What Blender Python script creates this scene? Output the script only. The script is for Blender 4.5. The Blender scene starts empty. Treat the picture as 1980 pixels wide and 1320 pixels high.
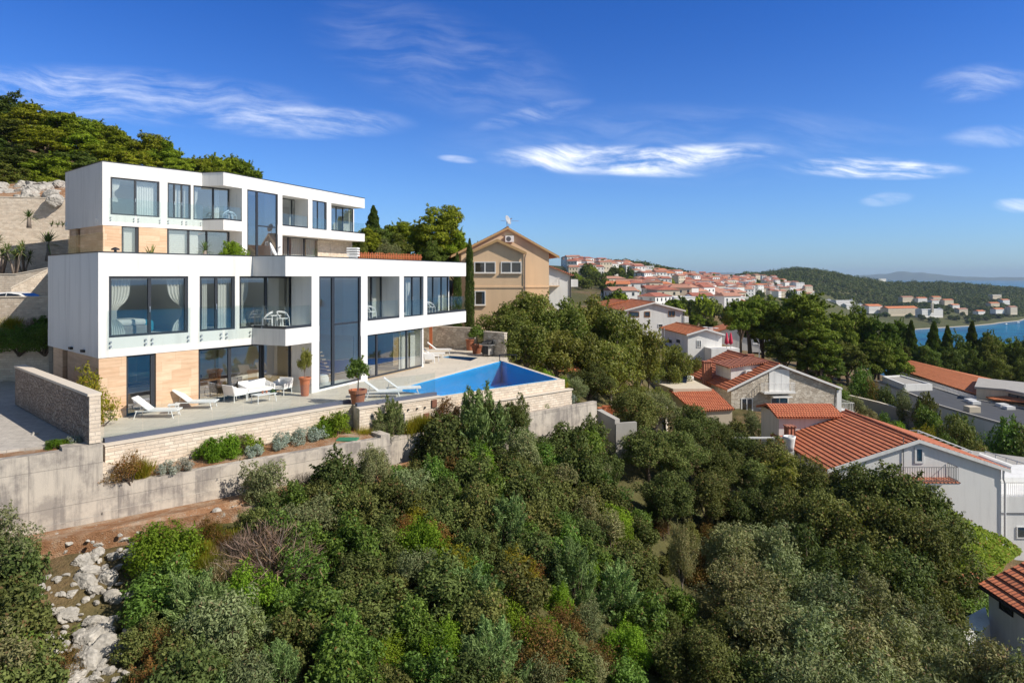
import bpy, bmesh, math, random
import numpy as np
from mathutils import Vector, Matrix, noise as mnoise

C = bpy.context.scene
COL = C.collection
R = math.radians
random.seed(7)

# ------------------------------------------------------------------ camera
cam_d = bpy.data.cameras.new('camera')
cam_d.sensor_width = 36.0
cam_d.lens = 24.0
cam_d.shift_y = -126.0 / 1980.0
cam_d.clip_start = 0.1
cam_d.clip_end = 60000.0
cam = bpy.data.objects.new('camera', cam_d)
COL.objects.link(cam)
cam.rotation_euler = (R(90), 0, 0)
C.camera = cam

# ------------------------------------------------------------------ sun, sky, exposure
SUN_EL, SUN_A = 40.0, 20.0          # elevation; degrees behind the camera's right-hand side
SUN = Vector((math.cos(R(SUN_A)) * math.cos(R(SUN_EL)), -math.sin(R(SUN_A)) * math.cos(R(SUN_EL)), math.sin(R(SUN_EL))))
sd = bpy.data.lights.new('sun', 'SUN')
sd.energy = 4.2
sd.angle = R(0.5)
sd.color = (1.0, 0.92, 0.80)
so = bpy.data.objects.new('sun', sd)
COL.objects.link(so)
so.rotation_euler = (-SUN).to_track_quat('-Z', 'Y').to_euler()
C.view_settings.view_transform = 'Standard'
C.view_settings.look = 'None'
C.view_settings.gamma = 1.0
C.view_settings.exposure = 0.34
C.cycles.max_bounces = 8
C.cycles.diffuse_bounces = 3
C.cycles.glossy_bounces = 4
C.cycles.transparent_max_bounces = 24
C.cycles.transmission_bounces = 4
C.cycles.caustics_reflective = False
C.cycles.caustics_refractive = False
C.cycles.sample_clamp_indirect = 6.0


class NT:
    """small node-tree helper"""
    def __init__(self, tree):
        self.t = tree
        tree.nodes.clear()

    def n(self, typ, **kw):
        nd = self.t.nodes.new(typ)
        for k, v in kw.items():
            setattr(nd, k, v)
        return nd

    def set(self, sock, v):
        if isinstance(v, bpy.types.NodeSocket):
            self.t.links.new(v, sock)
        elif v is not None:
            if hasattr(sock.default_value, '__len__') and hasattr(v, '__len__') and len(sock.default_value) == 4 and len(v) == 3:
                v = (*v, 1.0)
            sock.default_value = v

    def math(self, op, a, b=None, c=None, clamp=False):
        nd = self.n('ShaderNodeMath', operation=op, use_clamp=clamp)
        self.set(nd.inputs[0], a)
        if b is not None: self.set(nd.inputs[1], b)
        if c is not None: self.set(nd.inputs[2], c)
        return nd.outputs[0]

    def vmath(self, op, a, b=None):
        nd = self.n('ShaderNodeVectorMath', operation=op)
        self.set(nd.inputs[0], a)
        if b is not None: self.set(nd.inputs[1], b)
        return nd.outputs[0]

    def mix(self, f, a, b, blend='MIX'):
        nd = self.n('ShaderNodeMix', data_type='RGBA', blend_type=blend)
        self.set(nd.inputs[0], f); self.set(nd.inputs[6], a); self.set(nd.inputs[7], b)
        return nd.outputs[2]

    def noise(self, vec, scale, detail=4, rough=.55, dist=0.0, col=False):
        nd = self.n('ShaderNodeTexNoise')
        self.set(nd.inputs['Vector'], vec)
        nd.inputs['Scale'].default_value = scale
        nd.inputs['Detail'].default_value = detail
        nd.inputs['Roughness'].default_value = rough
        nd.inputs['Distortion'].default_value = dist
        return nd.outputs[1 if col else 0]

    def ramp(self, f, stops):
        nd = self.n('ShaderNodeValToRGB')
        self.set(nd.inputs[0], f)
        e = nd.color_ramp.elements
        while len(e) < len(stops): e.new(0.5)
        for el, (p, c) in zip(e, stops):
            el.position = p
            el.color = (*c, 1) if hasattr(c, '__len__') else (c, c, c, 1)
        return nd.outputs[0]

    def remap(self, v, a, b, c=0.0, d=1.0):
        nd = self.n('ShaderNodeMapRange')
        nd.interpolation_type = 'SMOOTHSTEP'
        self.set(nd.inputs[0], v)
        for i, x in enumerate((a, b, c, d)): nd.inputs[i + 1].default_value = x
        return nd.outputs[0]

    def xyz(self, x, y, z):
        nd = self.n('ShaderNodeCombineXYZ')
        self.set(nd.inputs[0], x); self.set(nd.inputs[1], y); self.set(nd.inputs[2], z)
        return nd.outputs[0]


w = bpy.data.worlds.new('World')
C.world = w
w.use_nodes = True
t = NT(w.node_tree)
sky = t.n('ShaderNodeTexSky', sky_type='NISHITA')
sky.sun_disc = False
sky.sun_elevation = R(SUN_EL)
sky.sun_rotation = R(90 + SUN_A)
sky.altitude = 50
sky.air_density = 1.0
sky.dust_density = 0.4
sky.ozone_density = 4.0
tc = t.n('ShaderNodeTexCoord')
sep = t.n('ShaderNodeSeparateXYZ')
t.t.links.new(tc.outputs['Generated'], sep.inputs[0])
dy = t.math('MAXIMUM', sep.outputs[1], 0.08)
cu = t.math('DIVIDE', sep.outputs[0], dy)
cv = t.math('DIVIDE', sep.outputs[2], dy)
# sky in view: deep polarised blue aloft, paler towards the horizon
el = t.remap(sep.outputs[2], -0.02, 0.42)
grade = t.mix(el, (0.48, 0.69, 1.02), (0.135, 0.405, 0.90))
grade = t.mix(t.remap(sep.outputs[2], .40, .75), grade, (0.62, 0.63, 0.58))  # unseen sky overhead greyed so the fill light stays neutral
grade = t.mix(t.remap(sep.outputs[1], .15, -.5), grade, (0.60, 0.575, 0.53))  # unseen sky behind the camera greyed and dimmed to set the shadow tone
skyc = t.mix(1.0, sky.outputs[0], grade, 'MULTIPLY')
warp = t.noise(t.xyz(t.math('MULTIPLY', cu, 4.0), t.math('MULTIPLY', cv, 6.0), 0.3), 1.0, 2, .5)
wv = t.math('MULTIPLY_ADD', warp, 0.10, t.math('MULTIPLY_ADD', cu, .12, cv))
n1 = t.noise(t.xyz(t.math('MULTIPLY', cu, 10.0), t.math('MULTIPLY', wv, 38.0), 1.7), 1.0, 9, .61, .0)
n2 = t.noise(t.xyz(t.math('MULTIPLY', cu, 4.0), t.math('MULTIPLY', wv, 60.0), 5.1), 1.0, 7, .62, .0)
fib = t.math('MULTIPLY_ADD', n2, 0.45, t.math('MULTIPLY', n1, 0.62))
#         px   py   half-w half-h slope  strength
CLOUDS = [(250, 185, 430, 62, .07, .52), (590, 236, 230, 38, .02, .66), (60, 172, 200, 40, .05, .45),
          (1170, 308, 250, 34, .015, 1.55), (1330, 302, 200, 26, -.07, 1.3), (1260, 334, 120, 12, .03, .7), (885, 308, 44, 9, .1, .55),
          (1695, 326, 195, 24, .02, 1.9), (1890, 160, 120, 42, -.12, .42), (1930, 264, 120, 26, -.02, .40),
          (1715, 385, 60, 16, -.1, .62), (1970, 398, 60, 17, .05, .7), (1030, 222, 130, 20, -.22, .36),
          (860, 120, 300, 120, .25, .17), (1330, 280, 560, 90, .0, .14)]
tot = None
for (px, py, a, b, sl, st) in CLOUDS:
    u0, v0, a, b = (px - 990) / 1320, (534 - py) / 1320, a / 1320, b / 1320
    du = t.math('SUBTRACT', cu, u0)
    dv = t.math('MULTIPLY_ADD', du, sl, t.math('SUBTRACT', cv, v0))
    q = t.math('MULTIPLY_ADD', t.math('MULTIPLY', du, du), 1 / a / a, t.math('MULTIPLY', t.math('MULTIPLY', dv, dv), 1 / b / b))
    m = t.math('MULTIPLY', t.remap(q, 1.0, 0.0), st)
    tot = m if tot is None else t.math('ADD', tot, m)
dens = t.math('MULTIPLY', tot, t.math('MULTIPLY', t.remap(fib, 0.40, 0.78), .88))
dens = t.math('MINIMUM', dens, 0.93)
dens = t.math('MULTIPLY', dens, t.math('GREATER_THAN', sep.outputs[1], 0.081))
skyc = t.mix(dens, skyc, (7.6, 7.9, 8.4))
bg = t.n('ShaderNodeBackground')
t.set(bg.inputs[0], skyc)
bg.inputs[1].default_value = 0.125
wo = t.n('ShaderNodeOutputWorld')
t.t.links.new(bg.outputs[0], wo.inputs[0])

# ------------------------------------------------------------------ picture rays -> world
F, CX, HY = 1320.0, 990.0, 534.0


def P(px, py, Y):
    return Vector(((px - CX) / F * Y, Y, (HY - py) / F * Y))


def PZ(px, py, z):
    return P(px, py, z * F / (HY - py))


# ------------------------------------------------------------------ objects
def setp(o, label=None, cat=None, group=None, kind=None):
    if label: o['label'] = label
    if cat: o['category'] = cat
    if group: o['group'] = group
    if kind: o['kind'] = kind
    return o


ALL_T = []


def thing(name, label, cat, loc=(0, 0, 0), group=None, rz=0.0):
    o = bpy.data.objects.new(name, None)
    COL.objects.link(o)
    o.location = loc
    o.rotation_euler = (0, 0, rz)
    o.empty_display_size = .2
    return setp(o, label, cat, group)


def dup(root, loc, rz=0.0, label=None, group=None, scale=None):
    r = root.copy(); COL.objects.link(r)
    r.location = loc; r.rotation_euler = (0, 0, rz)
    if scale is not None: r.scale = scale if hasattr(scale, '__len__') else (scale,) * 3
    if label: r['label'] = label
    if group: r['group'] = group
    elif group == '' and 'group' in r: del r['group']
    for ch in list(root.children):
        c = ch.copy(); COL.objects.link(c); c.parent = r
        for g in list(ch.children):
            d = g.copy(); COL.objects.link(d); d.parent = c
    return r


def origin_of(o):
    v = Vector((0, 0, 0))
    while o is not None:
        v += o.location
        o = o.parent
    return v


class MB:
    """collects faces, builds one mesh object"""
    def __init__(self):
        self.v, self.f, self.m = [], [], []

    def poly(self, pts, m=0):
        i = len(self.v)
        self.v += [Vector(p) for p in pts]
        self.f.append(tuple(range(i, i + len(pts))))
        self.m.append(m)
        return self

    def mesh(self, pts, faces, m=0):
        i = len(self.v)
        self.v += [Vector(p) for p in pts]
        for f in faces:
            self.f.append(tuple(i + k for k in f)); self.m.append(m)
        return self

    def hexa(self, p, m=0):
        """p: 4 bottom (ccw from above) then 4 top"""
        return self.mesh(p, [(3, 2, 1, 0), (4, 5, 6, 7), (0, 1, 5, 4), (1, 2, 6, 5), (2, 3, 7, 6), (3, 0, 4, 7)], m)

    def box(self, x0, x1, y0, y1, z0, z1, m=0, M=None):
        p = [Vector(q) for q in ((x0, y0, z0), (x1, y0, z0), (x1, y1, z0), (x0, y1, z0), (x0, y0, z1), (x1, y0, z1), (x1, y1, z1), (x0, y1, z1))]
        if M is not None: p = [M @ q for q in p]
        return self.hexa(p, m)

    def fbox(self, L, t0, t1, u0, u1, z0, z1, m=0):
        p = [L.pt(t0, u0, z0), L.pt(t1, u0, z0), L.pt(t1, u1, z0), L.pt(t0, u1, z0), L.pt(t0, u0, z1), L.pt(t1, u0, z1), L.pt(t1, u1, z1), L.pt(t0, u1, z1)]
        return self.hexa(p, m)

    def prism(self, poly, z0, z1, m=0):
        n = len(poly)
        zf = lambda z, k: z[k] if hasattr(z, '__len__') else z
        pts = [(p[0], p[1], zf(z0, k)) for k, p in enumerate(poly)] + [(p[0], p[1], zf(z1, k)) for k, p in enumerate(poly)]
        fs = [tuple(range(n - 1, -1, -1)), tuple(range(n, 2 * n))] + [(i, (i + 1) % n, n + (i + 1) % n, n + i) for i in range(n)]
        return self.mesh(pts, fs, m)

    def tube(self, pts, r, n=6, m=0, caps=True):
        pts = [Vector(p) for p in pts]
        rs = r if hasattr(r, '__len__') else [r] * len(pts)
        base = len(self.v)
        up0 = None
        for i, p in enumerate(pts):
            d = (pts[min(i + 1, len(pts) - 1)] - pts[max(i - 1, 0)])
            d = d.normalized() if d.length > 1e-9 else Vector((0, 0, 1))
            if up0 is None:
                a = Vector((0, 0, 1)) if abs(d.z) < .9 else Vector((1, 0, 0))
                x = d.cross(a).normalized()
            else:
                x = (up0 - d * up0.dot(d)).normalized()
            up0 = x
            y = d.cross(x)
            for k in range(n):
                a = 2 * math.pi * k / n
                self.v.append(p + (x * math.cos(a) + y * math.sin(a)) * rs[i])
        for i in range(len(pts) - 1):
            for k in range(n):
                a, b = base + i * n + k, base + i * n + (k + 1) % n
                self.f.append((a, b, b + n, a + n)); self.m.append(m)
        if caps:
            self.f.append(tuple(base + k for k in range(n - 1, -1, -1))); self.m.append(m)
            e = base + (len(pts) - 1) * n
            self.f.append(tuple(e + k for k in range(n))); self.m.append(m)
        return self

    def lathe(self, prof, n=20, c=(0, 0, 0), m=0):
        base = len(self.v)
        c = Vector(c)
        for (r, z) in prof:
            for k in range(n):
                a = 2 * math.pi * k / n
                self.v.append(c + Vector((r * math.cos(a), r * math.sin(a), z)))
        for i in range(len(prof) - 1):
            for k in range(n):
                a, b = base + i * n + k, base + i * n + (k + 1) % n
                self.f.append((a, b, b + n, a + n)); self.m.append(m)
        self.f.append(tuple(base + k for k in range(n - 1, -1, -1))); self.m.append(m)
        e = base + (len(prof) - 1) * n
        self.f.append(tuple(e + k for k in range(n))); self.m.append(m)
        return self

    def build(self, name, mats, parent=None, uv=True, smooth=False, loc=None, bevel=0, recalc=True):
        if not isinstance(mats, (list, tuple)): mats = [mats]
        off = origin_of(parent) if parent is not None else Vector((0, 0, 0))
        if loc is not None: off = Vector(loc)
        me = bpy.data.meshes.new(name)
        me.from_pydata([tuple(p - off) for p in self.v], [], self.f)
        for mm in mats: me.materials.append(mm)
        if len(mats) > 1: me.polygons.foreach_set('material_index', self.m)
        if recalc:
            bm = bmesh.new(); bm.from_mesh(me)
            if smooth: bmesh.ops.remove_doubles(bm, verts=bm.verts, dist=1e-5)
            bmesh.ops.recalc_face_normals(bm, faces=bm.faces)
            bm.to_mesh(me); bm.free()
        if uv: auto_uv(me, off)
        if smooth: me.polygons.foreach_set('use_smooth', [True] * len(me.polygons))
        o = bpy.data.objects.new(name, me)
        COL.objects.link(o)
        if parent is not None: o.parent = parent
        elif loc is not None: o.location = off
        if bevel:
            b = o.modifiers.new('bevel', 'BEVEL'); b.width = bevel; b.segments = 2; b.limit_method = 'ANGLE'
        return o


def auto_uv(me, off):
    """metre-scaled box mapping: u horizontal along the face, v up the face"""
    ul = me.uv_layers.new(name='UVMap')
    nl = len(me.loops)
    if nl == 0: return
    co = np.empty(len(me.vertices) * 3); me.vertices.foreach_get('co', co); co = co.reshape(-1, 3) + np.array(off)
    lv = np.empty(nl, dtype=np.int64); me.loops.foreach_get('vertex_index', lv)
    npoly = len(me.polygons)
    nr = np.empty(npoly * 3); me.polygons.foreach_get('normal', nr); nr = nr.reshape(-1, 3)
    lt = np.empty(npoly, dtype=np.int64); me.polygons.foreach_get('loop_total', lt)
    n = np.repeat(nr, lt, axis=0)
    tt = np.stack([-n[:, 1], n[:, 0], np.zeros(nl)], 1)
    ln = np.linalg.norm(tt, axis=1)
    flat = ln < .12
    tt[flat] = (1, 0, 0); ln[flat] = 1
    tt /= ln[:, None]
    nn = n.copy(); nn[flat] = (0, 0, 1)
    b = np.cross(nn, tt)
    p = co[lv]
    uv = np.stack([(p * tt).sum(1), (p * b).sum(1)], 1)
    ul.data.foreach_set('uv', uv.ravel())


class Line:
    """a facade line in plan: t along it, u outwards from it"""
    def __init__(s, O, d, flip=False):
        s.O = Vector((O[0], O[1])); s.d = Vector((d[0], d[1])).normalized()
        s.n = Vector((s.d.y, -s.d.x)) * (-1 if flip else 1)

    def pt(s, t, u=0.0, z=0.0):
        q = s.O + s.d * t + s.n * u
        return Vector((q.x, q.y, z))

    def s(s, px):
        k = (px - CX) / F
        return (k * s.O.y - s.O.x) / (s.d.x - k * s.d.y)

    def off(s, u):
        L = Line(s.O + s.n * u, s.d); L.n = s.n.copy()
        return L


def ortho_ang(L):
    return math.atan2(L.d.y, L.d.x)
# ------------------------------------------------------------------ materials
def new_mat(name):
    m = bpy.data.materials.new(name)
    m.use_nodes = True
    return m, NT(m.node_tree)


def finish(t, shader):
    o = t.n('ShaderNodeOutputMaterial')
    t.t.links.new(shader, o.inputs[0])


def principled(t, col, rough=.8, spec=.3, bump=None, bstr=.3, bdist=.02, metal=0.0):
    p = t.n('ShaderNodeBsdfPrincipled')
    t.set(p.inputs['Base Color'], col)
    t.set(p.inputs['Roughness'], rough)
    p.inputs['Metallic'].default_value = metal
    p.inputs['Specular IOR Level'].default_value = spec
    if bump is not None:
        b = t.n('ShaderNodeBump')
        b.inputs['Strength'].default_value = bstr
        b.inputs['Distance'].default_value = bdist
        t.set(b.inputs['Height'], bump)
        t.t.links.new(b.outputs[0], p.inputs['Normal'])
    return p.outputs[0]


def uvc(t): return t.n('ShaderNodeTexCoord').outputs['UV']
def geo(t): return t.n('ShaderNodeNewGeometry').outputs['Position']
def objrand(t): return t.n('ShaderNodeObjectInfo').outputs['Random']


def mat_plain(name, col, rough=.7, var=.12, scale=3.0, spec=.3, metal=0.0, bump=0.0, fine=60.0):
    m, t = new_mat(name)
    p = geo(t)
    a = t.noise(p, scale, 5, .6)
    b = t.noise(p, fine, 2, .5)
    f = t.math('MULTIPLY_ADD', t.math('SUBTRACT', a, .5), 2 * var, 1.0)
    f = t.math('MULTIPLY', f, t.math('MULTIPLY_ADD', t.math('SUBTRACT', b, .5), var, 1.0))
    c = t.mix(1.0, (*col, 1), t.xyz(f, f, f), 'MULTIPLY')
    finish(t, principled(t, c, rough, spec, b if bump else None, bump, .01, metal))
    return m


def mat_stucco(name, col, streak=.10):
    m, t = new_mat(name)
    p = geo(t)
    s = t.n('ShaderNodeSeparateXYZ'); t.t.links.new(p, s.inputs[0])
    st = t.noise(t.xyz(t.math('MULTIPLY', s.outputs[0], 2.2), t.math('MULTIPLY', s.outputs[1], 2.2), t.math('MULTIPLY', s.outputs[2], .18)), 1.0, 6, .65)
    a = t.noise(p, .9, 5, .6)
    b = t.noise(p, 90, 2, .5)
    f = t.math('SUBTRACT', 1.0, t.math('MULTIPLY', t.remap(st, .45, .8), streak))
    f = t.math('MULTIPLY', f, t.math('MULTIPLY_ADD', a, .08, .96))
    c = t.mix(1.0, (*col, 1), t.xyz(f, f, t.math('MULTIPLY', f, .995)), 'MULTIPLY')
    finish(t, principled(t, c, .85, .2, b, .12, .01))
    return m


def mat_blocks(name, c1, c2, mortar, bw, bh, gap=.02, rough=.85, noise=.3, bands=0.0, bstr=.5, distort=0.0, offset=.5, jitter=.25):
    """coursed stone / tiles / paving on metre UVs"""
    m, t = new_mat(name)
    uv = uvc(t)
    if distort:
        d = t.noise(uv, 1.6, 3, .6, 0, True)
        d = t.vmath('SUBTRACT', d, (.5, .5, .5))
        sc = t.n('ShaderNodeVectorMath', operation='SCALE'); t.set(sc.inputs[0], d); sc.inputs['Scale'].default_value = distort
        uv2 = t.vmath('ADD', uv, sc.outputs[0])
    else:
        uv2 = uv
    br = t.n('ShaderNodeTexBrick')
    t.set(br.inputs['Vector'], uv2)
    br.offset = offset
    br.squash = 1.0 + jitter
    br.squash_frequency = 3
    br.inputs['Scale'].default_value = 1.0
    br.inputs['Brick Width'].default_value = bw
    br.inputs['Row Height'].default_value = bh
    br.inputs['Mortar Size'].default_value = gap
    br.inputs['Mortar Smooth'].default_value = .3
    br.inputs['Bias'].default_value = 0.0
    t.set(br.inputs['Color1'], c1); t.set(br.inputs['Color2'], c2); t.set(br.inputs['Mortar'], mortar)
    a = t.noise(uv, 2.5, 6, .65)
    b = t.noise(uv, 35, 3, .6)
    f = t.math('MULTIPLY', t.math('MULTIPLY_ADD', t.math('SUBTRACT', a, .5), noise * 1.6, 1.0), t.math('MULTIPLY_ADD', t.math('SUBTRACT', b, .5), noise, 1.0))
    c = t.mix(1.0, br.outputs[0], t.xyz(f, f, f), 'MULTIPLY')
    if bands:
        s = t.n('ShaderNodeSeparateXYZ'); t.t.links.new(uv, s.inputs[0])
        wv = t.noise(t.xyz(t.math('MULTIPLY', s.outputs[0], .9), t.math('MULTIPLY', s.outputs[1], 9.0), 0.0), 1.0, 5, .6, .6)
        g = t.math('MULTIPLY_ADD', t.math('SUBTRACT', wv, .5), bands * 2, 1.0)
        c = t.mix(1.0, c, t.xyz(g, t.math('POWER', g, 1.2), t.math('POWER', g, 1.5)), 'MULTIPLY')
    h = t.math('ADD', t.math('MULTIPLY', br.outputs['Fac'], -1.0), t.math('MULTIPLY', t.math('ADD', a, b), .5))
    finish(t, principled(t, c, rough, .25, h, bstr, .03))
    return m


def mat_rubble(name, c1, c2, c3, scale=(3.0, 7.0), rough=.9, bstr=.9, dist=.06):
    """irregular broken stone"""
    m, t = new_mat(name)
    uv = uvc(t)
    s = t.n('ShaderNodeSeparateXYZ'); t.t.links.new(uv, s.inputs[0])
    v = t.xyz(t.math('MULTIPLY', s.outputs[0], scale[0]), t.math('MULTIPLY', s.outputs[1], scale[1]), 0.0)
    wob = t.noise(uv, 3.0, 3, .6, 0, True)
    v = t.vmath('ADD', v, wob)
    vo = t.n('ShaderNodeTexVoronoi', feature='F1'); t.set(vo.inputs['Vector'], v); vo.inputs['Scale'].default_value = 1.0
    ve = t.n('ShaderNodeTexVoronoi', feature='DISTANCE_TO_EDGE'); t.set(ve.inputs['Vector'], v); ve.inputs['Scale'].default_value = 1.0
    sc = t.n('ShaderNodeSeparateColor'); t.t.links.new(vo.outputs['Color'], sc.inputs[0])
    c = t.mix(sc.outputs[0], c1, c2)
    c = t.mix(t.remap(sc.outputs[1], .55, .95), c, c3)
    a = t.noise(uv, 20, 4, .65)
    big = t.noise(uv, .6, 4, .6)
    f = t.math('MULTIPLY', t.math('MULTIPLY_ADD', t.math('SUBTRACT', a, .5), .5, 1.0), t.math('MULTIPLY_ADD', t.math('SUBTRACT', big, .5), .4, 1.0))
    c = t.mix(1.0, c, t.xyz(f, f, f), 'MULTIPLY')
    e = t.remap(ve.outputs['Distance'], 0.0, .09)
    c = t.mix(e, t.mix(.5, c, (.30, .24, .18, 1)), c)
    h = t.math('ADD', t.math('MULTIPLY', e, .5), t.math('MULTIPLY', t.math('ADD', a, sc.outputs[2]), .5))
    finish(t, principled(t, c, rough, .2, h, bstr, dist))
    return m


def mat_concrete(name, col, dark):
    m, t = new_mat(name)
    uv = uvc(t)
    s = t.n('ShaderNodeSeparateXYZ'); t.t.links.new(uv, s.inputs[0])
    blot = t.noise(uv, .7, 7, .68)
    stk = t.noise(t.xyz(t.math('MULTIPLY', s.outputs[0], 3.5), t.math('MULTIPLY', s.outputs[1], .35), 2.0), 1.0, 6, .7)
    fine = t.noise(uv, 45, 3, .6)
    f = t.math('ADD', t.math('MULTIPLY', t.remap(blot, .42, .62), .8), t.math('MULTIPLY', t.remap(stk, .44, .68), .7), clamp=True)
    c = t.mix(f, col, dark)
    g = t.math('MULTIPLY_ADD', fine, .34, .83)
    c = t.mix(1.0, c, t.xyz(g, g, g), 'MULTIPLY')
    br = t.n('ShaderNodeTexBrick'); t.set(br.inputs['Vector'], uv)
    br.offset = 0.0
    br.inputs['Scale'].default_value = 1.0; br.inputs['Brick Width'].default_value = 2.5; br.inputs['Row Height'].default_value = 1.25
    br.inputs['Mortar Size'].default_value = .012
    c = t.mix(t.math('MULTIPLY', br.outputs['Fac'], .5), c, (.14, .13, .12, 1))
    finish(t, principled(t, c, .9, .2, t.math('SUBTRACT', fine, br.outputs['Fac']), .35, .02))
    return m


def mat_roof(name, c1, c2, dark, bw=.22, bh=.36, lines=.35, bstr=1.0):
    """clay tiles: rounded columns, courses, weathering"""
    m, t = new_mat(name)
    uv = uvc(t)
    s = t.n('ShaderNodeSeparateXYZ'); t.t.links.new(uv, s.inputs[0])
    br = t.n('ShaderNodeTexBrick'); t.set(br.inputs['Vector'], uv)
    br.offset = 0.0
    br.inputs['Scale'].default_value = 1.0; br.inputs['Brick Width'].default_value = bw; br.inputs['Row Height'].default_value = bh
    br.inputs['Mortar Size'].default_value = .012; br.inputs['Mortar Smooth'].default_value = .5
    t.set(br.inputs['Color1'], c1); t.set(br.inputs['Color2'], c2); t.set(br.inputs['Mortar'], dark)
    a = t.noise(uv, .8, 6, .65)
    b = t.noise(uv, 18, 3, .6)
    c = t.mix(t.math('MULTIPLY', t.remap(a, .5, .75), lines), br.outputs[0], dark)
    f = t.math('MULTIPLY_ADD', t.math('SUBTRACT', b, .5), .5, 1.0)
    c = t.mix(1.0, c, t.xyz(f, f, f), 'MULTIPLY')
    wave = t.math('SINE', t.math('MULTIPLY', s.outputs[0], 2 * math.pi / bw))
    fr = t.math('FRACT', t.math('DIVIDE', s.outputs[1], bh))
    h = t.math('ADD', t.math('MULTIPLY', wave, .5), t.math('MULTIPLY', fr, -.6))
    finish(t, principled(t, c, .8, .25, h, bstr, .05))
    return m


def mat_glass(name, tint, refl, rough=0.0, power=5.0, bump=0.0):
    """thin pane: see-through, with a mirror that grows towards grazing angles"""
    m, t = new_mat(name)
    lw = t.n('ShaderNodeLayerWeight'); lw.inputs['Blend'].default_value = .5
    fac = t.math('POWER', lw.outputs['Facing'], power)
    fac = t.math('MULTIPLY_ADD', fac, 1.0 - refl, refl)
    tr = t.n('ShaderNodeBsdfTransparent'); t.set(tr.inputs[0], (*tint, 1))
    gl = t.n('ShaderNodeBsdfGlossy'); gl.inputs['Roughness'].default_value = rough
    t.set(gl.inputs[0], (.95, .97, 1.0, 1))
    if bump:
        b = t.n('ShaderNodeBump'); b.inputs['Strength'].default_value = bump; b.inputs['Distance'].default_value = .02
        t.set(b.inputs['Height'], t.noise(geo(t), .8, 2, .5)); t.t.links.new(b.outputs[0], gl.inputs['Normal'])
    mx = t.n('ShaderNodeMixShader')
    t.set(mx.inputs[0], fac); t.t.links.new(tr.outputs[0], mx.inputs[1]); t.t.links.new(gl.outputs[0], mx.inputs[2])
    finish(t, mx.outputs[0])
    return m


def mat_leaf(name, dark, light, dry=(.20, .11, .04), dryf=.04, trans=.28, rough=.6, hue=.14, spec=.10):
    """leaves: each leaf its own tint, each plant its own cast"""
    m, t = new_mat(name)
    g = t.n('ShaderNodeNewGeometry')
    r = g.outputs['Random Per Island']
    o = objrand(t)
    big = t.noise(g.outputs['Position'], 1.1, 3, .6)
    k = t.math('ADD', t.math('MULTIPLY', r, .62), t.math('MULTIPLY', t.math('SUBTRACT', big, .35), .75), clamp=True)
    c = t.mix(k, dark, light)
    c = t.mix(t.math('LESS_THAN', t.math('FRACT', t.math('MULTIPLY', r, 37.7)), dryf), c, dry)
    v = t.math('MULTIPLY_ADD', o, .5, .75)
    wv = t.math('MULTIPLY', v, t.math('MULTIPLY_ADD', t.math('FRACT', t.math('MULTIPLY', o, 7.3)), 2 * hue, 1 - hue))
    c = t.mix(1.0, c, t.xyz(wv, v, t.math('MULTIPLY', v, .95)), 'MULTIPLY')
    p = principled(t, c, rough, spec)
    tl = t.n('ShaderNodeBsdfTranslucent')
    t.set(tl.inputs[0], t.mix(1.0, c, (1.25, 1.35, .55, 1), 'MULTIPLY'))
    mx = t.n('ShaderNodeMixShader'); mx.inputs[0].default_value = trans
    t.t.links.new(p, mx.inputs[1]); t.t.links.new(tl.outputs[0], mx.inputs[2])
    finish(t, mx.outputs[0])
    return m


def mat_water(name, tint, refl, bump_scale, bstr, deep=None):
    m, t = new_mat(name)
    p = geo(t)
    n = t.math('ADD', t.noise(p, bump_scale, 4, .6), t.math('MULTIPLY', t.noise(p, bump_scale * 3.7, 3, .6), .4))
    b = t.n('ShaderNodeBump'); b.inputs['Strength'].default_value = bstr; b.inputs['Distance'].default_value = .25 / bump_scale
    t.set(b.inputs['Height'], n)
    fr = t.n('ShaderNodeFresnel'); fr.inputs['IOR'].default_value = 1.33
    t.t.links.new(b.outputs[0], fr.inputs['Normal'])
    gl = t.n('ShaderNodeBsdfGlossy'); gl.inputs['Roughness'].default_value = .03
    t.t.links.new(b.outputs[0], gl.inputs['Normal'])
    if deep is None:
        lo = t.n('ShaderNodeBsdfTransparent'); t.set(lo.inputs[0], (*tint, 1))
    else:
        lo = t.n('ShaderNodeBsdfDiffuse')
        pat = t.noise(p, .012, 4, .6)
        rip = t.noise(p, .09, 6, .7)
        t.set(lo.inputs[0], t.mix(t.math('MULTIPLY_ADD', t.remap(rip, .4, .62), .45, t.math('MULTIPLY', t.remap(pat, .35, .65), .55)), tint, deep))
    mx = t.n('ShaderNodeMixShader')
    t.set(mx.inputs[0], t.math('MULTIPLY', fr.outputs[0], refl))
    t.t.links.new(lo.outputs[0], mx.inputs[1]); t.t.links.new(gl.outputs[0], mx.inputs[2])
    finish(t, mx.outputs[0])
    return m


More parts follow.
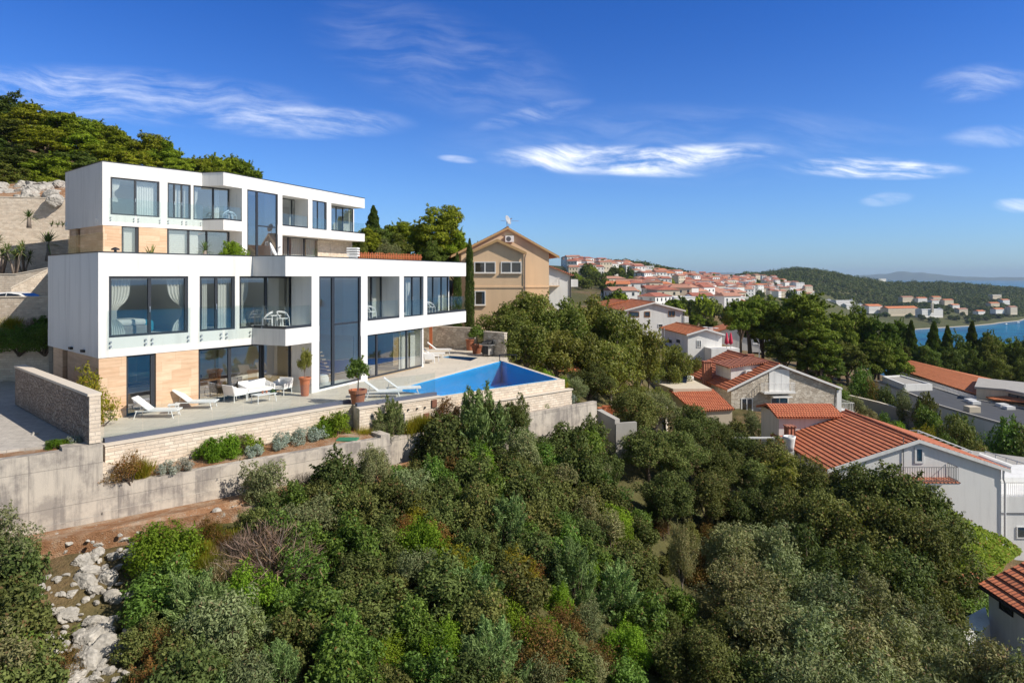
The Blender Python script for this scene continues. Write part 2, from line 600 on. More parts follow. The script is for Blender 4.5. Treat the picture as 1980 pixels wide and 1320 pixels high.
M = {}
M['white'] = mat_stucco('white_render', (.80, .79, .77), .20)
M['white2'] = mat_stucco('old_white_paint', (.80, .80, .79), .20)
M['tan'] = mat_stucco('tan_render', (.80, .575, .375), .10)
M['cream'] = mat_stucco('cream_paint', (.66, .58, .46), .2)
M['soffit'] = mat_plain('soffit_board', (.52, .33, .16), .8, .15, 4)
M['travertine'] = mat_blocks('travertine', (.70, .51, .35), (.61, .41, .265), (.46, .32, .21), .9, .42, .006, .7, .16, .30, .2, 0, .5, .3)
M['stonewall'] = mat_blocks('pale_coursed_stone', (.78, .68, .56), (.64, .53, .42), (.60, .52, .43), .34, .13, .012, .9, .45, 0, .8, .05)
M['splitface'] = mat_rubble('split_face_stone', (.44, .35, .29), (.37, .29, .24), (.52, .43, .36), (5.0, 7.0), .95, 1.0, .12)
M['rubble'] = mat_rubble('rubble_masonry', (.62, .56, .47), (.46, .40, .33), (.70, .64, .55), (2.6, 5.0), .9, .9, .05)
M['coping'] = mat_plain('stone_coping', (.68, .60, .50), .8, .10, 3)
M['concrete'] = mat_concrete('cast_concrete', (.56, .50, .425), (.28, .25, .225))
M['concrete2'] = mat_plain('smooth_concrete', (.40, .38, .35), .9, .2, 1.2)
M['deck'] = mat_blocks('terrace_stone_paving', (.63, .57, .48), (.57, .515, .435), (.34, .31, .27), 1.2, .6, .010, .6, .16, 0, .15, 0, .5, .2)
M['paving'] = mat_blocks('grey_stone_setts', (.55, .505, .45), (.46, .425, .38), (.33, .30, .27), .40, .16, .012, .8, .35, 0, .5, .02)
M['roof'] = mat_roof('clay_tiles', (.64, .225, .112), (.53, .165, .085), (.22, .08, .055), lines=.4)
M['roof2'] = mat_roof('orange_clay_tiles', (.68, .25, .11), (.60, .20, .085), (.36, .15, .09), .3, .3, .25, .5)
M['roof3'] = mat_roof('old_clay_tiles', (.48, .20, .125), (.40, .15, .095), (.22, .10, .075), .25, .4, .5)
M['roof4'] = mat_roof('sun_faded_tiles', (.52, .27, .19), (.46, .23, .16), (.28, .15, .11), .3, .4, .4, .5)
M['roof5'] = mat_roof('dull_red_tiles', (.44, .17, .115), (.38, .13, .09), (.22, .10, .075), .3, .4, .4, .5)
M['flatroof'] = mat_plain('grey_roof_felt', (.085, .09, .10), .9, .2, .8, bump=.2)
M['frame'] = mat_plain('anthracite_aluminium', (.030, .034, .042), .45, .05, 2, spec=.5)
M['whiteframe'] = mat_plain('white_window_frame', (.78, .78, .77), .5, .04, 3)
M['glass'] = mat_glass('window_glass', (.90, .95, .94), .32)
M['darkglass'] = mat_glass('far_window_glass', (.30, .33, .36), .12)
M['railglass'] = mat_glass('railing_glass', (.945, .975, .97), .045)
M['channel'] = mat_plain('grey_blue_rail_channel', (.10, .115, .165), .5, .08, 3)
M['steel'] = mat_plain('brushed_steel', (.55, .55, .56), .35, .08, 5, metal=.9)
M['darkmetal'] = mat_plain('black_metal', (.03, .03, .033), .5, .1, 5)
M['iron'] = mat_plain('painted_iron', (.10, .10, .11), .6, .1, 5)
M['plaster'] = mat_plain('interior_plaster', (.76, .72, .65), .9, .08, 1)
M['floorwood'] = mat_blocks('oak_boards', (.36, .24, .14), (.28, .18, .10), (.12, .08, .05), 1.6, .14, .003, .5, .2)
M['wood'] = mat_plain('warm_wood', (.34, .17, .07), .55, .25, 6)
M['paleoak'] = mat_plain('pale_oak', (.52, .38, .22), .6, .2, 6)
M['brown'] = mat_plain('brown_leatherette', (.16, .09, .055), .6, .12, 6)
M['cloth'] = mat_plain('white_cloth', (.80, .80, .77), .9, .05, 4)
M['blueth'] = mat_plain('turquoise_cloth', (.04, .30, .45), .9, .1, 6)
M['greycloth'] = mat_plain('grey_cloth', (.35, .33, .31), .9, .1, 6)
M['plastic'] = mat_plain('white_plastic', (.82, .82, .82), .4, .03, 4, spec=.5)
M['paleblue'] = mat_plain('pale_blue_plastic', (.55, .68, .78), .4, .05, 4, spec=.5)
M['terracotta'] = mat_plain('terracotta', (.46, .17, .085), .75, .18, 5, bump=.2)
M['potdark'] = mat_plain('brown_terracotta', (.30, .11, .06), .7, .18, 5)
m_, t_ = new_mat('red_soil')
_p = geo(t_)
_a, _b, _c = t_.noise(_p, 1.1, 6, .7), t_.noise(_p, 7.0, 5, .7), t_.noise(_p, 30.0, 3, .6)
_col = t_.ramp(_a, [(.30, (.24, .12, .06)), (.45, (.36, .195, .105)), (.56, (.44, .30, .20)), (.68, (.48, .39, .30))])
_col = t_.mix(t_.remap(_b, .60, .68), _col, (.48, .44, .38, 1))
_g = t_.math('MULTIPLY_ADD', _c, .9, .5)
_col = t_.mix(1.0, _col, t_.xyz(_g, _g, _g), 'MULTIPLY')
finish(t_, principled(t_, _col, .95, .1, t_.math('ADD', _b, _c), .9, .06))
M['soil'] = m_
M['fencewood'] = mat_plain('orange_stained_wood', (.42, .125, .05), .7, .25, 5)
M['bark'] = mat_plain('bark', (.13, .095, .07), .95, .3, 5, bump=.6, fine=25)
M['greybark'] = mat_plain('grey_bark', (.24, .20, .17), .95, .3, 5, bump=.6, fine=25)
M['rock'] = mat_plain('limestone', (.40, .375, .335), .95, .75, 3.2, bump=1.0, fine=11)
M['tile_blue'] = mat_blocks('blue_mosaic', (.012, .43, .88), (.02, .50, .92), (.05, .52, .90), .05, .05, .003, .4, .1, 0, .05)
M['tile_jac'] = mat_blocks('pale_blue_mosaic', (.05, .22, .42), (.07, .26, .46), (.10, .30, .46), .05, .05, .003, .4, .1, 0, .05)
M['water'] = mat_water('pool_water', (.60, .93, 1.0), .6, 2.6, .32)
M['sea'] = mat_water('sea_water', (.010, .19, .33), .45, .25, .8, (.006, .085, .23))
M['red'] = mat_plain('red_paint', (.45, .05, .04), .6, .1, 5)
M['pink'] = mat_plain('pink_parasol_cloth', (.62, .05, .10), .8, .1, 5)
M['green'] = mat_plain('green_lid', (.05, .22, .13), .6, .1, 5)
M['carpaint'] = mat_plain('white_car_paint', (.80, .80, .80), .25, .02, 2, spec=.6)
M['rubber'] = mat_plain('black_rubber', (.02, .02, .02), .8, .1, 5)
M['solar'] = mat_plain('solar_panel', (.02, .03, .06), .2, .1, 3, spec=.6)
M['dish'] = mat_plain('grey_dish', (.42, .43, .45), .5, .12, 6)
M['rust'] = mat_plain('rusty_iron', (.20, .09, .06), .8, .3, 6)
M['hotel'] = mat_stucco('hotel_paint', (.80, .79, .78), .12)

M['leaf_oak'] = mat_leaf('holm_oak_leaves', (0.057, 0.079, 0.023), (0.242, 0.270, 0.084), (.17, .11, .05), .05, .22)
M['leaf_laurel'] = mat_leaf('laurel_leaves', (0.051, 0.099, 0.018), (0.242, 0.358, 0.066), (.20, .12, .04), .02, .28, .5, .12, .2)
M['leaf_bright'] = mat_leaf('bright_green_leaves', (0.092, 0.167, 0.015), (0.310, 0.459, 0.045), (.20, .15, .04), .02, .32)
M['leaf_olive'] = mat_leaf('olive_leaves', (0.127, 0.143, 0.066), (0.373, 0.388, 0.190), (.24, .17, .10), .06, .2)
M['leaf_juniper'] = mat_leaf('juniper_sprays', (0.108, 0.159, 0.057), (0.366, 0.469, 0.176), (.2, .15, .08), .05, .2)
M['leaf_yellow'] = mat_leaf('yellow_green_leaves', (0.143, 0.154, 0.017), (0.396, 0.352, 0.033), (.30, .16, .04), .05, .3)
M['leaf_rust'] = mat_leaf('browning_leaves', (0.132, 0.083, 0.024), (0.264, 0.176, 0.055), (.28, .12, .05), .2, .25)
M['leaf_dry'] = mat_leaf('dry_twigs', (0.127, 0.099, 0.086), (0.242, 0.187, 0.154), (.30, .22, .14), .2, .1)
M['leaf_straw'] = mat_leaf('straw', (0.330, 0.231, 0.121), (0.572, 0.418, 0.231), (.5, .4, .25), .2, .2)
M['leaf_pine'] = mat_leaf('pine_needles', (0.100, 0.147, 0.014), (0.389, 0.431, 0.035), (.2, .14, .05), .02, .22, .6)
M['leaf_pinedark'] = mat_leaf('dark_pine_needles', (0.047, 0.078, 0.017), (0.189, 0.224, 0.040), (.16, .11, .05), .02, .2, .6)
M['leaf_pinemid'] = mat_leaf('green_pine_needles', (.062, .105, .014), (.235, .310, .040), (.2, .14, .05), .02, .22, .6)
M['leaf_cypress'] = mat_leaf('cypress_sprays', (0.047, 0.078, 0.021), (0.147, 0.201, 0.047), (.1, .09, .04), .02, .18)
M['leaf_silver'] = mat_leaf('silver_leaves', (0.202, 0.238, 0.214), (0.491, 0.532, 0.477), (.3, .25, .18), .05, .15)
M['leaf_palm'] = mat_leaf('palm_blades', (0.068, 0.112, 0.042), (0.225, 0.285, 0.098), (.30, .24, .10), .08, .2)
M['leaf_ivy'] = mat_leaf('creeper_leaves', (0.112, 0.158, 0.018), (0.330, 0.375, 0.045), (.32, .17, .05), .06, .28)
M['leaf_fig'] = mat_leaf('broad_tree_leaves', (.092, .118, .024), (.330, .350, .085), (.26, .19, .06), .05, .3, .5, .12, .2)
M['flower'] = mat_leaf('white_blossom', (.55, .52, .48), (.8, .78, .75), (.6, .3, .3), .1, .3)
# ------------------------------------------------------------------ terrain: thin-plate spline in (bearing, log distance)
SEA = -83.0
ZF = -5.95                                   # terrace level
CTRL = []


def far(Y): return Y + .9 * max(0.0, Y - 150.0)          # distances beyond the near valley


def cp(x, y, z):
    r = math.hypot(x, y); k = far(r) / r
    CTRL.append((x * k, y * k, z * k))


def cpp(px, py, Y):
    p = P(px, py, far(Y)); CTRL.append((p.x, p.y, p.z))


for q in [(17, 76, -13.6), (19, 70, -14.6), (14, 66, -12.8), (11, 58, -11.6), (10.5, 50, -12.4), (24, 82, -13.6), (-8, 58, -7.0), (-10, 60, -6.2), (-12, 56, -6.8), (-6, 60, -6.6), (-4.5, 64, -6.0), (-30, 36, -7.5), (-22, 27, -7.0), (-21, 22, -8.4), (-24, 17, -9.5), (-16.5, 20.5, -8.6), (-13.6, 22.0, -8.45), (-10.2, 24.8, -8.5), (-7, 27.5, -8.9), (-4, 30, -9.2),
          (-15, 17.5, -9.7), (-11, 19, -9.8), (-9, 15.5, -10.6), (-5, 19, -11.2), (-3, 24, -10.2), (0, 19, -12.0), (0, 28, -10.4), (3, 33, -10.6), (4, 22, -13.6), (6, 30, -12.8),
          (6, 38, -10.9), (3.5, 17, -14.4), (9, 26, -15.6), (10, 33, -14.4), (11, 40, -12.5), (14, 30, -16.8), (15, 22, -17.6), (18, 36, -16.0), (22, 28, -18.0), (26, 38, -18.2), (20, 44, -15.0),
          (10, 48, -10.5), (4, 47, -9.2), (30, 45, -18.2), (34, 34, -19.0), (25, 20, -20), (12, 14, -18), (0, 10, -15), (-12, 10, -13), (-25, 8, -12.5), (-40, 15, -9), (0, 4, -17), (15, 5, -21),
          (-60, 40, 2), (-50, 28, -3), (-5, 40, -8.0), (-12, 38, -7.5), (-20, 36, -7), (-3, 50, -7.8),
          (-28, 46, -2.6), (-33, 47, -2.4), (-36, 50, -1.6), (-22, 56, -.6), (-42, 56, .4), (-38, 54, -.6), (-47, 56, .6), (-38, 60.5, .8), (-44, 58.5, .8), (-34, 57, .2), (-44, 66, 7.2), (-52, 60, 4.0), (-55, 72, 11.0), (-62, 84, 16.0), (-75, 80, 19), (-30, 76, 5.6), (-34, 92, 7.0), (-48, 82, 11), (-20, 78, 1.6), (-17, 92, 1.5),
          (-11, 66, -3.5), (-12, 84, 1.5), (-2, 62, -5.6), (4, 68, -6.5), (0, 84, -2.0), (10, 90, -6.0), (-60, 130, 15), (-20, 140, -1), (-110, 110, 30), (-150, 200, 38), (-60, 250, 0), (0, 160, -6)]:
    cp(*q)
for q in [(1180, 660, 70), (1320, 728, 88), (1345, 690, 97), (1270, 652, 112), (1400, 668, 125), (1500, 800, 71), (1400, 800, 71), (1640, 815, 75), (1560, 755, 92), (1480, 715, 100),
          (1700, 800, 92), (1800, 845, 88), (1900, 880, 86), (1960, 845, 105), (1700, 760, 118), (1850, 780, 128), (1975, 790, 135), (1600, 720, 140), (1750, 735, 160), (1900, 745, 165), (1400, 640, 160), (1290, 612, 170), (1180, 600, 180),
          (1120, 560, 260), (1160, 548, 330), (1220, 565, 300), (1130, 517, 430), (1200, 525, 440), (1270, 540, 450), (1100, 519, 520), (1090, 523, 640), (1180, 510, 600), (1240, 515, 610), (1300, 528, 600), (1330, 545, 520), (1340, 575, 330), (1260, 590, 230), (1390, 595, 260),
          (1400, 541, 640), (1440, 560, 520), (1500, 575, 460), (1420, 580, 380), (1500, 548, 680), (1560, 565, 640), (1500, 600, 330), (1590, 600, 430),
          (1440, 537, 900), (1500, 530, 920), (1545, 524, 930), (1600, 531, 960), (1660, 542, 1000), (1700, 549, 1020), (1780, 549, 1040), (1850, 553, 1060), (1920, 560, 1080), (1990, 566, 1080), (1120, 524, 800), (1200, 522, 850), (1250, 530, 900), (1350, 536, 900), (1100, 530, 1000),
          (1620, 598, 730), (1600, 575, 760), (1700, 575, 860), (1760, 605, 820), (1850, 580, 900), (1980, 590, 900), (1700, 614, 770), (1850, 618, 775), (2000, 622, 770),
          (1752, 587, 800), (1808, 586, 805), (1835, 590, 800), (1845, 601, 770), (1925, 609, 760), (1957, 611, 760), (1940, 588, 820), (1922, 580, 850), (1612, 604, 740), (1652, 606, 735), (1741, 610, 715), (1545, 561, 620)]:
    cpp(*q)
for q in [(330, 560, -58), (450, 600, -60), (420, 450, -60), (240, 480, -55), (190, 400, -50), (150, 300, -42), (210, 280, -53), (110, 180, -33), (160, 180, -47), (260, 200, -62), (70, 60, -27), (110, 60, -44), (180, 60, -66), (60, 0, -32), (120, -20, -62), (50, 20, -26),
          (300, 0, -80), (500, 300, -80), (600, 600, -75), (900, 800, -75), (900, 1100, -60), (650, 1250, -60), (300, 1300, -60), (0, 1200, -40), (1200, 1000, -80), (-200, 800, 0), (1000, 0, -90), (-100, -60, 0), (0, -60, -30), (60, -80, -60)]:
    cp(*q)
_c = np.array(CTRL)


def _tr(x, y):
    return np.stack([np.arctan2(x, y) * 1.6, np.log(np.hypot(x, y) + 4.0)], -1)


def _U(d2): return np.where(d2 > 1e-12, d2 * np.log(d2 + 1e-12), 0.0) * .5


_s = _tr(_c[:, 0], _c[:, 1])
_n = len(_s)
_K = _U(((_s[:, None] - _s[None]) ** 2).sum(-1)) + np.eye(_n) * 2e-4
_Pm = np.concatenate([np.ones((_n, 1)), _s], 1)
_A = np.zeros((_n + 3, _n + 3)); _A[:_n, :_n] = _K; _A[:_n, _n:] = _Pm; _A[_n:, :_n] = _Pm.T
_w = np.linalg.solve(_A, np.concatenate([_c[:, 2], np.zeros(3)]))


def ground(x, y):
    x = np.atleast_1d(np.asarray(x, float)); y = np.atleast_1d(np.asarray(y, float))
    q = _tr(x, y)
    out = np.empty(len(q))
    for i in range(0, len(q), 4000):
        qq = q[i:i + 4000]
        k = _U(((qq[:, None] - _s[None]) ** 2).sum(-1))
        out[i:i + 4000] = k @ _w[:_n] + _w[_n] + qq @ _w[_n + 1:]
    return np.maximum(out, -130.0)


def gz(x, y): return float(ground(x, y)[0])


# polar sheet
az = np.radians(np.concatenate([np.arange(-78, -50, 1.5), np.arange(-50, 45, .5), np.arange(45, 150, 3.0)]))
rr = np.geomspace(3.0, 2500.0, 225)
AZ, RR = np.meshgrid(az, rr, indexing='ij')
X, Yg = (RR * np.sin(AZ)).ravel(), (RR * np.cos(AZ)).ravel()
Zg = ground(X, Yg)
bumps = np.array([mnoise.noise((x * .35, y * .35, 3)) + .5 * mnoise.noise((x * .9, y * .9, 7)) for x, y in zip(X, Yg)])
Zg = Zg + np.where(RR.ravel() < 60, .22, .5) * bumps
na, nr = len(az), len(rr)
idx = np.arange(na * nr).reshape(na, nr)
quads = np.stack([idx[:-1, :-1], idx[:-1, 1:], idx[1:, 1:], idx[1:, :-1]], -1).reshape(-1, 4)
me = bpy.data.meshes.new('ground')
me.from_pydata(np.stack([X, Yg, Zg], 1).tolist(), [], quads.tolist())
me.polygons.foreach_set('use_smooth', [True] * len(me.polygons))
m, t = new_mat('dry_hillside')
p = geo(t)
a = t.noise(p, .05, 6, .6)
b = t.noise(p, .9, 6, .65)
c_ = t.noise(p, 9.0, 4, .65)
col = t.ramp(b, [(.30, (.095, .075, .04)), (.45, (.17, .12, .065)), (.56, (.21, .135, .075)), (.68, (.30, .20, .12)), (.78, (.40, .36, .31))])
grn = t.ramp(b, [(.3, (.06, .06, .022)), (.6, (.12, .115, .045)), (.8, (.20, .165, .085))])
col = t.mix(t.remap(a, .40, .60), grn, col)
dl = t.n('ShaderNodeVectorMath', operation='LENGTH'); t.set(dl.inputs[0], p)
farg = t.mix(t.noise(p, .06, 5, .65), (.035, .05, .016, 1), (.12, .13, .05, 1))
col = t.mix(t.math('MULTIPLY', t.remap(dl.outputs['Value'], 260, 520), .8), col, farg)
s_ = t.n('ShaderNodeSeparateXYZ'); t.t.links.new(p, s_.inputs[0])
shore = t.remap(s_.outputs[2], -81.7, -82.7)
col = t.mix(shore, col, (.46, .42, .36, 1))
f = t.math('MULTIPLY_ADD', c_, .8, .6)
col = t.mix(1.0, col, t.xyz(f, f, f), 'MULTIPLY')
finish(t, principled(t, col, .95, .15, t.math('ADD', b, c_), .8, .15))
me.materials.append(m)
gob = bpy.data.objects.new('ground', me); COL.objects.link(gob)
setp(gob, 'dry brown and green hillside sloping down to the bay', 'ground', kind='structure')

# sea: a disc whose rim is the visible horizon
mb = MB()
ring = [(17500 * math.cos(2 * math.pi * k / 128), 17500 * math.sin(2 * math.pi * k / 128), SEA) for k in range(128)]
mb.poly(ring)
setp(mb.build('sea', M['sea'], uv=False, recalc=False), 'deep blue sea reaching to the horizon', 'sea', kind='structure')


def hill_range(name, label, az0, az1, dist, depth, hfun, mat_):
    """a ridge of hills standing in the sea"""
    n = 90
    rows = 12
    vs, fs = [], []
    for i in range(n + 1):
        a = R(az0 + (az1 - az0) * i / n)
        h = hfun(i / n)
        for j in range(rows + 1):
            v = j / rows
            r = dist + depth * (v - .5)
            z = SEA - 2 + (h + 2) * max(0.0, math.sin(math.pi * v)) ** .8 * (1 + .18 * mnoise.noise((i * .22, v * 4, dist)))
            vs.append((r * math.sin(a), r * math.cos(a), z))
    for i in range(n):
        for j in range(rows):
            q = i * (rows + 1) + j
            fs.append((q, q + 1, q + rows + 2, q + rows + 1))
    me = bpy.data.meshes.new(name); me.from_pydata(vs, [], fs); me.materials.append(mat_)
    me.polygons.foreach_set('use_smooth', [True] * len(fs))
    o = bpy.data.objects.new(name, me); COL.objects.link(o)
    setp(o, label, 'hills', kind='structure')


def prof(pts):
    xs, ys = zip(*pts)
    return lambda v: float(np.interp(v, xs, ys))


M['farhill'] = mat_plain('wooded_hillside', (.075, .095, .05), .95, .4, .004, fine=.03)
pa = lambda px: math.degrees(math.atan((px - 990) / 1320))
def hz(px, py, d): return (534 - py) / 1320 * d * math.cos(R(pa(px))) - SEA
D1 = 16300
hill_range('islands', 'long low island ridge on the sea horizon', pa(1590), pa(2100), D1, 900,
           prof([((pa(x) - pa(1590)) / (pa(2100) - pa(1590)), hz(x, y, D1)) for x, y in ((1590, 538), (1640, 534), (1690, 531), (1730, 526.5), (1745, 525), (1765, 528), (1785, 527), (1810, 531), (1850, 534), (1900, 536), (1980, 536), (2100, 539))]), M['farhill'])
hill_range('islands', 'blue island ridge beyond the distant town', pa(1240), pa(1520), D1 + 200, 1000,
           prof([((pa(x) - pa(1240)) / (pa(1520) - pa(1240)), hz(x, y, D1)) for x, y in ((1240, 536), (1300, 535), (1340, 532), (1370, 529), (1395, 526.5), (1420, 528), (1450, 529.5), (1480, 532), (1520, 536))]), M['farhill'])
# the islands across the strait, mirrored in the villa's windows
hill_range('islands', 'wooded islands across the strait', 62, 175, 2080, 420,
           prof([(0, 14), (.12, 44), (.25, 66), (.38, 52), (.5, 70), (.62, 50), (.75, 36), (.9, 54), (1, 14)]), mat_plain('pine_island', (.025, .038, .02), .95, .4, .01, fine=.05))
# ------------------------------------------------------------------ windows and villas
def window(parent, L, t0, t1, z0, z1, u, mull=(), trans=(), fw=.075, dep=.10, glass='glass', frame='frame', handle=False, name='window', label=None, sill=False, mw=None):
    """frame (part) with pane and handle (sub-parts); u is the outer face of the frame"""
    mb = MB()
    mb.fbox(L, t0, t1, u - dep, u, z0, z0 + fw)
    mb.fbox(L, t0, t1, u - dep, u, z1 - fw, z1)
    mb.fbox(L, t0, t0 + fw, u - dep, u, z0 + fw, z1 - fw)
    mb.fbox(L, t1 - fw, t1, u - dep, u, z0 + fw, z1 - fw)
    hw = (mw or fw * 1.3) / 2
    for k in mull:
        tm = t0 + (t1 - t0) * k
        mb.fbox(L, tm - hw, tm + hw, u - dep + .008, u - .006, z0 + fw, z1 - fw)
    ends = [t0 + fw] + sorted(sum([[t0 + (t1 - t0) * k - hw, t0 + (t1 - t0) * k + hw] for k in mull], [])) + [t1 - fw]
    for (zz, a, b) in trans:
        zt = z0 + (z1 - z0) * zz
        ta, tb = t0 + (t1 - t0) * a, t0 + (t1 - t0) * b
        mb.fbox(L, ta + hw, tb - hw, u - dep + .015, u - .012, zt - .05, zt + .05)
    w_ = mb.build(name, M[frame], parent)
    if label: w_['label'] = label
    pn = MB()
    for i in range(0, len(ends), 2):
        pn.fbox(L, ends[i], ends[i + 1], u - dep * .55 - .006, u - dep * .55 + .006, z0 + fw, z1 - fw)
    # a single sheet per light keeps reflections clean
    pn = MB()
    for i in range(0, len(ends), 2):
        uu = u - dep * .5
        pn.poly([L.pt(ends[i], uu, z0 + fw), L.pt(ends[i + 1], uu, z0 + fw), L.pt(ends[i + 1], uu, z1 - fw), L.pt(ends[i], uu, z1 - fw)])
    pn.build('pane', M[glass], w_)
    if handle:
        for k in (list(mull) or [0.04]):
            tm = t0 + (t1 - t0) * k
            h = MB(); h.fbox(L, tm - .02, tm + .02, u, u + .035, z0 + 1.0, z0 + 1.25)
            h.build('handle', M['steel'], w_)
    if sill:
        s = MB(); s.fbox(L, t0 - .06, t1 + .06, u - .02, u + .10, z0 - .07, z0 - .002); s.build('sill', M['coping'], w_)
    return w_


def curtain(name, label, L, t0, t1, u, z0, z1, tie=None, mat_='cloth', group=None, folds=7, amp=.05):
    """pleated cloth; tie='l'/'r' gathers it towards one edge two thirds down"""
    nt, nz = folds * 8, 14
    vs, fs = [], []
    for j in range(nz + 1):
        v = j / nz
        z = z1 + (z0 - z1) * v
        g = 0.0
        if tie: g = .62 * math.exp(-((v - .62) / .17) ** 2) + (.25 if v > .62 else 0.0) + .30 * max(0, min(1, v / .62)) ** 2 * (v <= .62)
        g = min(g, .72)
        for i in range(nt + 1):
            k = i / nt
            kk = k
            if tie == 'l': kk = k * (1 - g)
            if tie == 'r': kk = 1 - (1 - k) * (1 - g)
            off = amp * (1 - .35 * g) * math.sin(k * folds * 2 * math.pi + .6 * math.sin(v * 3)) * (1.0 - .3 * v)
            vs.append(L.pt(t0 + (t1 - t0) * kk, u + off, z))
    for j in range(nz):
        for i in range(nt):
            a = j * (nt + 1) + i
            fs.append((a, a + 1, a + nt + 2, a + nt + 1))
    mb = MB(); mb.mesh(vs, fs)
    o = mb.build(name, M[mat_], loc=L.pt((t0 + t1) / 2, u, z0), smooth=True, recalc=False)
    return setp(o, label, 'curtain', group or 'curtains behind the villa windows')


def railing_panel(parent, L, t0, t1, u, z0, z1, bolts=True):
    mb = MB(); mb.fbox(L, t0, t1, u, u + .014, z0, z1)
    p = mb.build('railing_panel', M['railglass'], parent)
    if bolts:
        for tb in (t0 + .12, t1 - .12):
            for zb in (z0 + .10, z0 + .28):
                b = MB(); c = L.pt(tb, u - .045, zb); e = L.pt(tb, u + .03, zb)
                b.tube([c, e], .04, 10); b.build('bolt', M['steel'], p)
    return p


# ================================================================= lower villa
A, B, Cc, D = Vector((-16.97, 28.0)), Vector((-12.86, 33.83)), Vector((-10.947, 32.99)), Vector((-3.385, 50.2))
G = Vector((-22.57, 33.2))
L1 = Line(A, (.576, .8175)); LR = Line(Cc, (.402, .9155))
LS = Line(A, G - A, flip=True)                       # left end wall, outward to the left
LRi = LR.off(-1.30)                                  # recessed glazing behind the balconies
ZT, ZW, ZS, ZB = .985, 0.0, -2.56, -3.37             # top, window head, sill, slab underside
inR = -LR.n
E = D + inR * 8.5
lenS = (G - A).length

villa = thing('villa', 'lower white flat-roofed villa of two storeys beside the swimming pool', 'villa', (-12, 38, ZF))
X1 = LR.pt(LR.s(617.5)); X2 = LR.pt(LR.s(697.5))
w = MB()
w.prism([A, B, Cc, D, E, G], ZW, ZT)                                                   # roof and parapet band
# floor slab in two pieces, leaving the tall hall open
h1, h2 = LR.pt(LR.s(617.5), -6), LR.pt(LR.s(697.5), -6)
w.prism([A, B, Cc, X1.xy, h1.xy, G], ZB, ZS)
w.prism([X2.xy, D, E, h2.xy], ZB, ZS)
tA = L1.s(210.5)
w.prism([A, L1.pt(tA).xy, L1.pt(tA, -.3).xy, LS.pt(.42, -.3).xy, LS.pt(.42).xy], ZS, ZW)  # corner pier
w.fbox(LS, .42, lenS - .02, -.3, 0, ZS, ZW)                                            # end wall
w.fbox(L1, L1.s(364), L1.s(386), -.30, 0, ZS, ZW)
w.fbox(L1, L1.s(454.5), L1.s(463), -.30, 0, ZS, ZW)
tP0, tP1 = LR.s(602.5), LR.s(617.2)
w.fbox(LR, tP0, tP1, -1.30, 0, ZS, ZW)                                                 # deep pillars beside the balconies
w.fbox(LR, tP0, tP1, -1.30, 0, ZF, ZB)
tQ0, tQ1 = LR.s(698.3), LR.s(710.7)
w.fbox(LR, tQ0, tQ1, -1.30, 0, ZS, ZW)
w.fbox(LR, tQ0, tQ1, -.5, 0, ZF, ZB)
w.fbox(LR, LR.s(772.5), LR.s(781), -1.30, 0, ZS, ZW)
w.fbox(LR, LR.s(819), LR.s(826), -1.30, 0, ZS, ZW)
w.fbox(LR, tP1, tQ0, -1.2, -.02, ZF, ZF + .10)                                         # plinth of the hall window
# far end wall and back wall
tE = LRi.s(868)
LE = Line(LRi.pt(tE).xy, inR)
w.fbox(LE, .06, 6.5, -.15, .15, ZS, ZW)
w.fbox(Line(LR.pt(LR.s(819.5)).xy, inR), .12, 7.2, -.15, .15, ZF, ZB)
LB = Line(G, E - G)
w.fbox(LB, .45, (E - G).length - .02, .02, .35, ZF, ZB)
w.fbox(LB, .45, (E - G).length - .02, .02, .35, ZS, ZW)
w.build('wall', M['white'], villa)
cop = MB()
LBC = Line(B, Cc - B)
for (L, t0, t1) in ((L1, 0, (B - A).length), (LBC, .0, (Cc - B).length), (LR, 0, (D - Cc).length)):
    cop.fbox(L, t0 - .02, t1 + .02, -.3, .025, ZT + .002, ZT + .04)
cop.fbox(LS, .02, lenS, -.3, .025, ZT + .002, ZT + .04)
cop.build('coping', M['frame'], villa)

# travertine ground floor
st = MB()
t45, t302, t384 = L1.s(245), L1.s(302.5), L1.s(384.5)
st.prism([L1.pt(.03, -.03).xy, L1.pt(t45, -.03).xy, L1.pt(t45, -.33).xy, LS.pt(.5, -.36).xy, LS.pt(.5, -.05).xy], ZF, ZB)
st.fbox(L1, t302, t384, -.33, -.03, ZF, ZB)
st.fbox(LS, .5, 4.55, -.36, -.05, ZF, ZB)
st.fbox(LS, 5.35, lenS - .75, -.36, -.05, ZF, ZB)
st.build('stone_cladding', M['travertine'], villa)
d_ = MB(); d_.fbox(LS, 4.57, 5.33, -.30, -.22, ZF, ZB); d_.build('side_door', M['brown'], villa)

# interior shell
it = MB()
it.fbox(L1, 1.25, 9.2, -5.3, -5.1, ZF, ZB); it.fbox(L1, 1.15, 9.0, -4.6, -4.4, ZS, ZW)
it.fbox(LR, 2.2, 17.6, -6.9, -6.7, ZF, ZB); it.fbox(LR, 6.2, 18.0, -5.9, -5.7, ZS, ZW)
tH1 = LR.s(616)
it.fbox(Line(LR.pt(tH1, -1.32).xy, inR), 0, 5.2, -.08, .08, ZS, ZW)
it.fbox(Line(LR.pt(LR.s(700), -.55).xy, inR), 0, 5.8, -.08, .08, ZF, ZW)
it.fbox(Line(L1.pt(L1.s(375), -.32).xy, -L1.n), 0, 4.0, -.06, .06, ZS, ZW)
it.fbox(Line(L1.pt(L1.s(372), -.35).xy, -L1.n), 0, 4.6, -.06, .06, ZF, ZB)
it.fbox(Line(LR.pt(LR.s(777), -1.32).xy, inR), 0, 4.2, -.06, .06, ZS, ZW)
it.build('interior_wall', M['plaster'], villa)
fl = MB()
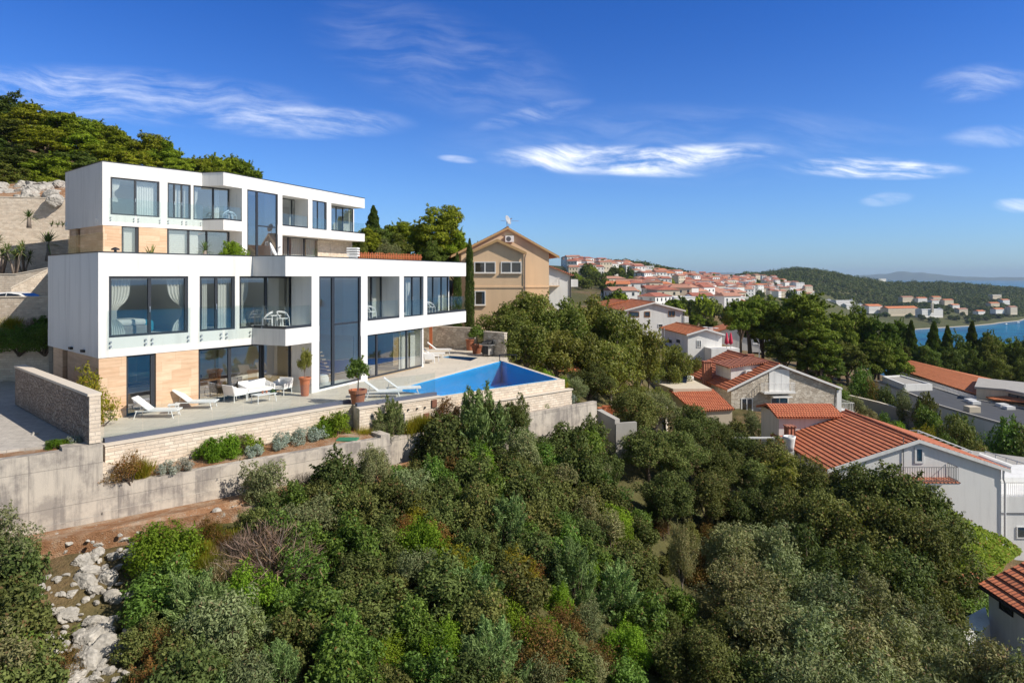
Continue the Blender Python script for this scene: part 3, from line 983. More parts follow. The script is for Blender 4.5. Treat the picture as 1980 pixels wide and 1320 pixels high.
fl.prism([L1.pt(.5, -.4).xy, L1.pt(9.0, -.12).xy, LR.pt(2.2, -.12).xy, LR.pt(LR.s(818), -.12).xy, LR.pt(LR.s(818), -6.6).xy, LR.pt(2.2, -6.6).xy, L1.pt(.5, -5.0).xy], ZF + .01, ZF + .06)
fl.build('floor', M['paleoak'], villa)

# windows, upper floor
window(villa, L1, L1.s(211.5), L1.s(363), ZS, ZW - .002, -.06, (.5,), fw=.10, handle=True)
window(villa, L1, L1.s(387), L1.s(453.5), ZS, ZW - .002, -.06, (.48,), fw=.09, handle=True)
window(villa, L1, L1.s(464), L1.s(565), ZS, ZW - .002, -.08, (.50,), fw=.09, mw=.14)
window(villa, LR, LR.s(618), LR.s(697.5), ZF + .10, ZW - .002, -.04, (.33,), ((.56, .33, .97),), fw=.09, mw=.22, label='tall two-storey hall window', name='window')
window(villa, LRi, LRi.s(694), LRi.s(738), ZS, ZW - .002, 0, (.55,), handle=True)
window(villa, LR, LR.s(782), LR.s(818), ZS, ZW - .002, -.10, (.5,), handle=True)
window(villa, LRi, LRi.s(812), LRi.s(867), ZS, ZW - .002, 0, (.45, .75))
# ground floor
window(villa, L1, t45 + .02, t302 - .02, ZF + .03, ZB - .002, -.10, (.90,), fw=.08, name='glass_door')
window(villa, L1, L1.s(386), L1.s(509), ZF + .06, ZB - .002, -.14, (.48,), fw=.10, mw=.16, name='sliding_door')
window(villa, L1, L1.s(511), L1.s(566), ZF + .06, ZB - .002, -.14, (), fw=.10, name='sliding_door')
window(villa, LR, LR.s(711.5), LR.s(819), ZF + .06, ZB - .002, -.10, (.17, .70), fw=.09, mw=.14, name='sliding_door')

# railings
for (a, b) in ((207, 286), (288, 368), (384, 431), (433, 487)):
    railing_panel(villa, L1, L1.s(a), L1.s(b), .05, -3.02, -1.42)
L1r = Line(B, Cc - B)
for (L, a, b) in ((LBC, .06, (Cc - B).length - .04), (LR, .04, tP0 - .02), (LR, tQ1 + .03, LR.s(772)), (LR, LR.s(826.5), (D - Cc).length - .06)):
    mb = MB(); mb.fbox(L, a, b, -.12, -.02, ZS + .002, ZS + .13); mb.build('rail_channel', M['frame'], villa)
    mb = MB(); mb.fbox(L, a, b, -.078, -.064, ZS + .13, ZS + 1.10); mb.build('railing_panel', M['railglass'], villa)
mb = MB(); LD = Line(D, inR); mb.fbox(LD, .08, 1.3, .03, .10, ZS + .002, ZS + .13); mb.build('rail_channel', M['frame'], villa)
mb = MB(); mb.fbox(LD, .08, 1.3, .058, .072, ZS + .13, ZS + 1.10); mb.build('railing_panel', M['railglass'], villa)
mb = MB(); mb.fbox(LR, LR.s(782), LR.s(818), .004, .018, ZS + .05, ZS + 1.05); mb.build('railing_panel', M['railglass'], villa)
# small spouts on the end wall
for tt in (1.75, 3.5):
    mb = MB(); mb.fbox(LS, tt, tt + .28, 0, .12, ZB + .12, ZB + .22); mb.build('wall_lamp', M['darkmetal'], villa)

# ================================================================= upper villa
UA, UB, UC, UD = Vector((-28.2, 47.0)), Vector((-23.74, 52.3)), Vector((-21.94, 51.9)), Vector((-15.0, 69.5))
UG = Vector((-34.1, 52.1))
UL, UR = Line(UA, (.6436, .7653)), Line(UC, UD - UC)
US = Line(UA, UG - UA, flip=True)
URi = UR.off(-1.5)
UT, UW, US_, UBt, UF = 7.90, 6.90, 4.29, 3.52, 1.0
uin = -UR.n
UE = UD + uin * 9
ulen = (UG - UA).length
upper = thing('villa', 'upper white flat-roofed villa on the slope above the pool villa', 'villa', (-24, 57, UF))
V1, V2 = UR.pt(UR.s(478)), UR.pt(UR.s(537))
w = MB()
w.prism([UA, UB, UC, UD, UE, UG], UW, UT)
w.prism([UA, UB, UC, V1.xy, UR.pt(UR.s(478), -6).xy, UG], UBt, US_)
w.prism([V2.xy, UD, UE, UR.pt(UR.s(537), -6).xy], UBt, US_)
tA = UL.s(213.5)
w.prism([UA, UL.pt(tA).xy, UL.pt(tA, -.3).xy, US.pt(.5, -.3).xy, US.pt(.5).xy], US_, UW)
w.fbox(US, .5, ulen - .02, -.3, 0, US_, UW)
w.fbox(UL, UL.s(308.5), UL.s(324), -.3, 0, US_, UW)
w.fbox(UL, UL.s(369), UL.s(374), -.3, 0, US_, UW)
for (a, b, dep) in ((468, 478, 1.5), (537.5, 546, 1.5), (596, 604, 1.5), (632, 640.5, 1.5)):
    w.fbox(UR, UR.s(a), UR.s(b), -dep, 0, US_, UW)
for (a, b, dep) in ((468, 478, 1.5), (537.5, 546, 1.5)):
    w.fbox(UR, UR.s(a), UR.s(b), -dep, 0, UF, UBt)
w.fbox(Line(URi.pt(URi.s(684)).xy, uin), .06, 7, -.15, .15, US_, UW)
LB = Line(UG, UE - UG)
w.fbox(LB, .45, (UE - UG).length - .02, .02, .35, UF, UBt)
w.fbox(LB, .45, (UE - UG).length - .02, .02, .35, US_, UW)
w.build('wall', M['white'], upper)
cop = MB()
UBC = Line(UB, UC - UB)
for (L, t0, t1) in ((UL, 0, (UB - UA).length), (UBC, 0, (UC - UB).length), (UR, 0, (UD - UC).length), (US, .02, ulen)):
    cop.fbox(L, t0 - .02, t1 + .02, -.3, .03, UT + .002, UT + .05)
cop.build('coping', M['frame'], upper)
st = MB()
s35, s70, s323 = UL.s(235.5), UL.s(269), UL.s(323.5)
st.prism([UL.pt(.04, -.04).xy, UL.pt(s35, -.04).xy, UL.pt(s35, -.34).xy, US.pt(.6, -.36).xy, US.pt(.6, -.05).xy], UF, UBt)
st.fbox(UL, s70, s323, -.34, -.04, UF, UBt)
st.fbox(US, .6, 4.6, -.36, -.05, UF, UBt)
st.fbox(US, 5.6, 7.0, -.36, -.05, UF, UBt)
st.build('stone_cladding', M['travertine'], upper)
d_ = MB(); d_.fbox(US, 4.62, 5.58, -.30, -.22, UF, UBt); d_.build('side_door', M['brown'], upper)
st = MB(); st.fbox(UR.off(-1.5), UR.s(640), UR.s(705), -.3, 0, UF, UBt - .003); st.build('stone_cladding', M['stonewall'], upper)
it = MB()
it.fbox(UL, .4, 9.0, -5.3, -5.1, UF, UBt); it.fbox(UL, .4, 9.0, -4.6, -4.4, US_, UW)
it.fbox(UR, 2.6, 17.6, -6.9, -6.7, UF, UBt); it.fbox(UR, 4.6, 17.6, -6.9, -6.7, US_, UW)
it.fbox(Line(UR.pt(UR.s(473), -1.52).xy, uin), 0, 5, -.08, .08, US_, UW)
it.fbox(Line(UR.pt(UR.s(541), -1.52).xy, uin), 0, 5.0, -.08, .08, UF, UW)
it.fbox(Line(UL.pt(UL.s(316), -.32).xy, -UL.n), 0, 4.0, -.06, .06, US_, UW)
it.build('interior_wall', M['plaster'], upper)
window(upper, UL, UL.s(214.5), UL.s(308), US_, UW - .002, -.06, (.5,), fw=.10, handle=True)
window(upper, UL, UL.s(324.5), UL.s(368.5), US_, UW - .002, -.06, (.30, .62), fw=.09, handle=True)
window(upper, UL, UL.s(374.5), UL.s(444), US_, UW - .002, -.08, (.55,), fw=.09, mw=.14)
window(upper, UR, UR.s(478.8), UR.s(536.8), UF + .05, UW - .002, -.04, (.32,), ((.52, .32, .97),), fw=.09, mw=.22, label='tall two-storey hall window')
window(upper, URi, URi.s(534), URi.s(572), US_, UW - .002, 0, (.8,), handle=True)
window(upper, UR, UR.s(605), UR.s(631.5), US_, UW - .002, -.10, (.42,))
window(upper, URi, URi.s(632), URi.s(683), US_, UW - .002, 0, (.35, .6))
window(upper, UL, s35 + .02, s70 - .02, UF + .03, UBt - .002, -.10, (.88,), name='glass_door')
window(upper, UL, UL.s(325), UL.s(445), UF + .06, UBt - .002, -.14, (.33, .62), fw=.09, mw=.14, name='sliding_door')
window(upper, URi, URi.s(532), URi.s(639), UF + .06, UBt - .002, 0, (.22, .50, .78), fw=.09, mw=.14, name='sliding_door')
for (a, b) in ((210, 262), (264, 312), (322, 355), (357, 391)):
    railing_panel(upper, UL, UL.s(a), UL.s(b), .05, 3.80, 5.45)
for (L, a, b) in ((UBC, .06, (UC - UB).length - .04), (UR, .04, UR.s(468) - .02), (UR, UR.s(546) + .03, UR.s(595.5)), (UR, UR.s(641.5), (UD - UC).length - .06)):
    mb = MB(); mb.fbox(L, a, b, -.12, -.02, US_ + .002, US_ + .12); mb.build('rail_channel', M['frame'], upper)
    mb = MB(); mb.fbox(L, a, b, -.078, -.064, US_ + .12, US_ + 1.05); mb.build('railing_panel', M['railglass'], upper)
mb = MB(); mb.fbox(UR, UR.s(605), UR.s(631.5), .004, .018, US_ + .05, US_ + 1.0); mb.build('railing_panel', M['railglass'], upper)
for tt in (1.0, 7.4):
    mb = MB(); mb.fbox(US, tt, tt + .18, 0, .10, UBt + .25, UBt + .55); mb.build('wall_lamp', M['whiteframe'], upper)

# the roof terrace between the two villas
rt = MB()
rt.prism([G - Vector((.1, -.2)), E + Vector((0, .0)), E + Vector((3, 6)), UD + Vector((3, 1)), UD + uin * 1.6, UC + uin * 1.7, UL.pt(6.9, -.4).xy, UL.pt(.1, -.4).xy, UG + Vector((0, 0)), Vector((-32.2, 48.2)), Vector((-26.6, 40.0)), Vector((-23.2, 34.4))], -6.5, .93)
setp(rt.build('roof_terrace', M['deck']), 'paved terrace between the two villas', 'terrace', kind='structure')
# ------------------------------------------------------------------ terrace, pool, walls, driveway
def xy(v): return Vector((v.x, v.y))


pa_, pb_, pc_, pd_ = (xy(PZ(*q, ZF)) for q in ((200, 857), (680, 779), (689.5, 787), (849, 764)))
P1, P4 = xy(PZ(757, 754.5, ZF)), xy(PZ(970, 697, ZF))
P2, P3 = pd_.copy(), xy(PZ(1078, 732, ZF))
W1a, W1b, W1c, W1d = Vector((-8.6, 58.4)), Vector((-3.0, 55.0)), Vector((-2.15, 51.7)), Vector((-.57, 50.3))
# jacuzzi corners
J = [xy(PZ(*q, ZF)) for q in ((853, 690.5), (910, 697.5), (925, 691), (868, 687.5))]
jc = sum(J, Vector((0, 0))) / 4
deck_z0 = -9.4
mbd = MB()
# paving split so that the jacuzzi is a real basin
mbd.prism([pa_, pb_, pc_, P2, P1, J[0], Vector((-12.5, 46)), Vector((-22, 34.0)), Vector((-17.2, 27.2))], deck_z0, ZF)
mbd.prism([P1, P4, J[1], J[0]], deck_z0, ZF)
mbd.prism([P4, Vector((-.2, 50.6)), W1d + Vector((.2, .3)), W1c, W1b + Vector((.3, .4)), W1a, J[3], J[2], J[1]], deck_z0, ZF)
mbd.prism([J[0], J[3], W1a, Vector((-12.5, 52)), Vector((-12.5, 46))], deck_z0, ZF)
setp(mbd.build('pool_terrace', M['deck']), 'pale stone paved terrace around the pool', 'terrace', kind='structure')


def inset(poly, d):
    n = len(poly); out = []
    c = sum(poly, Vector((0, 0))) / n
    for i in range(n):
        a, b, e = poly[i - 1], poly[i], poly[(i + 1) % n]
        n1 = Vector(((b - a).y, -(b - a).x)).normalized(); n2 = Vector(((e - b).y, -(e - b).x)).normalized()
        if n1.dot(c - b) < 0: n1 = -n1
        if n2.dot(c - b) < 0: n2 = -n2
        k = (n1 + n2); k = k / max(.25, k.dot(n1))
        out.append(b + k * d)
    return out


def basin(name, label, poly, depth, tile, wlevel, water_name, cat, rim=None):
    root = thing(name, label, cat, (sum(poly, Vector((0, 0))) / len(poly)).to_3d() + Vector((0, 0, ZF)))
    q = inset(poly, .006)
    mb = MB(); n = len(q)
    for i in range(n):
        a, b = q[i], q[(i + 1) % n]
        mb.poly([(a.x, a.y, -depth + ZF), (b.x, b.y, -depth + ZF), (b.x, b.y, ZF - .02), (a.x, a.y, ZF - .02)])
    mb.poly([(p.x, p.y, ZF - depth) for p in q])
    mb.build('lining', M[tile], root)
    wq = inset(poly, .008)
    mb = MB(); mb.poly([(p.x, p.y, wlevel) for p in wq])
    wo_ = mb.build('water', M['water'], root, uv=False)
    return root


pool = basin('swimming_pool', 'blue tiled infinity pool with four sides beside the paved terrace', [P1, P2, P3, P4], 1.5, 'tile_blue', ZF - .05, 'water', 'swimming pool')
LPf, LPr = Line(P2, P3 - P2), Line(P3, P4 - P3)
lf, lr = (P3 - P2).length, (P4 - P3).length
mb = MB()
mb.fbox(LPf, .0, lf, .004, .30, -8.6, ZF - .035)
mb.prism([P3 + LPf.n * .004, P3 + LPf.n * .30, P3 + LPf.n * .30 + LPf.d * .30, P3 + LPr.n * .30, P3 + LPr.n * .004], -8.6, ZF - .035)
mb.fbox(LPr, .02, lr, .004, .30, -8.6, ZF - .035)
mb.build('pool_wall', M['stonewall'], pool)
mb = MB()
mb.fbox(LPf, .8, lf + .55, .302, .62, -8.6, ZF - .62)
mb.fbox(LPr, -.25, 1.2, .302, .60, -8.6, ZF - .62)
mb.build('overflow_ledge', M['stonewall'], pool)
mb = MB(); mb.fbox(LPf, .8, lf + .60, .31, .68, ZF - .616, ZF - .56); mb.build('ledge_coping', M['coping'], pool)
mb = MB()
LPb = Line(P1, P4 - P1)
mb.fbox(LPb, .1, (P4 - P1).length - .05, -.001, .30, ZF + .003, ZF + .022) if False else mb.prism([P1, P4, P4 + Vector((-.20, .22)), P1 + Vector((-.20, .22))], ZF + .004, ZF + .03)
mb.build('pool_coping', M['coping'], pool)
mb = MB()
rb = Line(xy(PZ(966, 700, ZF)), Vector((1, .05)))
for k in (0, 1.15): mb.box(rb.O.x + k - .03, rb.O.x + k + .03, rb.O.y + .5, rb.O.y + .56, ZF, ZF + .42)
mb.box(rb.O.x - .06, rb.O.x + 1.21, rb.O.y + .45, rb.O.y + .61, ZF + .42, ZF + .47)
o = mb.build('bench', M['darkmetal'], loc=(rb.O.x + .5, rb.O.y + .5, ZF)); setp(o, 'low dark bench rail at the far corner of the pool', 'bench')
basin('hot_tub', 'small sunken square hot tub in the terrace behind the pool', J, .9, 'tile_jac', ZF - .07, 'water', 'hot tub')

# stone wall carrying the terrace edge, with its glass railing
def terrace_wall(name, label, a, b, segs, z0, mt='stonewall'):
    L = Line(a, b - a); n = (b - a).length
    root = thing(name, label, 'wall', (L.pt(n / 2, .1, z0)))
    mb = MB()
    for (s0, s1, za, zb) in segs: mb.fbox(L, s0, s1, .004, .26, za, zb)
    mb.build('stone_cladding', M[mt], root)
    mb = MB(); mb.fbox(L, -.05, n + .02, .0, .30, ZF - .055, ZF - .005); mb.build('coping', M['coping'], root)
    return L, n, root


La, na_, _ = terrace_wall('terrace_wall', 'long pale stone wall under the edge of the terrace by the loungers', pa_, pb_, [(-.02, (pb_ - pa_).length + .25, -8.2, ZF - .058)], -8.2)
Lc_ = Line(pc_, pd_ - pc_)
d0, d1 = Lc_.s(731), Lc_.s(754)
nc = (pd_ - pc_).length
_, _, wroot = terrace_wall('terrace_wall', 'pale stone wall below the pool end of the terrace with a dark doorway', pc_, pd_, [(0, d0, -8.6, ZF - .058), (d1, nc, -8.6, ZF - .058), (d0, d1, ZF - .42, ZF - .058)], -8.6)
mb = MB(); mb.fbox(Lc_, d0, d1, .006, .03, -8.4, ZF - .42); mb.build('door', M['darkmetal'], wroot)  # dark panel added to read as the shade inside the open doorway
mb = MB()
Lv = Line(Lc_.pt(d1, .26).xy, (Lc_.n + Lc_.d * .65))
for i in range(17): mb.fbox(Lv, .05, .55, -.02, .02, -7.75 + i * .085, -7.71 + i * .085)
mb.fbox(Lv, 0, .05, -.025, .025, -7.85, ZF - .45); mb.fbox(Lv, .55, .6, -.025, .025, -7.85, ZF - .45)
mb.build('louvred_shutter', M['greycloth'], wroot)
for (px, za, zb) in ((832, ZF - .48, ZF - .12), (817, ZF - 1.65, ZF - .72)):
    tt = Lc_.s(px); mb = MB(); mb.fbox(Lc_, tt - .12, tt + .16, .262, .34, za, zb); mb.build('hatch', M['rust'], wroot)
mb = MB()
for px, py in ((713, 803), (783, 790), (800, 788), (815, 786)):
    tt = Lc_.s(px); z = (HY - py) / F * Lc_.pt(tt).y
    mb.tube([Lc_.pt(tt, .25, z), Lc_.pt(tt, .33, z)], .045, 8)
mb.build('drain_spout', M['darkmetal'], wroot)

for (L, n, lab, npan) in ((La, na_, 'frameless glass railing along the terrace edge by the loungers', 8), (Lc_, nc - .1, 'frameless glass railing beside the large terracotta pot and pool', 3)):
    root = thing('glass_railing', lab, 'railing', L.pt(n / 2, -.1, ZF))
    mb = MB(); mb.fbox(L, .05, n - .02, -.24, -.02, ZF + .002, ZF + .16); mb.build('rail_channel', M['channel'], root)
    for i in range(npan):
        a0, a1 = .06 + (n - .1) * i / npan, .05 + (n - .1) * (i + 1) / npan
        mb = MB(); mb.fbox(L, a0 + .008, a1, -.14, -.126, ZF + .16, ZF + 1.12); mb.build('railing_panel', M['railglass'], root)
# end return of the railing beside the big pot
# steps down beside the left end of the terrace wall
st = MB()
for i in range(6):
    st.fbox(La, .9 - .34 * i + .2, 1.25 - .34 * i + .2, .27, 1.15, -8.0, ZF - .45 - .19 * (5 - i) * 1.0)
setp(st.build('stone_steps', M['stonewall'], loc=La.pt(.6, .7, -8)), 'small flight of stone steps at the left end of the terrace wall', 'steps')

# cast concrete retaining walls
LK = Line((-13.76, 23.0), (.758, .652))
k200, k755 = LK.s(199), LK.s(754)
rw = thing('retaining_wall', 'long weathered concrete retaining wall below the villa garden', 'wall', LK.pt(4, 0, -9))
mb = MB()
mb.fbox(LK, -26, k200 - 1.15, -.35, 0, -12.5, -5.70)
mb.fbox(LK, k200 - 1.15, k200, -.60, .0, -12.5, -5.60)
mb.fbox(LK, k200, k755, -.32, 0, -11.5, -7.08)
mb.fbox(LK, k755 - .45, k755, -.9, .002, -11.5, -6.96)
mb.build('wall', M['concrete'], rw)
mb = MB(); mb.fbox(LK, -26, k200 - .02, .003, .05, -12.5, -8.02 + .0); mb.fbox(LK, k200 - .02, k755, .003, .05, -12.5, -7.92)
mb.build('footing', M['concrete'], rw)
LK2 = LK.off(-.75)
k2e = LK2.s(1154)
rw2 = thing('retaining_wall', 'grey concrete retaining wall of the planting strip below the pool', 'wall', LK2.pt(14, 0, -9))
mb = MB(); mb.fbox(LK2, k755 - .2, k2e, -.32, 0, -13, -7.34); mb.build('wall', M['concrete'], rw2)
cw = Line(LK2.pt(k2e).xy, (.62, -.78), flip=False)
c0 = LK2.pt(k2e, 0).xy
rw3 = thing('retaining_wall', 'short angled concrete wall with a shaded side at the end of the planting strip', 'wall', (5.3, 38.2, -10))
mb = MB()
mb.prism([c0 + Vector((.02, .35)), c0 + Vector((.95, -.75)), c0 + Vector((1.25, -.60)), c0 + Vector((.35, .55))], -13, (-7.9, -8.25, -8.25, -7.9))
mb.prism([c0 + Vector((1.0, -.83)), c0 + Vector((2.25, -.55)), c0 + Vector((2.2, -.3)), c0 + Vector((1.26, -.585))], -13, -8.45)
mb.build('wall', M['concrete2'], rw3)

# planting strips of red soil
mb = MB()
g1 = [LK.pt(k200 + .02, -.33), LK.pt(k755 - .02, -.33), Lc_.pt(.6, .27), Lc_.pt(.0, .27), La.pt(na_, .27), La.pt(0, .27), LK.pt(k200 + .02, -1.6)]
mb.prism([q.xy for q in g1], -9.5, (-7.14, -7.14, -7.02, -7.02, -7.02, -7.02, -7.12))
g2 = [LK2.pt(k755 - .15, -.33), LK2.pt(k2e - .02, -.33), LPf.pt(lf + .4, .70), LPf.pt(.6, .70), Lc_.pt(nc, .28), Lc_.pt(.65, .28)]
mb.prism([q.xy for q in g2], -9.8, -7.55)
mb.prism([LK.pt(-26, -.36).xy, LK.pt(k200 - 1.18, -.36).xy, LK.pt(k200 - 1.18, -.8).xy, LK.pt(k200 - 2.2, -1.1).xy, LK.pt(k200 - 4.0, -1.15).xy, LK.pt(-26, -.95).xy], -8.5, -5.73)
mb.prism([q.xy for q in (LK.pt(-16, .055), LK.pt(k755 + 1, .055), LK.pt(k755 - 2, 1.0), LK.pt(4.5, 1.75), LK.pt(-1.0, 1.35), LK.pt(-16, .9))], -11.5, (-8.03, -8.35, -8.65, -8.26, -8.10, -8.08))
setp(mb.build('soil', M['soil'], uv=False), 'red-brown soil of the planting strips and wall foot', 'soil', kind='structure')

# driveway and the rough stone wall beside it
SWa, SWb = Vector((-21.8, 29.95)), Vector((-14.10, 22.74))
mb = MB()
mb.prism([LK.pt(-26, -.97).xy, LK.pt(k200 - 4.0, -1.17).xy, LK.pt(k200 - 2.2, -1.12).xy, LK.pt(k200 - 1.2, -.85).xy, LK.pt(k200 - .9, -.62).xy, SWb + Vector((.05, .12)), SWa + Vector((.2, .2)), Vector((-23.6, 34.2)), Vector((-22.8, 37.6)), Vector((-45, 34.5)), Vector((-45, 10))], -9, -5.65)
setp(mb.build('driveway', M['paving']), 'grey stone sett driveway left of the villa', 'driveway', kind='structure')
LW = Line(SWa, SWb - SWa, flip=False)
lw = (SWb - SWa).length
sw = thing('stone_wall', 'rough split-stone wall with pale coping beside the driveway', 'wall', (*((SWa + SWb) / 2), -5.65))
mb = MB(); mb.fbox(LW, 0, lw, -.34, 0, -5.62, -4.0); mb.build('stone_cladding', M['splitface'], sw)
mb = MB(); mb.fbox(LW, -.03, lw + .03, -.38, .04, -3.996, -3.91); mb.build('coping', M['coping'], sw)
# lit dressed end of that wall
mb = MB(); mb.fbox(LW, lw + .002, lw + .06, -.34, 0.0, -5.58, -4.0); mb.build('end_pier', M['stonewall'], sw)

# terraced stone walls up the slope on the left
def slope_wall(label, pts, z0, tops, th=.4, mt='stonewall', copg=True):
    root = thing('stone_wall', label, 'wall', (*pts[0], z0))
    mb = MB(); cm = MB()
    for i in range(len(pts) - 1):
        a, b = Vector(pts[i]), Vector(pts[i + 1])
        L = Line(a, b - a); n = (b - a).length
        za, zb = tops[i], tops[i + 1]
        p = [L.pt(0, -th, z0), L.pt(0, 0, z0), L.pt(n, 0, z0), L.pt(n, -th, z0), L.pt(0, -th, za), L.pt(0, 0, za), L.pt(n, 0, zb), L.pt(n, -th, zb)]
        mb.hexa(p)
        if copg:
            p = [L.pt(-.02, -th - .03, za + .003), L.pt(-.02, .04, za + .003), L.pt(n + .02, .04, zb + .003), L.pt(n + .02, -th - .03, zb + .003), L.pt(-.02, -th - .03, za + .07), L.pt(-.02, .04, za + .07), L.pt(n + .02, .04, zb + .07), L.pt(n + .02, -th - .03, zb + .07)]
            cm.hexa(p)
    mb.build('stone_cladding', M[mt], root)
    if copg: cm.build('coping', M['coping'], root)
    return root


slope_wall('shaded stone wall at the back of the driveway under a hanging hedge', [(-46, 34.5), (-23.2, 37.4)], -6.2, (-3.15, -3.15), mt='stonewall')
slope_wall('sunlit pale stone wall hiding the lower half of the white car', [(-46, 38.2), (-25.2, 40.4)], -3.6, (-1.25, -1.25))
slope_wall('pale stone wall behind the white car, rising beside a ramp', [(-48, 47.8), (-35.2, 48.4), (-31.2, 48.9), (-30.4, 49.0)], -3.2, (.12, .12, .95, 1.35))
slope_wall('pale stone wall with a corner above the multi-stemmed palms', [(-52, 52.5), (-40, 53.4), (-36.6, 56.5)], -.6, (2.2, 2.2, 3.0))
slope_wall('tall pale stone wall below the rocky bank left of the upper villa', [(-62, 57.0), (-50.5, 58.2), (-33.5, 62.5)], 1.0, (6.2, 6.9, 6.9))
mb = MB()
mb.prism([(-46, 34.95), (-23.3, 37.8), (-24.9, 39.9), (-46, 38.1)], -6, -3.25)
setp(mb.build('planter_soil', M['soil'], uv=False), 'planting bed between the two stone walls', 'soil', kind='structure')
mb = MB(); mb.prism([(-46, 38.65), (-25.4, 40.85), (-28.5, 46.8), (-30.3, 48.7), (-46, 47.6)], -5.5, -2.32)
setp(mb.build('road', M['concrete2']), 'upper access road where the white car is parked', 'road', kind='structure')
mb = MB(); mb.prism([(-48, 48.3), (-35.2, 48.9), (-31, 49.5), (-34.2, 52.6), (-36, 56.3), (-39.8, 53.3), (-50, 52.4)], -3, .02)
setp(mb.build('planter_soil', M['soil'], uv=False), 'planting bed of the palms', 'soil', kind='structure')
mb = MB(); mb.prism([(-52, 53.0), (-40.3, 53.9), (-36.6, 57), (-34.5, 53), (-33, 56), (-33.5, 62.2), (-50.5, 57.8), (-60, 56.8)], -2, 1.6)
setp(mb.build('planter_soil', M['deck'], uv=True), 'upper garden terrace', 'terrace', kind='structure')
# garden walls at the back of the pool terrace
for (a, b, lab) in ((W1a, W1b, 'pale stone wall closing the back of the pool terrace'), (W1c, W1d, 'shaded stone wall behind the gas grill')):
    L = Line(a, b - a); n = (b - a).length
    root = thing('garden_wall', lab, 'wall', L.pt(n / 2, 0, ZF))
    mb = MB(); mb.fbox(L, 0, n, -.3, 0, ZF - .5, -4.22); mb.build('stone_cladding', M['rubble'], root)
    mb = MB(); mb.fbox(L, -.02, n + .02, -.33, .03, -4.217, -4.16); mb.build('coping', M['coping'], root)
# glass rail at the left corner of the roof terrace
L = Line(xy(P(126, 490, 37)), xy(P(187, 480, 30)) - xy(P(126, 490, 37)))
root = thing('glass_railing', 'glass railing at the left corner of the lower villa roof', 'railing', L.pt(3, 0, 1.0))
L = Line(G + Vector((.2, .1)), (A - G)); n = 6.4
mb = MB(); mb.fbox(L, 1.2, n, -.34, -.30, 1.0, 1.06); mb.build('rail_channel', M['frame'], root)
mb = MB(); mb.fbox(L, 1.2, n, -.326, -.314, 1.06, 1.9); mb.build('railing_panel', M['railglass'], root)
# ------------------------------------------------------------------ houses
def tile_slope(mb, e0, e1, r1, r0, course=.36, lift=.05, th=.12, m=0):
    """one roof slope of stepped tile courses: eave e0->e1, ridge r0->r1"""
    e0, e1, r0, r1 = map(Vector, (e0, e1, r0, r1))
    n = (e1 - e0).cross(r0 - e0).normalized()
    if n.z < 0: n = -n
    ln = ((r0 + r1) / 2 - (e0 + e1) / 2).length
    k = max(1, round(ln / course))
    for i in range(k):
        a, b = i / k, (i + 1) / k
        p0, p1 = e0.lerp(r0, a) + n * lift, e1.lerp(r1, a) + n * lift
        q0, q1 = e0.lerp(r0, b), e1.lerp(r1, b)
        mb.poly([p0, p1, q1, q0], m)
        mb.poly([p0 - n * (lift if i else lift + th), p1 - n * (lift if i else lift + th), p1, p0], m)
    mb.poly([e0 - n * th, r0 - n * th, r1 - n * th, e1 - n * th], m)
    mb.poly([e0 - n * th, e0 + n * lift, r0, r0 - n * th], m)
    mb.poly([e1 - n * th, r1 - n * th, r1, e1 + n * lift], m)
    mb.poly([r0 - n * th, r0, r1, r1 - n * th], m)


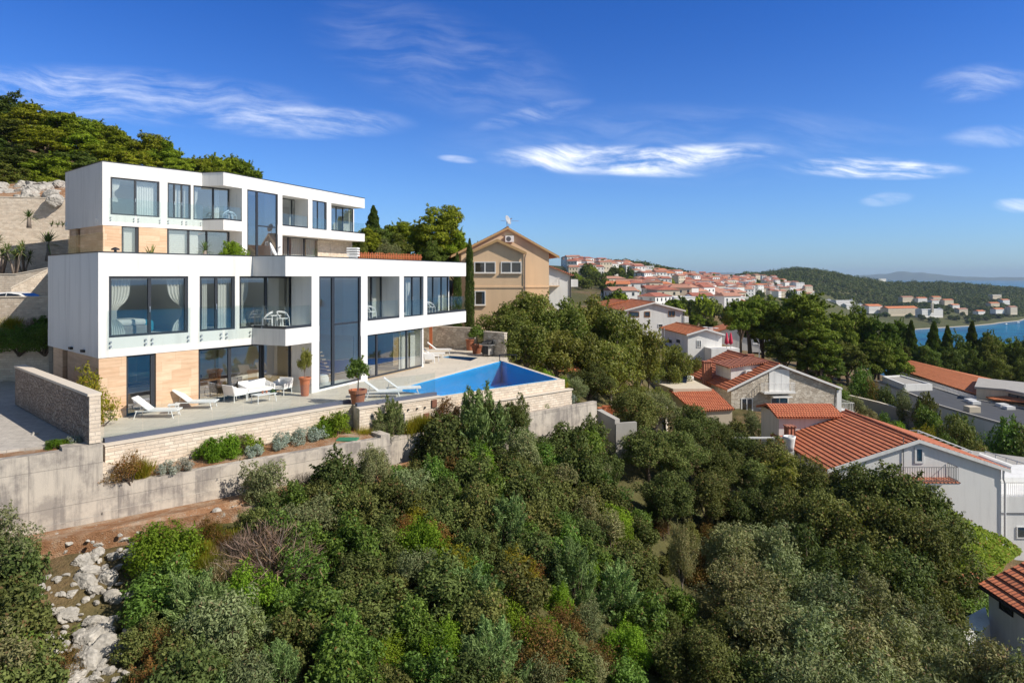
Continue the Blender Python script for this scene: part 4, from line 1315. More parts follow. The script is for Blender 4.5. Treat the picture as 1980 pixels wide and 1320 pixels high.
class House:
    def __init__(s, name, label, O, ang, W, Ld, zb, ze, zr, oh=.45, ohf=.35, wall='white2', roof='roof', apex=.5, course=.36, lift=.05, cat='house', group=None, soffit=None, ridge_tiles=True):
        """O: front-left corner of the gable wall; ang: direction of the front; gable faces the camera"""
        a = Vector((math.cos(ang), math.sin(ang))); r = Vector((-a.y, a.x))
        s.a, s.r, s.O, s.W, s.Ld = a, r, Vector(O), W, Ld
        s.zb, s.ze, s.zr = zb, ze, zr
        c = s.O + a * W / 2 + r * Ld / 2
        s.root = thing(name, label, cat, (c.x, c.y, zb), group)
        s.front = Line(s.O, a)
        s.right = Line(s.O + a * W, r)
        s.left = Line(s.O + r * Ld, -r)
        h = lambda u, v, z: Vector(((s.O + a * u + r * v).x, (s.O + a * u + r * v).y, z))
        s.h = h
        mb = MB()
        ua = W * apex
        f = [h(0, 0, zb), h(W, 0, zb), h(W, 0, ze), h(ua, 0, zr), h(0, 0, ze)]
        b = [h(0, Ld, zb), h(W, Ld, zb), h(W, Ld, ze), h(ua, Ld, zr), h(0, Ld, ze)]
        mb.poly(f); mb.poly(b[::-1])
        for i in range(5):
            if i in (2, 3): continue
            mb.poly([f[i], f[(i + 1) % 5], b[(i + 1) % 5], b[i]])
        mb.poly([f[0], f[1], b[1], b[0]])
        s.wall = mb.build('wall', M[wall], s.root)
        rb = MB()
        kl, kr = (zr - ze) / ua, (zr - ze) / (W - ua)
        up = .14
        zl, zrr = ze - kl * oh + up, ze - kr * oh + up
        R0, R1 = h(ua, -ohf, zr + up), h(ua, Ld + ohf, zr + up)
        tile_slope(rb, h(-oh, Ld + ohf, zl), h(-oh, -ohf, zl), R0, R1, course, lift)
        tile_slope(rb, h(W + oh, -ohf, zrr), h(W + oh, Ld + ohf, zrr), R1, R0, course, lift)
        if ridge_tiles: rb.tube([R0 + Vector((0, 0, .02)), R1 + Vector((0, 0, .02))], .10, 8)
        s.roof = rb.build('roof', M[roof], s.root)
        s.zl, s.zrr, s.ua, s.oh, s.ohf = zl, zrr, ua, oh, ohf
        if soffit:
            vb = MB()
            for (u0, z0_) in ((-oh, zl), (W + oh, zrr)):
                p0, p1 = h(u0, -ohf - .012, z0_ - .20), h(ua, -ohf - .012, zr + up - .20)
                q0, q1 = h(u0, -ohf - .012, z0_ + .03), h(ua, -ohf - .012, zr + up + .02)
                p0b, p1b, q0b, q1b = (x + Vector((r.x, r.y, 0)) * .06 * -1 for x in (p0, p1, q0, q1))
                vb.hexa([p0b, p1b, p1, p0, q0b, q1b, q1, q0])
            vb.build('verge_board', M[soffit], s.root)

    def win(s, L, px0, px1, py0, py1, mull=(), frame='whiteframe', glass='darkglass', **kw):
        t0, t1 = L.s(px0), L.s(px1)
        if t0 > t1: t0, t1 = t1, t0
        y = L.pt((t0 + t1) / 2).y
        return window(s.root, L, t0, t1, (HY - py1) / F * y, (HY - py0) / F * y, .06, mull, fw=kw.pop('fw', .09), dep=.05, frame=frame, glass=glass, **kw)

    def z(s, L, px, py): return (HY - py) / F * L.pt(L.s(px)).y


def chimney(parent, x, y, z0, z1, w=.45, mt='roof3', cap=True):
    mb = MB(); mb.box(x - w / 2, x + w / 2, y - w / 2, y + w / 2, z0, z1)
    mb.box(x - w / 2 - .06, x + w / 2 + .06, y - w / 2 - .06, y + w / 2 + .06, z1 + .002, z1 + .08)
    return mb.build('chimney', M[mt], parent, bevel=.01)


def iron_railing(parent, L, t0, t1, u0, u1, z0, h=.95, step=.13, mt='iron', sides=True):
    mb = MB()
    pts = [(t0, u0), (t0, u1), (t1, u1), (t1, u0)] if sides else [(t0, u1), (t1, u1)]
    for i in range(len(pts) - 1):
        a, b = Vector(pts[i]), Vector(pts[i + 1])
        n = max(2, int((b - a).length / step))
        for zz in (z0 + .08, z0 + h):
            mb.tube([L.pt(*a, zz), L.pt(*b, zz)], .022, 5)
        for k in range(n + 1):
            q = a.lerp(b, k / n); mb.tube([L.pt(*q, z0), L.pt(*q, z0 + h)], .014, 4, caps=False)
    return mb.build('railing', M[mt], parent)


def ac_unit(parent, L, t, z, u=.0):
    mb = MB(); mb.fbox(L, t, t + .85, u + .06, u + .40, z, z + .62)
    o = mb.build('air_conditioner', M['whiteframe'], parent, bevel=.02)
    g = MB(); c = L.pt(t + .33, u + .405, z + .31)
    ring = [c + Vector((L.d.x, L.d.y, 0)) * .24 * math.cos(k * math.pi / 10) + Vector((0, 0, .24 * math.sin(k * math.pi / 10))) for k in range(20)]
    g.poly(ring); g.build('fan_grille', M['iron'], o)
    return o


def dish_antenna(label, loc, r, az_, elv, mt='dish', mast=.6, name='satellite_dish', group=None):
    root = thing(name, label, 'satellite dish', loc, group)
    ax = Vector((math.sin(az_) * math.cos(elv), -math.cos(az_) * math.cos(elv), math.sin(elv)))
    q = ax.to_track_quat('Z', 'Y')
    c = Vector(loc) + Vector((0, 0, mast))
    mb = MB(); n = 24
    vs, fs = [], []
    for j in range(6):
        rr_ = r * j / 5
        for k in range(n):
            a = 2 * math.pi * k / n
            vs.append(c + q @ Vector((rr_ * math.cos(a), rr_ * math.sin(a), .28 * rr_ * rr_ / r)))
    for j in range(5):
        for k in range(n):
            fs.append((j * n + k, j * n + (k + 1) % n, (j + 1) * n + (k + 1) % n, (j + 1) * n + k))
    mb.mesh(vs, fs); o = mb.build('reflector', M[mt], root, smooth=True)
    md = o.modifiers.new('thick', 'SOLIDIFY'); md.thickness = .02
    a = MB(); a.tube([Vector(loc), c - ax * .03], .035, 8); a.build('mast', M['steel'], root)
    a = MB(); low = c + q @ Vector((0, -r, .28 * r)); tip = c + ax * r * .95
    a.tube([low, tip], .018, 6); a.tube([tip - ax * .04, tip + ax * .12], .05, 8); a.build('feed_arm', M['steel'], root)
    return root


# ---- peach coloured house behind the villa
Y1 = 66.5
xw = lambda px, Y: (px - CX) / F * Y
zw = lambda py, Y: (HY - py) / F * Y
tan = House('house', 'peach coloured gabled house with a projecting gabled bay and rooftop antenna', (xw(892, Y1), Y1), R(7), xw(1058, Y1) - xw(892, Y1) + .3, 11, -9, 2.35, zw(439, Y1) - .14, oh=1.0, ohf=.25, wall='tan', roof='roof3', apex=.522, soffit='soffit')
bx0, bx1, by = xw(911, 64.2), xw(1012.5, 64.2), 64.2
mb = MB()
zbe, zbr = zw(489, by), zw(466, by)
xm = (bx0 + bx1) / 2
f = [(bx0, by, -9), (bx1, by, -9), (bx1, by, zbe), (xm, by, zbr), (bx0, by, zbe)]
b = [(p[0], Y1 - .01, p[2]) for p in f]
mb.poly(f)
mb.poly([f[0], f[4], b[4], b[0]]); mb.poly([f[1], b[1], b[2], f[2]])
mb.build('bay_wall', M['tan'], tan.root)
mb = MB()
tile_slope(mb, (bx0 - .25, Y1 + .0, zbe + .0), (bx0 - .25, by - .25, zbe), (xm, by - .25, zbr + .12), (xm, Y1, zbr + .12), .36)
tile_slope(mb, (bx1 + .25, by - .25, zbe), (bx1 + .25, Y1, zbe), (xm, Y1, zbr + .12), (xm, by - .25, zbr + .12), .36)
mb.build('bay_roof', M['roof3'], tan.root)
mb = MB()
for sx in (-1, 1):
    e = xm + sx * ((bx1 - bx0) / 2 + .27)
    mb.hexa([(e, by - .33, zbe - .20), (xm, by - .33, zbr - .08), (xm, by - .26, zbr - .08), (e, by - .26, zbe - .20), (e, by - .33, zbe + .06), (xm, by - .33, zbr + .19), (xm, by - .26, zbr + .19), (e, by - .26, zbe + .06)])
mb.build('verge_board', M['soffit'], tan.root)
bl = Line((bx0, by), (1, 0))
for (a, b_, c_, d_) in ((917, 958.5, 506, 528), (968.5, 1008.5, 506, 528)):
    tan.win(bl, a, b_, c_, d_, (.5,), sill=True)
tan.win(bl, 918, 939, 562, 590, (), sill=True)
mb = MB(); mb.fbox(bl, -.03, bx1 - bx0 + .03, .0, .06, zw(556.5, by), zw(553.5, by)); mb.fbox(tan.front, 6.0, tan.W + .02, .0, .06, zw(556.5, Y1), zw(553.5, Y1)); mb.build('string_course', M['tan'], tan.root)
mb = MB(); mb.tube([(bx1 + .18, by - .1, zbe - .05), (bx1 + .10, by - .06, zbe - .5), (bx1 + .08, by - .06, -8)], .05, 8); mb.build('downpipe', M['iron'], tan.root)
ac_unit(tan.root, tan.front, tan.front.s(976), zw(468, Y1))
# side balcony on the left
mb = MB(); mb.box(xw(892, Y1) - 1.0, xw(892, Y1) - .01, Y1 + 1.2, Y1 + 5.5, -1.9, -1.7); mb.build('balcony_slab', M['tan'], tan.root)
iron_railing(tan.root, Line((xw(892, Y1), Y1 + 1.2), (0, 1)), .05, 4.2, 0, -.95, -1.7, mt='rust')
mb = MB(); mb.box(xw(892, Y1) - .04, xw(892, Y1) - .004, Y1 + 1.6, Y1 + 4.8, -1.69, 1.2); mb.build('shutter', M['rust'], tan.root)
o = dish_antenna('grey satellite dish on the ridge of the peach coloured house', (xw(980.5, Y1 + .6), Y1 + .6, tan.zr + .2), .48, R(62), R(20), mast=.62)
mb = MB(); x, y, z = xw(984, Y1 + 2), Y1 + 2.0, tan.zr + .15
mb.tube([(x, y, z), (x, y, z + 1.0)], .02, 5); mb.tube([(x - .8, y - .1, z + .75), (x + 1.0, y + .2, z + .75)], .014, 4)
for k in range(8): mb.tube([(x - .7 + k * .22, y - .25, z + .75), (x - .7 + k * .22, y + .35, z + .75)], .008, 4)
setp(mb.build('tv_antenna', M['steel'], loc=(x, y, z)), 'thin television antenna on the ridge of the peach coloured house', 'antenna')

# ---- white houses between the peach house and the town
h2 = House('house', 'white gabled house half hidden behind the peach coloured house', (xw(1040, 84), 84), R(4), xw(1104, 84) - xw(1040, 84), 11, -9.5, zw(532, 84), zw(514, 84), oh=.3, wall='white2', roof='roof3', apex=.28)
mb = MB(); mb.fbox(h2.right, .2, 3.2, .0, .95, zw(554, 86), zw(540, 86)); mb.build('balcony', M['white2'], h2.root)
mb = MB(); mb.tube([h2.front.pt(h2.front.s(1103), .08, zw(534, 84)), h2.front.pt(h2.front.s(1103), .08, -9)], .07, 8); mb.build('downpipe', M['iron'], h2.root)
mb = MB(); mb.fbox(h2.front, h2.front.s(1060), h2.front.s(1080), .0, .9, zw(552, 84) - .12, zw(552, 84)); mb.build('balcony_slab', M['tan'], h2.root)
iron_railing(h2.root, h2.front, h2.front.s(1060), h2.front.s(1080), 0, .86, zw(552, 84), mt='whiteframe')
h3 = House('house', 'white house with low gable and brown shuttered windows above the big tree', (xw(1207, 110), 110), R(4), xw(1323, 110) - xw(1207, 110), 15, -12, zw(601, 110), zw(586, 110), oh=.35, wall='white2', roof='roof2', soffit='whiteframe')
h3.win(h3.front, 1216, 1236, 602.5, 613, frame='wood'); h3.win(h3.front, 1246, 1257, 602, 613, (), frame='wood'); h3.win(h3.front, 1292, 1305, 601, 612, (.5,), frame='wood')
h3.win(h3.front, 1272, 1282, 626, 633)
mb = MB(); mb.fbox(h3.right, .5, 3, .0, 1.1, zw(623, 112), zw(612, 112)); mb.build('balcony', M['white2'], h3.root)
mb = MB(); mb.tube([h3.front.pt(h3.front.s(1322), .08, zw(603, 110)), h3.front.pt(h3.front.s(1322), .08, -11)], .08, 8); mb.build('downpipe', M['iron'], h3.root)
h3b = House('house', 'low house with an orange roof behind the brown shuttered white house', (xw(1170, 122), 122), R(8), 8, 9, -12, zw(592, 122), zw(583, 122), oh=.3, wall='white2', roof='roof2')
h4 = House('house', 'small white house with orange roof, shaded side wall and one pale shutter', (xw(1330, 95), 95), R(5), xw(1398, 95) - xw(1330, 95), 12, -13, zw(647, 95), zw(637, 95), oh=.3, wall='white2', roof='roof2', soffit='whiteframe')
h4.win(h4.front, 1347, 1356, 657.5, 672, (.5,)); h4.win(h4.left, 1292, 1300, 655, 664); h4.win(h4.left, 1308, 1316, 655, 664)
mb = MB(); mb.fbox(h4.front, h4.front.s(1362), h4.front.s(1415), .02, 2.6, -13.5, zw(672, 94)); mb.build('porch', M['white2'], h4.root)
h5 = House('house', 'wide house with orange roof and a row of small dormers beside the tall pines', (xw(1352, 128), 128), R(-12), 14, 10, -14, zw(652, 128), zw(628, 128), oh=.3, wall='white2', roof='roof2')
for k in range(5):
    x, y = h5.h(2 + k * 1.2, 1 + k * 1.6, 0).xy
    chimney(h5.root, *h5.h(1.2 + k * 1.1, 1.5 + k * 1.5, 0).xy, zw(645, 128), zw(632 + 2 * k, 130), .7, 'white2')

# ---- stone house
Y6 = 72.0
h6 = House('house', 'rough stone gabled house with red tiled roof and white balcony door', (xw(1414, Y6), Y6), R(5.5), 11.6, 13, -17, zw(751, Y6), zw(707, Y6), oh=.55, ohf=.25, wall='rubble', roof='roof', apex=.45, course=.42, lift=.06, soffit='whiteframe')
mb = MB(); ft = h6.front
mb.fbox(ft, ft.s(1487), ft.s(1526), .0, .05, zw(757, Y6), zw(715, Y6)); mb.build('white_panel', M['white2'], h6.root)
h6.win(ft, 1498, 1512, 719, 756, frame='whiteframe', name='balcony_door')
mb = MB(); mb.fbox(ft, ft.s(1470), ft.s(1530), .05, .95, zw(757, Y6) - .14, zw(757, Y6)); mb.build('balcony_slab', M['white2'], h6.root)
iron_railing(h6.root, ft, ft.s(1471), ft.s(1529), .06, .9, zw(757, Y6), mt='whiteframe')
mb = MB(); mb.fbox(ft, ft.s(1486), ft.s(1523), .05, 1.1, zw(767, Y6), zw(766, Y6) + .05); mb.build('awning', M['white2'], h6.root)
h6.win(ft, 1490, 1524, 768, 796, (.5,), glass='darkglass')
w_ = h6.win(ft, 1433, 1455, 769, 796, (.5,), name='double_door')
mb = MB(); mb.fbox(ft, ft.s(1617), ft.s(1626), .0, .12, -17, zw(757, Y6)); mb.build('corner_pier', M['white2'], h6.root)
cx_, cy_ = h6.h(2.4, 5.5, 0).xy
# shed dormer on the left slope
mb = MB()
zd0 = h6.ze + (h6.zr - h6.ze) * (1.0 / h6.ua)
p = [h6.h(.9, 2.2, zd0 - .3), h6.h(4.6, 2.2, zd0 - .3), h6.h(4.6, 6.4, zd0 - .3), h6.h(.9, 6.4, zd0 - .3)]
mb.hexa(p + [h6.h(.9, 2.2, h6.zr - .35), h6.h(4.6, 2.2, h6.zr - .25), h6.h(4.6, 6.4, h6.zr - .25), h6.h(.9, 6.4, h6.zr - .35)])
dm = mb.build('dormer', M['white2'], h6.root)
mb = MB(); tile_slope(mb, h6.h(.5, 6.7, h6.zr - .42), h6.h(.5, 1.9, h6.zr - .42), h6.h(5.1, 1.9, h6.zr + .16), h6.h(5.1, 6.7, h6.zr + .16), .4)
mb.build('dormer_roof', M['roof3'], dm)
ac_unit(h6.root, Line(h6.h(.9, 2.2, 0).xy, h6.a), 1.5, zd0 + .55)
chimney(h6.root, *h6.h(-.3, 6.0, 0).xy, zd0 - 1.2, zw(699, 78), .9)
chimney(h6.root, *h6.h(h6.ua + .3, 7.5, 0).xy, h6.zr - .4, zw(687, 79.5), .7)
iron_railing(h6.root, h6.right, .5, 6, .1, 2.4, zw(800, 73), mt='whiteframe', step=.2, h=1.0)
mb = MB(); mb.fbox(h6.right, .3, 6.2, .02, 2.5, -17, zw(800, 73)); mb.build('side_terrace', M['white2'], h6.root)

# annexes to its left: flat terrace, lean-to roof, solar panels
an = thing('outbuilding', 'low outbuilding with a red tiled lean-to roof left of the stone house', 'outbuilding', (19.5, 70, -16))
e0, e1, r1_, r0_ = P(1342, 795, 67), P(1421, 790.5, 67), P(1379, 752, 72), P(1293, 752.5, 72)
mb = MB(); tile_slope(mb, e0, e1, r1_, r0_, .34, .05); mb.build('roof', M['roof'], an)
mb = MB(); zt = -13.35
mb.mesh([(e0.x + .2, e0.y + .2, -17), (e1.x - .2, e1.y + .2, -17), (r1_.x - .2, r1_.y - .1, -17), (r0_.x + .2, r0_.y - .1, -17), (e0.x + .2, e0.y + .2, e0.z - .1), (e1.x - .2, e1.y + .2, e1.z - .1), (r1_.x - .2, r1_.y - .1, r1_.z - .15), (r0_.x + .2, r0_.y - .1, r0_.z - .15)], [(4, 5, 6, 7), (0, 1, 5, 4), (1, 2, 6, 5), (2, 3, 7, 6), (3, 0, 4, 7)])
mb.build('wall', M['cream'], an)
fa = thing('outbuilding', 'flat beige terrace roof behind the lean-to and below the solar panels', 'outbuilding', (17.5, 76, -16))
mb = MB(); mb.prism([PZ(1302, 751.5, -11.75).xy, PZ(1376, 751, -11.75).xy, PZ(1330, 729, -11.75).xy, PZ(1240, 729, -11.75).xy], -17, -11.75); mb.build('wall', M['cream'], fa)
mb = MB(); mb.prism([PZ(1240, 729, -11.6).xy, PZ(1330, 729, -11.6).xy, PZ(1322, 725, -11.6).xy, PZ(1232, 725, -11.6).xy], -12.2, -11.4); mb.build('tiled_edge', M['roof3'], fa)
for k in range(3):
    c = PZ(1292 + 14 * k, 722 + 3.5 * k, -11.2)
    root = thing('solar_panel', 'tilted dark solar panels in a row on the beige terrace roof', 'solar panel', (c.x, c.y, -11.75), 'solar panels on the terrace roof')
    mb = MB(); Mx = Matrix.Translation(c) @ Matrix.Rotation(R(-25), 4, 'Z') @ Matrix.Rotation(R(48), 4, 'X')
    mb.box(-.5, .5, -.9, .9, -.03, .03, M=Mx); mb.build('panel', M['solar'], root)
    mb = MB(); mb.tube([c + Vector((0, .5, .45)), (c.x + .3, c.y + 1.1, -11.74)], .03, 5); mb.tube([c + Vector((0, -.6, -.6)), c + Vector((.35, 1.1, -.55))], .03, 5); mb.build('stand', M['whiteframe'], root)
c = PZ(1325, 731, -11.4)
mb = MB(); mb.tube([c + Vector((-.6, 0, 0)), c + Vector((.9, .1, 0))], .27, 12)
setp(mb.build('water_tank', M['white2'], loc=c), 'white horizontal water tank on the beige terrace roof', 'water tank')
# white table-like terrace strip and small tiled hut
hut = thing('hut', 'small hut with a hipped red tiled roof beside the utility pole', 'hut', (11, 50, -12.5))
q = [P(1180, 795, 50.5), P(1288, 806, 48.5), P(1300, 795, 53), P(1215, 785, 54)]
ra, rb_ = P(1232, 778, 52.3), P(1254, 783, 51)
mb = MB()
tile_slope(mb, q[0], q[1], rb_, ra, .3); tile_slope(mb, q[1], q[2], rb_, rb_, .3); tile_slope(mb, q[2], q[3], ra, rb_, .3); tile_slope(mb, q[3], q[0], ra, ra, .3)
mb.build('roof', M['roof'], hut)
mb = MB()
ins = [Vector((v.x, v.y)) for v in q]; cc = sum(ins, Vector((0, 0))) / 4
mb.prism([v.lerp(cc, .16) for v in ins], -13.5, q[0].z - .05); mb.build('wall', M['cream'], hut)
kiosk = thing('shelter', 'little red roofed shelter on a white post just beyond the pool corner', 'shelter', P(1101, 760, 52))
mb = MB(); c = P(1101, 711, 52)
mb.mesh([c + Vector(v) for v in ((-1.0, -.9, -.12), (1.0, -.9, -.2), (1.1, .9, -.2), (-.9, .9, -.12), (-.3, 0, .22), (.35, 0, .2))], [(0, 1, 5, 4), (1, 2, 5), (2, 3, 4, 5), (3, 0, 4), (3, 2, 1, 0)]); mb.build('roof', M['roof2'], kiosk)
mb = MB(); mb.box(c.x - .15, c.x + .2, c.y - .2, c.y + .15, -10.5, c.z - .15); mb.build('post', M['white2'], kiosk)

# ---- big terracotta roofed house on the right
Y9 = 45.0
x0, x1, xa = xw(1612, Y9), xw(1936, Y9), xw(1775, Y9)
h9 = House('house', 'large white house with long red tiled roof and iron balcony in its gable', (x0, Y9), 0, x1 - x0, 9.6, -21, zw(906, Y9), zw(853, Y9), oh=.5, ohf=.15, wall='white2', roof='roof', apex=(xa - x0) / (x1 - x0), course=.36, lift=.058, soffit='white2')
h9.win(h9.front, 1768, 1786, 864, 895, (), fw=.13)
ft = h9.front
zb_ = zw(922, Y9)
mb = MB(); mb.fbox(ft, ft.s(1722), ft.s(1834), .0, 1.15, zb_ - .16, zb_ - .06); bs = mb.build('balcony_slab', M['white2'], h9.root)
mb = MB(); mb.fbox(ft, ft.s(1721), ft.s(1835), .01, 1.18, zb_ - .058, zb_); mb.build('tile_edge', M['roof3'], bs)
iron_railing(h9.root, ft, ft.s(1723), ft.s(1832), .05, 1.08, zb_, .95, .15)
h9.win(ft, 1772, 1802, 934, 985, (.5,), name='door')
mb = MB(); mb.tube([ft.pt(ft.s(1938), .12, zw(908, Y9)), ft.pt(ft.s(1938), .12, zw(925, Y9)), ft.pt(ft.s(1941), .10, zw(932, Y9)), ft.pt(ft.s(1941), .10, -20)], .07, 8); mb.build('downpipe', M['whiteframe'], h9.root)
mb = MB(); mb.tube([ft.pt(ft.s(1746), .06, -13.6), ft.pt(ft.s(1746), .06, zw(845, Y9))], .03, 6); mb.build('mast', M['steel'], h9.root)
# wing at the back left with its own roof, chimney and white pot
mb = MB()
c0_, c1_ = P(1508, 805, 53.5), P(1612, 805, 53.5)
mb.box(c0_.x, c1_.x + .5, 53.7, 57.5, -16, c0_.z + .1); bw = mb.build('wing_wall', M['white2'], h9.root)
mb = MB(); tile_slope(mb, (c0_.x - .3, 53.3, c0_.z), (c1_.x + .8, 53.3, c0_.z), (c1_.x + .8, 55.6, c0_.z + .62), (c0_.x - .3, 55.6, c0_.z + .62), .34)
tile_slope(mb, (c1_.x + .8, 57.9, c0_.z), (c0_.x - .3, 57.9, c0_.z), (c0_.x - .3, 55.6, c0_.z + .62), (c1_.x + .8, 55.6, c0_.z + .62), .34)
mb.build('wing_roof', M['roof'], h9.root)
cp_ = P(1527, 845, 51)
ch = chimney(h9.root, cp_.x, cp_.y, -14, zw(824, 51), .62)
cp2 = P(1526, 868, 48.5)
mb = MB(); mb.lathe([(.30, 0), (.33, .3), (.40, .8), (.44, 1.0), (.34, 1.0), (.32, .7)], 16, (cp2.x, cp2.y, zw(870, 48.5)))
setp(mb.build('chimney_pot', M['white2'], loc=(cp2.x, cp2.y, zw(870, 48.5)), smooth=True), 'tall white chimney pot in front of the brick chimney of the big house', 'chimney pot')
mb = MB(); mb.box(cp2.x - .25, cp2.x + .25, cp2.y - .25, cp2.y + .25, -17, zw(870, 48.5) - .002); mb.box(cp2.x - 4.5, cp2.x - .27, cp2.y + .0, cp2.y + .12, zw(848, 48.5), zw(845, 48.5)); mb.build('side_wall', M['white2'], h9.root)
# annex at the right edge
mb = MB(); ax = xw(1945, 46)
mb.box(x1 + .02, x1 + 9, Y9 + .35, Y9 + 3.2, -21, zw(960, Y9 + .3)); an2 = mb.build('annex_wall', M['white2'], h9.root)
mb = MB(); mb.box(x1 + .03, x1 + 9, Y9 + .30, Y9 + .348, zw(996, Y9), zw(994.5, Y9)); mb.build('cable_duct', M['iron'], an2)
iron_railing(h9.root, Line((x1 + .1, Y9 + .4), (1, 0)), .1, 6, .0, .0, zw(960, Y9 + .3), .95, .14, 'whiteframe', False)
h9.win(Line((x1, Y9 + .35), (1, 0)), 1965, 1990, 1017, 1040, (), fw=.06)
mb = MB(); mb.box(x1 + .1, x1 + 9, Y9 + 3.25, Y9 + 6.5, -20, -14.2); mb.build('upper_annex', M['white2'], h9.root)
mb = MB(); c = P(1955, 905, 46.5); mb.tube([c + Vector((-1.4, 1.2, .5)), c], .28, 12); mb.build('flue', M['white2'], h9.root)
# pergola frame beyond the roof
pg = thing('pergola', 'thin white metal pergola frame behind the big tiled roof', 'pergola', P(1850, 870, 55))
mb = MB(); a0, a1, b0, b1 = P(1775, 832, 56), P(1878, 872, 54), P(1752, 832, 58), P(1862, 876, 56)
for (u, v) in ((a0, a1), (b0, b1)): mb.tube([u, v], .05, 5)
for k in range(9): mb.tube([a0.lerp(a1, k / 8), b0.lerp(b1, k / 8)], .035, 5)
mb.build('rafters', M['whiteframe'], pg)
mb = MB()
for q_ in (a0, a1, b0, b1): mb.tube([q_, q_ + Vector((0, 0, -5))], .05, 5)
mb.build('posts', M['whiteframe'], pg)
rl = thing('railing', 'white pipe railing on the terrace at the right edge behind the big house', 'railing', P(1940, 890, 56))
mb = MB(); a0, a1 = P(1905, 872, 58), P(2010, 905, 55)
mb.tube([a0, a1], .05, 5); mb.tube([a0 - Vector((0, 0, .5)), a1 - Vector((0, 0, .5))], .035, 5)
for k in range(6): q_ = a0.lerp(a1, k / 5); mb.tube([q_, q_ - Vector((0, 0, 1.1))], .045, 5)
mb.build('rail', M['whiteframe'], rl)
mb = MB(); mb.prism([(a0 - Vector((1, -.2, 0))).xy, (a1 + Vector((1, -.4, 0))).xy, (a1 + Vector((3, 5, 0))).xy, (a0 + Vector((0, 6, 0))).xy], -24, a0.z - 1.1)
setp(mb.build('side_terrace', M['concrete2']), 'concrete terrace behind the big house', 'terrace', kind='structure')

# ---- small house cut by the lower right corner
h10 = House('house', 'small pale house with glossy red tiles cut by the lower right picture edge', (20.95, 22.5), 0, 7.5, 7.5, -20, -13.55, -11.7, oh=.35, ohf=.1, wall='white2', roof='roof', course=.40, lift=.06)
h10.win(h10.left, 1934, 1960, 1156, 1184, (), frame='darkmetal', fw=.05)
mb = MB(); mb.fbox(h10.left, -.05, 7.4, .28, .44, h10.zl - .12, h10.zl - .02); mb.build('gutter', M['darkmetal'], h10.root)
mb = MB()
mb.prism([P(1845, 1200, 29).xy, P(1872, 1240, 27.5).xy, P(1914, 1240, 29).xy, P(1905, 1205, 30.5).xy], -20, P(1845, 1205, 29).z)
setp(mb.build('garden_wall', M['white2'], loc=P(1880, 1240, 28)), 'low white garden wall below the dark creeper beside the small pale house', 'wall')
mb = MB(); mb.box(*sorted((P(1850, 1137, 34).x, P(1896, 1137, 34).x)), 33.8, 34.6, -19, P(1850, 1136, 34).z)
setp(mb.build('garden_wall', M['white2'], loc=P(1870, 1140, 34)), 'low white ledge above the dark creeper carrying the orange pots', 'wall')

# ---- dark flat roofs and long orange roof
fr = thing('building', 'long low building with dark grey flat felt roof among the trees', 'building', (72, 100, -22))
z11 = -17.0
poly = [PZ(*q, z11).xy for q in ((1690, 735), (1713, 742), (1815, 783), (1872, 800), (2060, 852), (2120, 830), (1985, 788), (1876, 770), (1801, 746))]
mb = MB(); mb.prism(poly, -24, z11 - .25); mb.build('wall', M['white2'], fr)
mb = MB(); mb.prism(inset(poly, .35), z11 - .248, z11 - .10); mb.build('roof', M['flatroof'], fr)
mb = MB()
for i in range(len(poly)):
    a, b = poly[i], poly[(i + 1) % len(poly)]
    L = Line(a, b - a); s_ = -1 if L.n.dot(sum(poly, Vector((0, 0))) / len(poly) - a) > 0 else 1
    mb.fbox(L, 0, (b - a).length, 0 if s_ > 0 else 0, -.30 * s_, z11 - .246, z11 + .05)
mb.build('parapet', M['concrete2'], fr)
for (px, py) in ((1876, 775), (1884, 779), (1938, 784), (1950, 789)):
    c = PZ(px, py, z11); k = MB(); k.box(c.x - .55, c.x + .55, c.y - .5, c.y + .5, z11 - .1, z11 + .28); k.build('skylight', M['whiteframe'], fr)
c = PZ(1880, 795, z11); k = MB(); k.box(c.x - .6, c.x + .8, c.y - .4, c.y + .8, z11 - .1, z11 + .6); k.build('roof_box', M['cream'], fr)
poly = [PZ(*q, -16.2).xy for q in ((1706, 728), (1748, 744.5), (1803, 743), (1742, 726))]
fr2 = thing('building', 'smaller grey flat roof with white rim above the long dark roof', 'building', (68, 108, -22))
mb = MB(); mb.prism(poly, -23, -16.45); mb.build('wall', M['white2'], fr2)
mb = MB(); mb.prism(inset(poly, .3), -16.448, -16.3); mb.build('roof', M['concrete2'], fr2)
mb = MB()
for i in range(4):
    a, b = poly[i], poly[(i + 1) % 4]; L = Line(a, b - a); s_ = -1 if L.n.dot(sum(poly, Vector((0, 0))) / 4 - a) > 0 else 1
    mb.fbox(L, 0, (b - a).length, 0, -.28 * s_, -16.446, -16.1)
mb.build('parapet', M['white2'], fr2)
orr = thing('building', 'long building with orange tiled roof below the dark pines', 'building', (71, 110, -22))
e0, e1 = PZ(1708, 709, -17).xy, PZ(1905, 775, -17).xy
g0, g1 = PZ(1761, 698, -15.4).xy, PZ(2040, 767, -15.4).xy
mb = MB()
e0, e1 = Vector((69.5, 125.5)), Vector((65.0, 92))
g0, g1 = Vector((73.6, 126)), Vector((70.0, 80))
tile_slope(mb, (*e0, -16.6), (*e1, -16.6), (*g1, -15.5), (*g0, -15.5), .45, .03)
tile_slope(mb, (78.5, 80, -16.8), (77.8, 126, -16.8), (*g0, -15.5), (*g1, -15.5), .45, .03)
mb.build('roof', M['roof2'], orr)
mb = MB(); mb.prism([e0 + Vector((.4, -.4)), e1 + Vector((.4, .4)), (77.6, 81), (77.2, 125)], -24, -17.05); mb.build('wall', M['white2'], orr)
hall = thing('building', 'pale low building with glazed front at the right edge beside the dark roof', 'building', PZ(1940, 770, -17))
